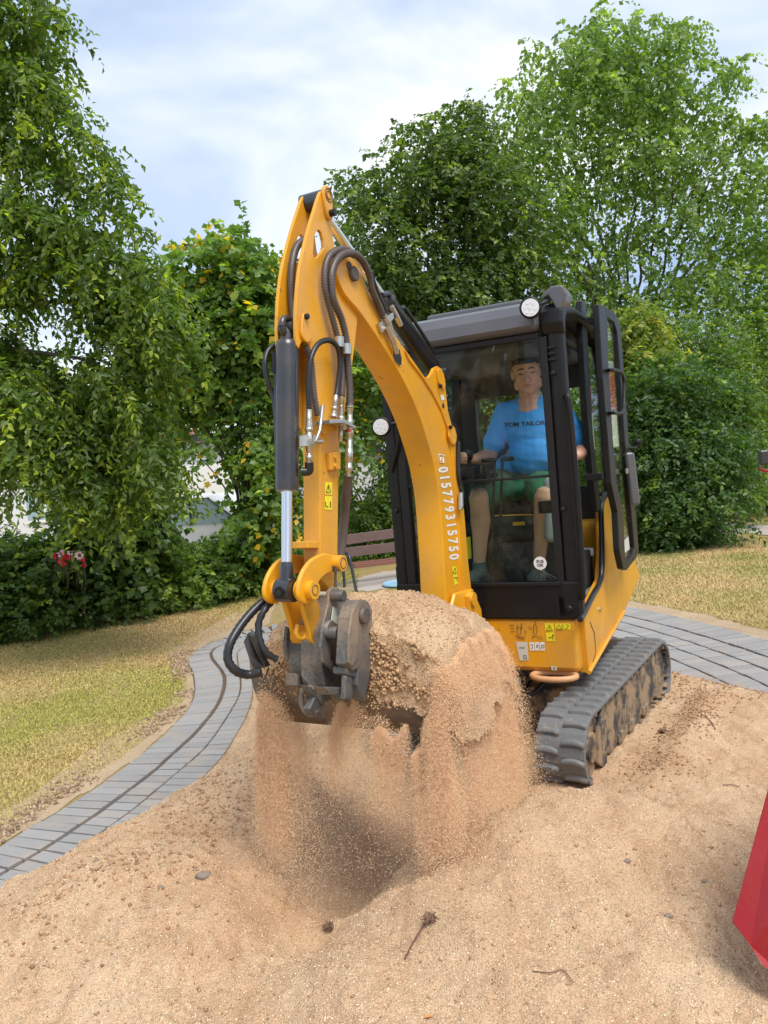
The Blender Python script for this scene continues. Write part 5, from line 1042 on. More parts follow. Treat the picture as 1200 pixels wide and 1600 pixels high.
# ================================================================== the operator
def ell(mb, c, ax, ay, az, n=14, m_=10):
    c = V(c); vs = [c+az]; 
    for i in range(1, m_):
        t = pi*i/m_
        for k_ in range(n): p = 2*pi*k_/n; vs.append(c+az*cos(t)+sin(t)*(cos(p)*ax+sin(p)*ay))
    vs.append(c-az); fs = [(0, 1+k_, 1+(k_+1) % n) for k_ in range(n)]
    for i in range(m_-2): fs += [(1+i*n+k_, 1+(i+1)*n+k_, 1+(i+1)*n+(k_+1) % n, 1+i*n+(k_+1) % n) for k_ in range(n)]
    l = 1+(m_-2)*n; fs += [(l+k_, len(vs)-1, l+(k_+1) % n) for k_ in range(n)]
    return mb.add(vs, fs, True)
def cap(mb, pts, rs, seg=14):
    pts = [V(p) for p in pts]; d0 = unit(pts[0]-pts[1]); d1 = unit(pts[-1]-pts[-2]); r0, r1 = rs[0], rs[-1]
    P_ = [pts[0]+d0*r0*.95, pts[0]+d0*r0*.7]+pts+[pts[-1]+d1*r1*.7, pts[-1]+d1*r1*.95]; R_ = [r0*.3, r0*.75]+list(rs)+[r1*.75, r1*.3]
    return tube(mb, P_, R_, seg)
def limb(mb, pts, rs, seg=14, n=5):
    P_ = spline(pts, n); s = np.linspace(0, len(pts)-1, len(P_)); R_ = np.interp(s, range(len(rs)), rs); return cap(mb, P_, list(R_), seg)
def fuse(mb, name, m, parent, vox=.006, smooth=6, disp=None):
    o = mb.build('tmp', m, parent); r = o.modifiers.new('r', 'REMESH'); r.mode = 'VOXEL'; r.voxel_size = vox; r.use_smooth_shade = True
    s = o.modifiers.new('s', 'SMOOTH'); s.iterations = smooth; s.factor = .5
    bpy.context.view_layer.update(); me = bpy.data.meshes.new_from_object(o.evaluated_get(bpy.context.evaluated_depsgraph_get())); bpy.data.objects.remove(o)
    if disp:
        for v in me.vertices: v.co += v.normal*disp(v.co+Vector(PL[parent.name]))
    me.name = name; me.materials.clear(); me.materials.append(m); me.polygons.foreach_set('use_smooth', [True]*len(me.polygons))
    o = bpy.data.objects.new(name, me); COL.objects.link(o); o.parent = parent; PL[o.name] = PL[parent.name]; return o
k = NT('skin'); f = k.noise(35, 4, .6)
k.set(Base_Color=k.mix(f, (.56, .285, .19), (.69, .385, .265)), Roughness=.48, Subsurface_Weight=.08, Subsurface_Radius=(.02, .01, .005)); k.p.inputs['Subsurface Scale'].default_value = .02; M['skin'] = k.m
M['shirt'] = simple('blue_tshirt', (.055, .35, .86), .85, 0, .10, 25, .1); M['shorts'] = simple('green_shorts', (.03, .15, .08), .9, 0, .2, 20, .15)
M['hair'] = simple('black_hair', (.012, .010, .009), .75, 0, .4, 120, .6); M['shoe'] = simple('shoe_fabric', (.07, .075, .08), .7, 0, .3, 40); M['sock'] = simple('grey_sock', (.10, .12, .12), .9)
M['eye'] = simple('eye', (.05, .035, .03), .3); M['lip'] = simple('lip', (.44, .19, .15), .5); M['stubble'] = simple('faded_hair', (.085, .055, .04), .85, 0, .3, 200, .3)
UPV = V((0, 0, 1)); SR = -LV           # SR: viewer's right
pel = at(817, 754, 4.72); nk = at(829, 628, 4.56)
MAN = thing('person', 'seated man in blue t-shirt and green shorts working the levers in the cab', 'person', tuple(pel-UPV*.55))
hc = at(823.5, 583, 4.50); fy = radians(13); fd = unit(V((-sin(fy), -cos(fy), -.16))); sr = unit(np.cross(fd, UPV)); hu = np.cross(sr, fd)
if sr@V((1, 0, 0)) < 0: sr = -sr
hu = hu if hu[2] > 0 else -hu
roll = radians(-2); hu, sr = hu*cos(roll)+sr*sin(roll), sr*cos(roll)-hu*sin(roll)
b = MB(); HS = 1.09; Hp = lambda x, f_, z: hc+HS*(x*sr+f_*fd+z*hu)
ell(b, Hp(0, -.012, .030), .077*HS*sr, .097*HS*fd, .100*HS*hu, 20, 14); ell(b, Hp(0, .022, -.030), .064*HS*sr, .070*HS*fd, .082*HS*hu, 18, 12); ell(b, Hp(0, .050, -.086), .034*HS*sr, .030*HS*fd, .026*HS*hu)
ell(b, Hp(0, .062, .032), .058*HS*sr, .022*HS*fd, .020*HS*hu); ell(b, Hp(-.038, .056, -.020), .026*HS*sr, .024*HS*fd, .024*HS*hu); ell(b, Hp(.038, .056, -.020), .026*HS*sr, .024*HS*fd, .024*HS*hu)
cap(b, [Hp(0, .082, .012), Hp(0, .098, -.015), Hp(0, .108, -.030)], [.008, .010, .013], 10); ell(b, Hp(-.014, .093, -.035), .009*HS*sr, .012*HS*fd, .008*HS*hu); ell(b, Hp(.014, .093, -.035), .009*HS*sr, .012*HS*fd, .008*HS*hu)
ell(b, Hp(0, .082, -.058), .026*HS*sr, .013*HS*fd, .011*HS*hu)
for s_ in (-1, 1):
    ell(b, Hp(s_*.079, -.008, -.002), .009*HS*sr, .017*HS*fd, .031*HS*hu); ell(b, Hp(s_*.058, .015, -.055), .018*HS*sr, .035*HS*fd, .03*HS*hu)
    ell(b, Hp(s_*.030, .066, .003), .0155*HS*sr, .014*HS*fd, .0095*HS*hu)
limb(b, [Hp(0, -.025, -.04), nk+UPV*.01+FD*.0, nk-UPV*.08], [.060, .062, .075])
sh = [nk+LV*.165-UPV*.045, nk+SR*.165-UPV*.045]
limb(b, [nk-UPV*.05, nk-UPV*.22+FD*.0, pel+UPV*.10, pel], [.10, .11, .12, .12]); limb(b, [sh[0], nk-UPV*.05, sh[1]], [.055, .07, .055])
el = [at(765, 713, 4.62), at(912, 703, 4.55)]; wr = [at(741, 718, 4.36), at(902, 712, 4.33)]; hd = [at(730, 716, 4.27), at(897, 714, 4.25)]
for i in (0, 1):
    limb(b, [sh[i], (sh[i]+el[i])/2, el[i]], [.056, .050, .043]); limb(b, [el[i], el[i]*.6+wr[i]*.4, wr[i]], [.043, .044, .028])
    hdv = unit(hd[i]-wr[i]); out = LV if i == 0 else SR
    ell(b, hd[i]-hdv*.005, .042*hdv, .020*out, .038*UPV)
    # fingers curl round the knob, thumb on the near side
    kc = jc if i == 0 else hd[1]+FD*.03+LV*.03-UPV*.01
    for q in range(4):
        z0 = .024-.016*q; L_ = (1, 1.08, 1.0, .82)[q]
        base = hd[i]+hdv*.022+out*.012+UPV*z0; p1 = base+hdv*.030*L_+out*.004; p2 = p1+hdv*.014*L_-out*.020*L_-UPV*.003; p3 = p2-out*.016*L_-hdv*.006-UPV*.003
        cap(b, [base, p1, p2, p3], [.0095, .009, .0085, .0075], 8)
    t0_ = hd[i]-hdv*.012-out*.014+UPV*.022; t1_ = t0_+hdv*.024-out*.014+UPV*.012; t2_ = t1_+hdv*.026-out*.002+UPV*.002; cap(b, [t0_, t1_, t2_], [.012, .0105, .0085], 8)
kn = [at(749, 778, 4.32), at(851, 776, 4.25)]; an = [at(749, 884, 4.36), at(842, 884, 4.30)]; hip = [pel+LV*.10, pel+SR*.10]
for i in (0, 1):
    limb(b, [hip[i], (hip[i]+kn[i])/2, kn[i]-FD*.02], [.088, .080, .060]); d_ = an[i]-kn[i]
    limb(b, [kn[i]+UPV*.0, kn[i]+d_*.12, kn[i]+d_*.35-FD*.022, kn[i]+d_*.65-FD*.012, an[i]], [.060, .054, .058, .043, .034])
    ell(b, kn[i]+FD*.012+UPV*.008, .038*SR, .035*FD, .042*UPV)
    limb(b, [an[i], an[i]-UPV*.05+FD*.03, an[i]-UPV*.065+FD*.14], [.034, .034, .025])
body = fuse(b, 'body', M['skin'], MAN, .0052, 4)
# t-shirt
def wr_fn(p): return .006*noise.noise(p*13)+.011*max(0, noise.noise(Vector((p.x*6, p.y*6, p.z*26+p.x*10))))
b = MB()
ell(b, nk-UPV*.17+FD*.02, .160*SR, .105*FD, .17*UPV, 20, 14); ell(b, nk-UPV*.30+FD*.03, .148*SR, .110*FD, .14*UPV, 20, 14); ell(b, nk-UPV*.045-FD*.005, .098*SR, .085*FD, .055*UPV, 18, 12); limb(b, [sh[0]+SR*.02, nk-UPV*.045, sh[1]-SR*.02], [.066, .078, .066])
ell(b, pel+UPV*.115+FD*.03, .155*SR, .120*FD, .085*UPV, 20, 12); limb(b, [nk-UPV*.02, nk-UPV*.12], [.078, .11])
for i in (0, 1):
    d_ = el[i]-sh[i]; limb(b, [sh[i], sh[i]+d_*.4, sh[i]+d_*.72], [.062, .063, .066])
shirt = fuse(b, 'tshirt', M['shirt'], MAN, .008, 7, wr_fn)
# neckband
mb = MB(); rg = [nk+UPV*(-.002)+FD*.006+.080*(cos(t)*SR)+(.078*sin(t))*FD-UPV*.030*max(0, sin(t)) for t in np.linspace(0, 2*pi, 30)]; tube(mb, rg, .008, 8, cap=False); mb.build('neckband', M['shirt'], MAN)
# lettering laid on the cloth
bvh = BVHTree.FromPolygons([tuple(Vector(v.co)+Vector(PL['person'])) for v in shirt.data.vertices], [tuple(p.vertices) for p in shirt.data.polygons])
mb = MB(); v_, f_ = text_mesh('TOM TAILOR', 1.0, 0, .02)
o_ = at(819.5, 662.5, 4.2); e1 = unit(at(856, 660, 4.2-.00)-at(787, 664.5, 4.24)); e2 = UPV
bm = bmesh.new(); bv = [bm.verts.new((x, y, 0)) for x, y, z in v_]
for f in f_:
    try: bm.faces.new([bv[i] for i in f])
    except ValueError: pass
bmesh.ops.triangulate(bm, faces=bm.faces[:]); 
for _ in range(2): bmesh.ops.subdivide_edges(bm, edges=[e for e in bm.edges if e.calc_length() > .12], cuts=1)
xs_ = [v.co.x for v in bm.verts]; sc_ = .222/(max(xs_)-min(xs_)); P_ = []
bm.verts.index_update()
for v in bm.verts:
    q = o_+e1*(v.co.x*sc_)+e2*(v.co.y*sc_*.85); dr = unit(q-CC); hit = bvh.ray_cast(Vector(q-dr*.5), Vector(dr)); p_ = V(hit[0])-dr*.003 if hit[0] is not None else q+dr*.1; P_.append(p_)
mb.add(P_, [tuple(v.index for v in f.verts) for f in bm.faces]); bm.free(); mb.build('shirt_print', M['ink'], MAN)
# shorts, shoes
b = MB(); ell(b, pel+UPV*.005, .19*SR, .16*FD, .10*UPV, 18, 12); ell(b, pel+FD*.14-UPV*.03, .16*SR, .14*FD, .07*UPV, 18, 12)
for i in (0, 1):
    d_ = kn[i]-hip[i]; limb(b, [hip[i], hip[i]+d_*.5+UPV*.008, hip[i]+d_*.87-UPV*.005], [.108, .100, .088])
fuse(b, 'shorts', M['shorts'], MAN, .008, 6, wr_fn)
for i in (0, 1):
    b = MB(); a_ = an[i]; ell(b, a_-UPV*.05+FD*.06, .047*SR, .135*FD, .040*UPV); limb(b, [a_-UPV*.075-FD*.05, a_-UPV*.08+FD*.16], [.040, .038]); o = fuse(b, 'shoe', M['shoe'], MAN, .006, 4)
    mb = MB(); tube(mb, [a_-UPV*.035, a_-UPV*.0, a_+UPV*.022], [.044, .039, .040], 16); mb.build('sock', M['sock'], MAN)
# hair: skull cap on top, faded sides
def skull(z0f, sc, m, name, band=None):
    mb = MB(); n = 40; m2 = 26; vs = []; idx = {}
    for i in range(m2+1):
        t = pi*.62*i/m2
        for k_ in range(n):
            p = 2*pi*k_/n; d = V((sin(t)*cos(p), sin(t)*sin(p), cos(t))); r_ = (1.010+(sc-1.010)*min(1, max(0, (d[2]-z0f(d[1])[0])/.35)))*(1+.010*noise.noise(Vector(d*9)))
            vs.append(Hp(.077*d[0]*r_, -.012+.097*d[1]*r_, .030+.102*d[2]*(r_+.05*max(0, d[2]))))
    def ok(i, k_):
        t = pi*.62*i/m2; p = 2*pi*k_/n; f_ = sin(t)*sin(p); z = cos(t); lim = z0f(f_)
        return z > lim[0] and (band is None or z < lim[0]+band)
    fs = [(i*n+k_, (i+1)*n+k_, (i+1)*n+(k_+1) % n, i*n+(k_+1) % n) for i in range(m2) for k_ in range(n) if ok(i, k_)]
    mb.add(vs, fs, True); return mb.build(name, m, MAN)
skull(lambda f_: (.06+.24*max(0, f_)-.30*max(0, -f_),), 1.04, M['hair'], 'hair'); skull(lambda f_: (-.42+1.9*max(0, f_-.15)-.2*max(0, -f_),), 1.026, M['stubble'], 'faded_hair')
for s_ in (-1, 1):
    mb = MB(); cap(mb, [Hp(s_*.046, .074, .024), Hp(s_*.030, .084, .031), Hp(s_*.014, .086, .027)], [.0026, .0042, .0035], 8); mb.build('eyebrow', M['hair'], MAN)
    mb = MB(); cap(mb, [Hp(s_*.041, .0755, .003), Hp(s_*.030, .0815, .0035), Hp(s_*.019, .0785, .002)], [.0022, .0042, .0025], 8); mb.build('eye', M['eye'], MAN)
mb = MB(); cap(mb, [Hp(-.022, .089, -.0575), Hp(0, .0965, -.056), Hp(.022, .089, -.0575)], [.0025, .0042, .0025], 8); mb.build('mouth', M['lip'], MAN)
# ================================================================== trees, shrubs, hedge
NLEAF = 0
def leaf_mesh(parent, name, base, axis, nrm, size, wid, cols, kind=None):
    """base (n,3), axis (n,3) unit leaf direction, nrm (n,3), size (n,), wid ratio"""
    global NLEAF
    n = len(base); NLEAF += n; side = np.cross(axis, nrm); side /= np.linalg.norm(side, axis=1)[:, None]+1e-9
    s = size[:, None]; mid = base+axis*s*.48; lift = nrm*s*.10
    vv = np.stack([base, mid+side*s*wid*.5+lift, mid-side*s*wid*.5+lift, base+axis*s-nrm*s*.10], 1).reshape(-1, 3)
    idx = (np.array([(0, 1, 3), (0, 3, 2)])[None]+4*np.arange(n)[:, None, None]).ravel()
    o = np_mesh(name, vv, 3, idx, M['leaf'], np.repeat(cols, 4, 0), parent=parent)
    if kind: o['kind'] = kind
    return o
def norm(a): return a/(np.linalg.norm(a, axis=-1, keepdims=True)+1e-9)
def _brighten(p): return tuple(tuple(min(.6, c*m_) for c, m_ in zip(q, (1.75, 1.5, 1.45))) for q in p)
def foliage(parent, limbs, nspray, per, leaf, wid, pal, droop=.5, up=.0, seed=1, slen=.45, jit=.25, name='crown', accent=None, zmin=.02, flat=.6):
    """limbs: [(polyline of (px,py), depth Y, radius px, weight, depth radius m)]"""
    pal = _brighten(pal); r = np.random.default_rng(seed); C_ = []; RAD = []; Wt = []
    for L_ in limbs:
        pts, Yd, rp, w = L_[:4]; dr = L_[4] if len(L_) > 4 else None
        P_ = np.array([at(x, y, Yd+(dY if False else 0)) for x, y in pts]); R_ = rp*Yd/FPX
        P_ = P_ if len(P_) == 1 else resample(np.array(spline(P_, 5)), max(.08, R_*.4))
        n = len(P_); RR = np.full(n, R_)
        if len(L_) > 5 and L_[5]: RR = R_*np.linspace(1, L_[5], n)
        C_.append(P_); RAD.append(np.stack([RR, np.full(n, dr if dr else R_*1.1), RR], 1)); Wt.append(np.full(n, w*R_*R_/ (1 if n > 1 else .4)))
    C_ = np.concatenate(C_); RAD = np.concatenate(RAD); Wt = np.concatenate(Wt); Wt = Wt/Wt.sum()
    k_ = r.choice(len(C_), nspray, p=Wt); d = norm(r.normal(size=(nspray, 3))); rad = r.random(nspray)**.42
    # uneven outline: noise pushes clumps in and out
    bump_ = 1+.35*np.array([noise.noise(Vector(C_[a]*.9+b_*1.7)) for a, b_ in zip(k_, d)])
    p = C_[k_]+d*RAD[k_]*(rad*bump_)[:, None]
    ax = norm(d*V((1, .8, .5))*(.4+rad[:, None])+r.normal(size=(nspray, 3))*.55+V((0, 0, up-droop*.5)))
    L_ = slen*(.5+r.random(nspray))
    t = (np.arange(per)+.5)/per; T = np.repeat(t[None], nspray, 0)+r.normal(size=(nspray, per))*.02
    pos = p[:, None]+ax[:, None]*(L_[:, None]*T)[..., None]+V((0, 0, -1))*(droop*L_[:, None]*T**2)[..., None]
    tg = norm(ax[:, None]+V((0, 0, -1))*(2*droop*T)[..., None]); pos = pos.reshape(-1, 3); tg = tg.reshape(-1, 3); n = len(pos)
    sd = norm(np.cross(tg, V((0, 0, 1)))+r.normal(size=(n, 3))*.35)*np.tile(np.where(np.arange(per) % 2, 1, -1), nspray)[:, None]
    axl = norm(tg*.55+sd*.9+r.normal(size=(n, 3))*jit+V((0, 0, -.25*droop-.1))); nr = norm(V((0, 0, 1))*flat+r.normal(size=(n, 3))*.55+np.repeat(d, per, 0)*.35); nr = norm(nr-axl*(nr*axl).sum(1, keepdims=True))
    sz = leaf*(.6+.7*r.random(n)); ok = pos[:, 2] > zmin; 
    # colour of the leaves themselves: each spray has its own tone (young or old growth), each leaf varies a little
    a, b_, c_ = [np.array(q) for q in pal]; g1 = np.clip(r.normal(.45, .25, nspray), 0, 1); g1 = np.repeat(g1, per)[:, None]; col = a*(1-g1)+b_*g1
    ne = (np.repeat(r.random(nspray) < .14, per) & (r.random(n) < .8))[:, None]; col = np.where(ne, c_*(.8+.4*r.random((n, 1))), col)
    if accent: ac = (np.repeat(r.random(nspray) < accent[1]*3, per) & (r.random(n) < .33))[:, None]; col = np.where(ac, np.array(accent[0])*(.8+.4*r.random((n, 1))), col)
    col = col*(.75+.5*r.random((n, 1)))
    leaf_mesh(parent, name, (pos+axl*.0)[ok], axl[ok], nr[ok], sz[ok], wid, col[ok]); return C_
def trunk(parent, base, segs, name='trunk', wob=.03):
    """segs: list of (points world, r0, r1)"""
    mb = MB()
    for pts, r0, r1 in segs:
        P_ = resample(np.array(spline(pts, 6)), .18); P_ = P_+np.array([noise.noise_vector(Vector(p*1.3)) for p in P_])*wob*np.linspace(0, 1, len(P_))[:, None]
        tube(mb, P_, list(np.linspace(r0, r1, len(P_))), 7)
    return mb.build(name, M['bark'], parent)
def A(pts, Y_): return [at(x, y, Y_) for x, y in pts]
G_DARK = ((.034, .075, .022), (.070, .125, .030), (.13, .21, .040)); G_MID = ((.055, .110, .028), (.100, .170, .038), (.18, .26, .045)); G_LIGHT = ((.075, .140, .034), (.140, .220, .050), (.24, .32, .06))
def ground_at(px, Y_): p = at(px, 800, Y_); return (float(p[0]), float(Y_), 0.0)
# 1. big drooping tree on the left
t1 = thing('drooping_tree', 'tall tree on the far left with long drooping branches and pale winged seed clusters', 'tree', ground_at(-120, 7.6))
b1_ = V(ground_at(-120, 7.6))
L1 = [([(-60, -40), (40, -25), (100, -5), (128, 20)], 7.0, 26, 1.3, .5, .5), ([(-40, 40), (50, 50), (100, 62)], 7.1, 40, 1, .6, .5), ([(-40, 110), (60, 120), (115, 135)], 7.0, 34, 1.1, .6, .5),
      ([(40, 130), (110, 140), (150, 190), (180, 215), (205, 235), (218, 262), (226, 296)], 6.9, 17, 1.9, .3, .35), ([(-40, 190), (40, 205), (110, 225), (135, 250)], 7.1, 36, 1, .6, .5),
      ([(0, 235), (80, 250), (140, 285), (190, 305), (225, 332), (248, 358)], 6.9, 17, 1.8, .3, .4), ([(-40, 300), (50, 320), (120, 340), (160, 360)], 7.1, 36, 1, .6, .6),
      ([(60, 340), (140, 355), (190, 375), (240, 405), (268, 440), (286, 505)], 6.9, 24, 1.5, .4, .5), ([(-40, 390), (60, 400), (140, 425), (200, 455), (260, 490), (292, 535)], 7.1, 34, 1.1, .6, .5),
      ([(-40, 440), (20, 450), (60, 455)], 7.2, 32, 1, .6), ([(160, 470), (200, 500), (235, 540), (262, 590)], 7.2, 36, 1, .5, .6), ([(150, 560), (200, 600), (240, 650), (262, 720), (275, 755)], 7.0, 26, 1.4, .4, .5),
      ([(-30, 590), (30, 600), (70, 650), (90, 720)], 6.9, 50, 1, .6, .6), ([(60, 600), (130, 640), (170, 700), (190, 760)], 7.3, 46, 1, .6, .6), ([(-40, 660), (0, 700), (20, 740)], 7.0, 36, 1, .6, .6),
      ([(60, 560), (110, 610), (160, 640)], 7.6, 40, .8, .5, .8), ([(100, 700), (150, 740), (180, 800)], 7.2, 34, 1, .5, .6), ([(-50, 520), (10, 540), (40, 560)], 7.4, 40, .9, .5)]
L1 = [([(x-38 if y < 420 else x-14, y) for x, y in a], b, c, *r) for a, b, c, *r in L1]
foliage(t1, [(a, b, c*(.60 if a[0][1] < 400 else .70), *r) for a, b, c, *r in L1], 4300, 14, .074, .48, ((.050, .100, .024), (.095, .155, .030), (.21, .29, .035)), droop=.8, seed=11, slen=.27, accent=((.32, .40, .05), .07))
trunk(t1, b1_, [([b1_, b1_+V((.05, 0, 1.6)), at(-90, 300, 7.6), at(-80, 0, 7.6), at(-60, -300, 7.6)], .17, .05)]+[([at(-90, 300+dy, 7.6)]+A([(x-10, y) for x, y in l_[0][:-1]]+[(.5*(l_[0][-1][0]+l_[0][-2][0])-8, .5*(l_[0][-1][1]+l_[0][-2][1]))], l_[1]), .030, .004) for dy, l_ in zip(range(-260, 400, 45), L1)])
# 2. hazel with yellowing leaves and many upright stems
t2 = thing('hazel_bush', 'tall many-stemmed hazel with round leaves, some turned yellow, left of the digger arm', 'bush', ground_at(395, 11.2)); b2_ = V(ground_at(395, 11.2))
L2 = [([(352, 392)], 11, 26, 1.1, .5), ([(382, 378), (384, 420)], 11.2, 20, 1.1, .4), ([(320, 420), (360, 440), (420, 450)], 11, 46, 1, .8), ([(250, 440), (300, 470)], 11.2, 34, 1, .6), ([(270, 520), (350, 520), (430, 520)], 11.2, 56, 1, .9), ([(260, 600), (300, 590), (420, 600)], 11.4, 50, .8, .8),
      ([(400, 660), (430, 700), (440, 760)], 11.1, 46, .8, .7), ([(335, 690), (365, 740)], 11.0, 22, .5, .5), ([(400, 800), (430, 850)], 11, 44, .9, .5), ([(235, 640), (290, 650)], 11.6, 34, .6, .6), ([(480, 560), (520, 700)], 12.5, 46, .7, .6), ([(520, 590), (590, 560)], 12.8, 50, .8, .8)]
foliage(t2, [(a, b, c*.9, *r) for a, b, c, *r in L2], 3300, 12, .105, .82, ((.060, .125, .034), (.120, .205, .048), (.21, .31, .06)), droop=.35, seed=12, slen=.42, accent=((.75, .46, .04), .05))
trunk(t2, b2_, [([b2_+V((dx*.1, 0, 0)), at(395+dx*5, 760, 11.2), at(390+dx*22, 600, 11.2), at(380+dx*30, 440, 11.2)], .028, .008) for dx in (-5, -4, -3, -2.2, -1.4, -.6, .2, 1, 1.8)]+[([b2_, at(360, 780, 11.1), at(320, 725, 11.1), at(280, 690, 11.1)], .02, .006), ([b2_, at(370, 770, 11.1), at(335, 690, 11.1), at(318, 610, 11.1)], .02, .006)])
# 3. undergrowth along the lawn edge: one shrub after another
rows_ = [(-30, 900, 9.2, 60), (40, 905, 9.4, 52), (110, 895, 9.8, 50), (185, 888, 10.1, 48), (255, 892, 10.5, 34), (320, 888, 10.9, 30), (380, 880, 11.4, 34), (425, 872, 12.0, 30)]
labs = ['dark ivy-grown shrub at the left edge of the lawn border', 'low dark shrub right under the red flowers by the lawn', 'dense green shrub in the lawn border below the round-leaved bush', 'fresh green shrub spilling onto the lawn edge below the drooping branch', 'feathery light green shrub in front of the parked white car', 'loose green shrub at the lawn edge between the white car and hazel stems', 'small shrub at the foot of the hazel', 'small low shrub behind the digger arm at the lawn edge']
for i, (x, y, Y_, r_) in enumerate(rows_):
    s = thing('border_shrub', labs[i], 'shrub', ground_at(x, Y_), 'shrubs along the lawn border')
    gy = px_of((at(x, 800, Y_)[0], Y_, 0))[1]
    foliage(s, [([(x, y-6)], Y_, r_, 1, .6), ([(x-10, gy-24), (x+30, gy-30)], Y_-.35, 30, .9, .45), ([(x+18, y-14)], Y_+.2, r_*.8, .8, .5)], 620, 12, .070, .72, [G_DARK, G_MID, G_DARK, G_MID, G_LIGHT, G_MID, G_MID, G_DARK][i], droop=.3, up=.35, seed=20+i, slen=.26)
    bb = V(ground_at(x, Y_)); trunk(s, bb, [([bb+V((q*.06, 0, 0)), bb+V((q*.2, 0, .4)), bb+V((q*.34, .1, .8))], .012, .004) for q in (-1.5, -.4, .7, 1.6)], 'stem')
# 4. round-leaved bush
t4 = thing('round_leaved_bush', 'dark bush with large round leaves below the drooping tree branches', 'bush', ground_at(190, 9.9)); b4_ = V(ground_at(190, 9.9))
foliage(t4, [([(170, 800), (205, 860)], 9.8, 40, 1, .5), ([(120, 780), (150, 760)], 9.9, 26, .8, .5), ([(225, 760), (200, 740)], 10, 30, .8, .5), ([(10, 880), (50, 890)], 9.7, 24, .9, .5), ([(150, 860)], 9.8, 26, .8, .5)], 640, 13, .105, .9, G_DARK, droop=.45, seed=31, slen=.45)
trunk(t4, b4_, [([b4_, at(190, 860, 9.9), at(180+q*25, 790, 9.9), at(175+q*40, 740, 9.9)], .022, .006) for q in (-1, 0, 1)], 'stem')
# 5. dark dense linden
t5 = thing('dark_linden', 'dense dark green tree rising behind the boom and left part of the cab', 'tree', ground_at(680, 15)); b5_ = V(ground_at(680, 15))
L5 = [([(745, 205), (700, 225)], 15, 38, 1, .9), ([(660, 250), (760, 270)], 15, 56, 1, 1.2), ([(600, 290), (640, 310)], 14.8, 46, 1, 1), ([(560, 310)], 14.6, 32, 1, .8), ([(700, 330), (800, 340)], 15, 70, 1, 1.4), ([(570, 370), (620, 400)], 14.6, 60, 1, 1.3), ([(560, 450), (640, 470), (740, 460)], 14.8, 66, 1, 1.3), ([(760, 420), (830, 430)], 15, 56, 1, 1.2),
      ([(600, 560), (720, 560)], 15.2, 60, .8, 1.2), ([(560, 640), (620, 640)], 14.8, 50, .8, 1), ([(690, 640), (800, 600)], 15.5, 66, .7, 1), ([(610, 190)], 15, 4, .3, .2), ([(540, 280)], 14.5, 16, 1, .4), ([(728, 172)], 15, 12, 1.4, .3), ([(645, 212)], 15, 16, 1.2, .3)]
foliage(t5, [(a, b, c*.92, *r) for a, b, c, *r in L5], 5400, 11, .105, .62, ((.040, .080, .024), (.078, .130, .034), (.15, .22, .045)), droop=.45, seed=41, slen=.45)
trunk(t5, b5_, [([b5_, at(680, 700, 15), at(690, 500, 15), at(700, 300, 15), at(710, 220, 15)], .16, .03)]+[([at(685+q, 620-abs(q)*.6, 15), at(690+q*1.8, 480, 15), at(700+q*3.0, 380-abs(q), 14.9)], .05, .01) for q in (-50, -30, 25, 45)])
# 6. tall light tree with an open crown
t6 = thing('tall_light_tree', 'tallest tree, light green open crown with sky showing through, behind the cab roof', 'tree', ground_at(985, 16.5)); b6_ = V(ground_at(985, 16.5))
L6 = [([(938, 22), (920, 60)], 16.5, 20, 1.3, .5), ([(1000, 40)], 16.5, 16, 1.2, .5), ([(1060, 55), (1075, 45)], 16.5, 18, 1.2, .5), ([(860, 110), (930, 100), (1000, 90), (1060, 100)], 16.5, 42, 1, 1.4), ([(830, 75)], 16.5, 12, 1.5, .4), ([(800, 155), (850, 170)], 16.3, 30, 1, 1), ([(900, 180), (980, 170), (1070, 170)], 16.5, 48, .9, 1.6), ([(1120, 130), (1160, 100)], 16.4, 14, 1.2, .5, .6), ([(1110, 190)], 16.5, 26, 1, .6),
      ([(790, 230), (850, 250)], 16.3, 44, .9, 1.2), ([(920, 270), (1010, 260), (1090, 260)], 16.6, 52, .8, 1.8), ([(1150, 210), (1200, 200)], 16.4, 18, 1.2, .6), ([(1140, 290), (1210, 290)], 16.4, 44, .9, 1.2), ([(820, 330), (900, 340)], 16.3, 50, .8, 1.4), ([(980, 350), (1070, 350)], 16.6, 50, .62, 1.6), ([(1140, 380), (1220, 380)], 16.3, 54, 1, 1.4),
      ([(880, 410), (960, 420)], 16.4, 40, .62, 1.2), ([(1050, 440), (1130, 450)], 16.2, 50, .8, 1.3), ([(860, 470), (1000, 480)], 16.6, 44, .7, 1.2), ([(1180, 470), (1230, 480)], 16, 50, 1, 1.2), ([(930, 540), (1010, 540)], 17, 60, .8, 1.2)]
foliage(t6, [(a, b, c*.86, *r) for a, b, c, *r in L6], 4500, 9, .118, .66, ((.076, .140, .042), (.132, .215, .060), (.21, .31, .08)), droop=.7, seed=51, slen=.45, flat=.35)
fan = [([b6_, at(985, 640, 16.5), at(975+q*.4, 560, 16.5), at(970+q, 430, 16.5+q*.01), at(960+q*1.9, 290, 16.5-q*.01), at(955+q*2.7, 150+abs(q)*.9, 16.5)], .055, .008) for q in (-62, -45, -30, -14, 0, 14, 30, 46, 64, 80)]
fan += [([at(940, 480, 16.5), at(880, 400, 16.4), at(810, 300, 16.3)], .045, .008), ([at(1010, 480, 16.5), at(1090, 400, 16.4), at(1160, 270, 16.3)], .045, .008), ([at(960, 440, 16.5), at(900, 350, 16.4), at(840, 200, 16.3)], .035, .008)]
trunk(t6, b6_, fan, wob=.32)
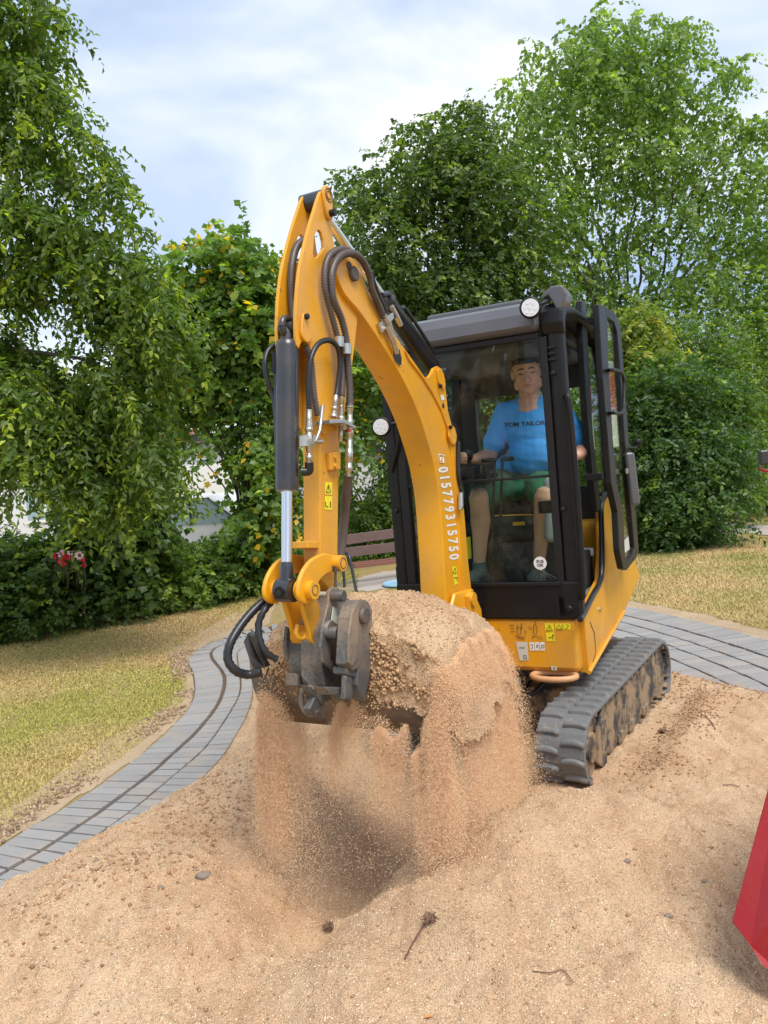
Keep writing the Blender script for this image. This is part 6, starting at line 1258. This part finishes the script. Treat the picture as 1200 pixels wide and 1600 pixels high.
# 7. dense dark bush right of the door
t8 = thing('dense_dark_bush', 'dense dark green bush reaching the lawn right beside the open cab door', 'bush', ground_at(1070, 12.2)); b8_ = V(ground_at(1070, 12.2))
L8 = [([(1010, 620), (1080, 610)], 12.2, 52, 1, .8), ([(1000, 700), (1110, 690)], 12.1, 58, 1, .9), ([(1010, 780), (1110, 770)], 12.0, 56, 1, .9), ([(1020, 830), (1100, 820)], 12.0, 34, 1, .7), ([(1130, 740)], 12.2, 28, .9, .5), ([(960, 640), (970, 760)], 12.6, 40, .8, .6), ([(990, 850), (1030, 855)], 11.9, 12, .9, .4)]
foliage(t8, L8, 3200, 12, .082, .60, ((.030, .075, .024), (.062, .125, .036), (.13, .21, .05)), droop=.4, seed=61, slen=.34)
trunk(t8, b8_, [([b8_+V((q*.15, 0, 0)), b8_+V((q*.3, 0, .8)), b8_+V((q*.5, 0, 1.9))], .025, .008) for q in (-2, -1, 0, 1, 2)])
# 8. lighter bushes and trees further back on the right
def plain(name, label, cat, x, Y_, limbs, n, per, leaf, wid, pal, seed, grp=None, **kw):
    s = thing(name, label, cat, ground_at(x, Y_), grp); foliage(s, limbs, n, per, leaf, wid, pal, seed=seed, **kw); bb = V(ground_at(x, Y_))
    top = at(x, limbs[0][0][0][1], Y_); trunk(s, bb, [([bb, (bb*2+top)/3, top], .07, .015)]+[([(bb+top)/2, at(*l_[0][-1], l_[1])], .03, .008) for l_ in limbs]); return s
plain('pale_young_tree', 'pale yellow-green young tree right behind the open cab door', 'tree', 1020, 13.4, [([(1000, 505), (985, 540)], 13.4, 26, 1, .5), ([(1010, 570), (1040, 590)], 13.3, 34, 1, .6), ([(975, 620)], 13.3, 26, .9, .5)], 900, 13, .10, .6, ((.10, .16, .035), (.17, .22, .045), (.28, .30, .05)), 71, droop=.6, slen=.45, accent=((.40, .33, .05), .02))
plain('feathery_bush', 'mid green feathery bush above the dense dark bush', 'bush', 1090, 14, [([(1060, 530), (1110, 540)], 14, 44, 1, .8), ([(1090, 590), (1150, 600)], 13.8, 44, 1, .8), ([(1150, 640), (1150, 700)], 13.6, 34, 1, .6), ([(1165, 760)], 13.8, 26, .9, .5)], 1900, 12, .075, .5, G_MID, 72, droop=.4, slen=.4)
plain('edge_tree', 'broad light green tree cut off by the right edge of the picture', 'tree', 1260, 15, [([(1180, 540), (1250, 520)], 15, 56, 1, 1), ([(1190, 620), (1260, 640)], 15.2, 50, 1, 1), ([(1200, 700), (1270, 720)], 16, 50, 1, 1)], 1700, 12, .10, .5, G_LIGHT, 73, droop=.6, slen=.5)
plain('shaded_bush', 'dark bush beyond the gravel path at the right edge', 'bush', 1190, 17.5, [([(1150, 770), (1250, 760)], 17.5, 36, 1, .8), ([(1180, 700), (1240, 690)], 17.8, 50, 1, .9), ([(1110, 780)], 17.6, 20, .9, .5)], 1200, 12, .09, .5, G_DARK, 74, droop=.4, slen=.45)
# behind the bench and behind the cab
plain('bench_bush', 'mid green bush directly behind the park bench', 'bush', 590, 14.6, [([(560, 800), (640, 800)], 14.4, 34, 1, .6), ([(540, 860), (640, 850)], 14.2, 20, .9, .5), ([(620, 730), (660, 750)], 14.8, 34, .9, .6), ([(545, 745)], 14.7, 14, .5, .4)], 1500, 12, .080, .6, G_MID, 75, droop=.4, slen=.36)
plain('bush_behind_cab', 'leafy bush seen through the rear window of the cab', 'bush', 830, 15.5, [([(740, 640), (860, 620)], 15.5, 60, 1, .8), ([(740, 740), (900, 720)], 15.3, 60, 1, .8), ([(700, 830), (950, 820)], 15.2, 44, 1, .7), ([(900, 640), (980, 700)], 15.3, 50, 1, .7)], 2600, 12, .10, .55, G_MID, 76, droop=.5, slen=.45)
# far wood that reads as one mass
w_ = foliage(None, [([(420, 720), (560, 700), (700, 700), (860, 690), (1000, 680), (1150, 670), (1330, 680)], 24, 60, 1, 1.5), ([(430, 780), (700, 770), (1000, 755), (1350, 740)], 23, 42, 1, 1)], 4200, 10, .16, .6, G_DARK, droop=.4, seed=81, slen=.7, name='far_wood') if False else None
fw_root = None
def stuff_foliage(name, label, cat, limbs, n, per, leaf, wid, pal, seed, **kw):
    e = thing('tmp_'+name, label, cat, (0, 0, 0)); foliage(e, limbs, n, per, leaf, wid, pal, seed=seed, name=name, **kw)
    o = [c for c in e.children][0]; o.parent = None; bpy.data.objects.remove(e); o['kind'] = 'stuff'; return tag(o, label, cat)
stuff_foliage('far_wood', 'dark line of far woodland closing off the park behind everything', 'woodland', [([(450, 700), (700, 690), (860, 680), (1000, 670), (1150, 660), (1330, 670)], 24, 66, 1, 1.5), ([(470, 770), (700, 765), (1000, 750), (1350, 735)], 23, 44, 1, 1)], 4600, 10, .17, .6, G_DARK, 81, droop=.4, slen=.7)
print('leaves', NLEAF)
# ================================================================== things in the background
# park bench
bn = thing('park_bench', 'brown wooden park bench with grey steel arms behind the digger', 'bench', ground_at(585, 11.3))
wood = simple('bench_wood', (.155, .095, .085), .6, 0, .25, 8, .1); seatw = simple('bench_seat_wood', (.22, .085, .06), .6, 0, .2, 8, .1); steelb = simple('bench_steel', (.055, .065, .08), .4, .3, .1)
YB0, YB1 = 10.9, 11.5
def plank(x0, y0, x1, y1, dy, th, m, nm, ya=None, yb=None):
    a = at(x0, y0, ya or YB0); b = at(x1, y1, yb or YB1); mb = MB(); up = V((0, 0, 1)); ax = (b-a)/2; n = unit(np.cross(ax, up)); hz_ = dy/FPX*(ya or YB0)/2
    mb.add(box_pts((a+b)/2-up*hz_*.0, ax, n*th/2, up*hz_), BF); return mb.build(nm, m, bn, .006)
plank(529, 845, 700, 822, 15.5, .035, wood, 'back_slat'); plank(527, 865, 700, 845, 15.5, .035, wood, 'back_slat'); plank(553, 885, 700, 868, 6.5, .04, seatw, 'seat_slat', 10.6, 11.2)
plank(545, 882, 700, 864, 5, .04, seatw, 'seat_slat', 10.75, 11.35)
for x, dY in ((545, 0), (690, .55)):
    mb = MB(); tube(mb, spline([at(x-17, 864-(0 if x < 600 else 20), 10.9+dY), at(x-8, 863-(0 if x < 600 else 20), 10.6+dY), at(x, 868-(0 if x < 600 else 20), 10.45+dY), at(x+4, 885-(0 if x < 600 else 20), 10.4+dY), at(x+8, 905-(0 if x < 600 else 20), 10.38+dY), at(x+12, 925-(0 if x < 600 else 18), 10.35+dY)], 5), .022, 8); mb.build('bench_arm', steelb, bn)
    mb = MB(); tube(mb, [at(x-12, 840-(0 if x < 600 else 20), 10.95+dY), at(x-6, 925-(0 if x < 600 else 20), 10.85+dY)], .02, 8); mb.build('bench_leg', steelb, bn)
# pale blue disc lying by the bench
dcx = on_z(628, 912, .02); mb = MB(); tube(mb, [dcx+.26*V((cos(t), sin(t), 0))+V((0, 0, .01)) for t in np.linspace(0, 2*pi, 28)], .018, 8, cap=False); tube(mb, [dcx, dcx+V((0, 0, .012))], .25, 28)
tag(mb.build('blue_disc', simple('pale_blue_plastic', (.30, .52, .66), .4), None, 0, loc=tuple(dcx)), 'pale blue round plastic disc lying on the path beside the bench', 'disc')
# parked white car behind the border shrubs
carp = V(ground_at(330, 14.5)); CA = Fr(carp, V((.96, -.28, 0)), V((.28, .96, 0)))
car = thing('parked_car', 'white parked car half hidden behind the border shrubs on the left', 'car', tuple(carp)); wpaint = simple('white_car_paint', (.78, .79, .80), .25, 0, .02)
mb = MB(); CA.prism(mb, [(-2.0, .30), (2.05, .30), (2.1, .62), (1.95, .80), (1.1, .92), (.45, 1.42), (-.95, 1.46), (-1.75, 1.05), (-2.05, .95), (-2.1, .6)], -.82, .82); mb.build('car_body', wpaint, car, .07, seg=4)
gl_ = simple('car_window_glass', (.30, .42, .47), .06, 0, .1)
for pr_ in ([(.95, .93), (.40, 1.36), (.08, 1.37), (.08, .93)], [(.02, .93), (.02, 1.375), (-.78, 1.39), (-.78, .94)], [(-.84, .95), (-.84, 1.385), (-1.0, 1.38), (-1.5, 1.06), (-1.5, .97)]):
    mb = MB(); CA.prism(mb, pr_, -.832, -.82); mb.build('car_window', gl_, car)
mb = MB(); tube(mb, [CA.p(a, -.838, c) for a, c in ((1.0, .92), (.42, 1.38), (-.95, 1.41), (-1.55, 1.04))], .014, 6); tube(mb, [CA.p(.05, -.838, .92), CA.p(.05, -.838, 1.38)], .016, 6); tube(mb, [CA.p(-.81, -.838, .92), CA.p(-.81, -.838, 1.39)], .016, 6); mb.build('window_trim', M['plastic'], car)
for a in (-1.3, 1.3):
    mb = MB(); tube(mb, [CA.p(a, -.86, .31), CA.p(a, -.64, .31)], .31, 24); wh = mb.build('wheel', M['rubber'], car, .01); mb = MB(); tube(mb, [CA.p(a, -.87, .31), CA.p(a, -.85, .31)], .19, 18); mb.build('wheel_rim', M['zinc'], wh)
mb = MB(); tube(mb, [CA.p(1.15, -.86, .88), CA.p(1.1, -.95, .93), CA.p(1.0, -.98, .98)], [.03, .07, .05], 10); mb.build('car_mirror', M['plastic'], car)
# white building far behind the left trees
wall_m = simple('white_render', (.70, .71, .72), .8, 0, .05, 3); roof_m = simple('roof_tile', (.30, .13, .08), .8, 0, .2, 10)
bl = thing('white_house', 'white rendered house behind the trees on the left, with grey roof', 'house', (-11.5, 24, 0)); BF2 = Fr((-11.5, 24, 0), V((1, .1, 0)), V((-.1, 1, 0)))
mb = MB(); BF2.box(mb, -6, 5.6, 0, 8, 0, 3.0); mb.build('wall', wall_m, bl); mb = MB(); BF2.box(mb, -6.3, 5.9, -.3, 8.3, 3.0, 3.16); BF2.prism(mb, [(-6.2, 3.17), (5.8, 3.17), (3.6, 4.6), (-4, 4.6)], .3, 7.7); mb.build('roof', roof_m, bl)
for a in (-4.6, -2.2, .4, 2.8):
    mb = MB(); BF2.box(mb, a, a+1.1, -.04, .05, .95, 2.2); wf = mb.build('window', gl_, bl); mb = MB(); BF2.box(mb, a-.06, a+1.16, -.06, -.041, .87, .95); BF2.box(mb, a+.52, a+.58, -.06, -.041, .95, 2.2); mb.build('window_frame', M['white'], wf)
bl2 = thing('grey_garage', 'pale grey building glimpsed between the hazel stems', 'building', (-4.6, 22.5, 0)); B3 = Fr((-4.6, 22.5, 0), V((1, -.05, 0)), V((.05, 1, 0)))
mb = MB(); B3.box(mb, -2.4, 2.6, 0, 5, 0, 2.9); mb.build('wall', simple('grey_render', (.50, .53, .56), .8, 0, .06, 3), bl2); mb = MB(); B3.box(mb, -2.6, 2.8, -.2, 5.2, 2.9, 3.08); mb.build('roof', M['interior'], bl2); mb = MB(); B3.box(mb, -1.6, .8, -.05, .0, 0, 2.2); mb.build('garage_door', M['white'], bl2)
bl3 = thing('white_shed', 'small white building glimpsed between bench and digger arm', 'building', (-.25, 21.0, 0)); B4 = Fr((-.25, 21.0, 0), V((1, 0, 0)), V((0, 1, 0)))
mb = MB(); B4.box(mb, -.55, .45, 0, 2, 0, 2.0); mb.build('wall', wall_m, bl3); mb = MB(); B4.prism(mb, [(-.7, 2.0), (.6, 2.0), (-.05, 2.45)], -.1, 2.1); mb.build('roof', M['interior'], bl3)
# red and white roses in the border
def flower(x, y, Y_, r_, col, lab, nm='rose_bloom'):
    c = at(x, y, Y_); mb = MB(); q = np.random.default_rng(int(x*7+y))
    for i in range(16):
        d = norm(q.normal(size=3)); s_ = norm(np.cross(d, q.normal(size=3))); t_ = np.cross(d, s_); a = c+d*r_*.35; mb.add([a, a+s_*r_*.5+d*r_*.3, a+d*r_*.8+t_*r_*.2, a-s_*r_*.5+d*r_*.3], [(0, 1, 2, 3)])
    st = at(x+q.uniform(-6, 6), y+45, Y_+.1); 
    f = thing(nm, lab, 'flower', tuple(st), 'roses in the lawn border'); mb.build('petals', col, f); mb = MB(); tube(mb, spline([st, (st+c)/2+V((.02, 0, 0)), c], 4), .005, 5); mb.build('stem', M['bark'], f)
rr_ = simple('red_petal', (.72, .03, .06), .6, 0, .15); rp_ = simple('pink_petal', (.85, .55, .62), .6, 0, .15)
for (x, y, r_, cm, lab) in ((101, 875, .075, rr_, 'largest red rose bloom in the dark left border'), (95, 865, .05, rp_, 'pale pink bloom just above the largest red rose'), (110, 864, .035, rp_, 'small white-pink bloom upper right of the largest red rose'), (87, 869, .035, rr_, 'small red bloom left of the largest red rose'), (124, 868, .05, rp_, 'pink and white bloom at the right of the rose cluster'), (129, 874, .035, rr_, 'small red bloom under the rightmost pink one'), (131, 884, .03, rr_, 'lower of the small red blooms to the right')):
    flower(x, y, 8.8, r_, cm, lab)
# added red and white boxes standing in for a door glass reflection, mirror of a vehicle at the right edge
rv = thing('reflection_standin', 'red and white boxes on a post, added to stand in for a reflection in the cab door glass', 'standin', ground_at(957, 11)); rvp = V(ground_at(957, 11)); RF = Fr(rvp, V((0, 1, 0)), V((-1, 0, 0)))
q0 = at(950, 578, 11)[2]; q1 = at(950, 642, 11)[2]; q2 = at(950, 700, 11)[2]
mb = MB(); RF.box(mb, 0, .3, -.17, .19, q1, q0); mb.build('red_box', M['red'], rv, .02); mb = MB(); RF.box(mb, 0.01, .29, -.165, .185, q2, q1-.004); mb.build('white_box', M['stickwhite'], rv, .01)
mb = MB(); RF.box(mb, .01, .29, -.17, .19, q0+.004, q0+.12); mb.build('standin_top', M['greyplastic'], rv, .02); mb = MB(); RF.box(mb, .1, .2, -.04, .06, 0, q2); mb.build('post', M['interior'], rv, .01)
vm = thing('vehicle_mirror', 'black vehicle wing mirror poking in at the right edge before the trees', 'mirror', tuple(at(1260, 900, 6.0))); mb = MB(); mc2 = at(1193, 715, 6.0); mb.add(box_pts(mc2, .038*V((1, 0, 0)), .03*V((0, 1, 0)), .060*V((0, 0, 1))), BF); mb.build('mirror_housing', M['cyl'], vm, .018, seg=4)
mb = MB(); tube(mb, spline([at(1186, 732, 6.0), at(1200, 736, 6.0), at(1230, 730, 6.05), at(1260, 760, 6.1), at(1260, 900, 6.0)], 5), .012, 8); mb.build('mirror_arm', M['red'], vm)
# red steel skip at the lower right
sk = thing('red_skip', 'bright red steel skip corner standing in the sand at the lower right edge', 'skip', tuple(at(1290, 1480, 2.35)))
P0 = [at(1143, 1440, 1.92), at(1172, 1478, 1.89), at(1190, 1508, 1.86), at(1300, 1600, 1.78), at(1500, 1560, 1.74), at(1500, 1080, 1.74), at(1240, 1080, 2.02)]
P1 = [p+V((.75, .55, 0)) for p in P0]
mb = MB(); mb.add(P0+P1, [tuple(range(7)), tuple(range(7, 14))[::-1]]+[(i, (i+1) % 7, 7+(i+1) % 7, 7+i) for i in range(7)]); mb.build('skip_wall', M['red'], sk, .004)
k = NT('scratched_red'); 
mb = MB(); tube(mb, [P0[6], P0[5]], .02, 10); mb.build('skip_rim', M['red'], sk)
# twigs, roots and stones on the sand
def on_sand(x, y):
    z = .1
    for _ in range(14):
        p = on_z(x, y, z); z = .5*z+.5*sand_z(p[0], p[1])
    p = on_z(x, y, z); return V((p[0], p[1], sand_z(p[0], p[1])))
twm = simple('twig_bark', (.14, .075, .05), .8, 0, .3); rootm = simple('root_fibre', (.20, .12, .075), .9, 0, .3); stone = simple('stone', (.24, .19, .145), .8, 0, .2, 40, .3)
def twig(pts, r_, lab, nm='twig', m_=None, grp='twigs lying on the sand'):
    P_ = [on_sand(x, y)+V((0, 0, .004+.006*random.random())) for x, y in pts]; mb = MB(); tube(mb, spline(P_, 4), r_, 6)
    return tag(mb.build(nm, m_ or twm, None, 0, loc=tuple(P_[0])), lab, 'twig', grp)
twig([(633, 1500), (645, 1478), (660, 1452), (668, 1435)], .0028, 'dark reddish twig lying lengthwise low in the middle of the sand'); twig([(663, 1448), (672, 1432), (678, 1440)], .002, 'short forked twig at the top of the long dark twig')
twig([(892, 1238), (905, 1225), (920, 1216)], .003, 'reddish twig at the front end of the right track'); twig([(1130, 1228), (1145, 1229), (1155, 1232)], .002, 'thin straight twig on the sand right of the track')
twig([(832, 1520), (860, 1524), (880, 1519), (896, 1540)], .0013, 'thin crooked dark twig low on the right-hand sand'); twig([(645, 1248), (648, 1235), (655, 1243), (662, 1232)], .004, 'dark root piece in the hollow under the bucket')
twig([(1095, 1118), (1108, 1126), (1118, 1141)], .0025, 'dark twig on the sand below the paved path on the right')
for (x, y, lab) in ((515, 1452, 'tangled root clump low in the middle of the sand'), (672, 1440, 'small root knot on the upper end of the dark twig'), (1035, 1145, 'root crumbs on the sand slope beside the right path')):
    c = on_sand(x, y); q = np.random.default_rng(int(x)); mb = MB()
    for i in range(22):
        d = norm(q.normal(size=3))*V((1, 1, .5)); d2 = norm(q.normal(size=3)); tube(mb, spline([c-d*.022+V((0, 0, .012)), c+d2*.010+V((0, 0, .016)), c+d*.03+V((0, 0, .012))], 4), .0014, 5)
    for i in range(8): ell(mb, c+norm(q.normal(size=3))*.014+V((0, 0, .006)), V((.009, 0, 0)), V((0, .008, 0)), V((0, 0, .007)), 7, 5)
    tag(mb.build('root_clump', rootm, None, 0, loc=tuple(c)), lab, 'root', 'root clumps on the sand')
stl = {(318, 1370): 'flat grey stone on the left slope of the sand', (252, 1388): 'small dark stone left of the flat grey stone', (150, 1345): 'little stone high on the left sand near the paving', (958, 1258): 'single dark clod on the sand right of the track', (1102, 1378): 'grey stone on the right sand near the red skip', (980, 1346): 'pair of brown clods in the middle of the right sand', (1045, 1432): 'pale clod left of the red skip corner', (400, 1208): 'small green-grey stone beside the left sand stream', (250, 1322): 'brown clod on the left slope above the dark stone'}
for (x, y), lab in stl.items():
    c = on_sand(x, y); q = np.random.default_rng(x); mb = MB(); r_ = (.030 if x == 318 else .012); ell(mb, c+V((0, 0, r_*.15)), V((r_, 0, 0)), V((0, r_*.8, 0)), V((0, 0, r_*.45)), 9, 6)
    mb.v = [tuple(V(v)+norm(q.normal(size=3))*r_*.12) for v in mb.v]; tag(mb.build('stone', stone, None, 0, loc=tuple(c)), lab, 'stone', 'stones on the sand')
tag((lambda c: (lambda mb: (mb.add([c+V((-.012, 0, .004)), c+V((0, -.007, .010)), c+V((.016, .003, .004)), c+V((0, .008, .008))], [(0, 1, 2, 3)]), mb.build('fallen_leaf', simple('dead_leaf', (.55, .22, .06), .7), None, 0, loc=tuple(c)))[1])(MB()))(on_sand(669, 1592)), 'orange dead leaf at the bottom edge of the sand', 'leaf')
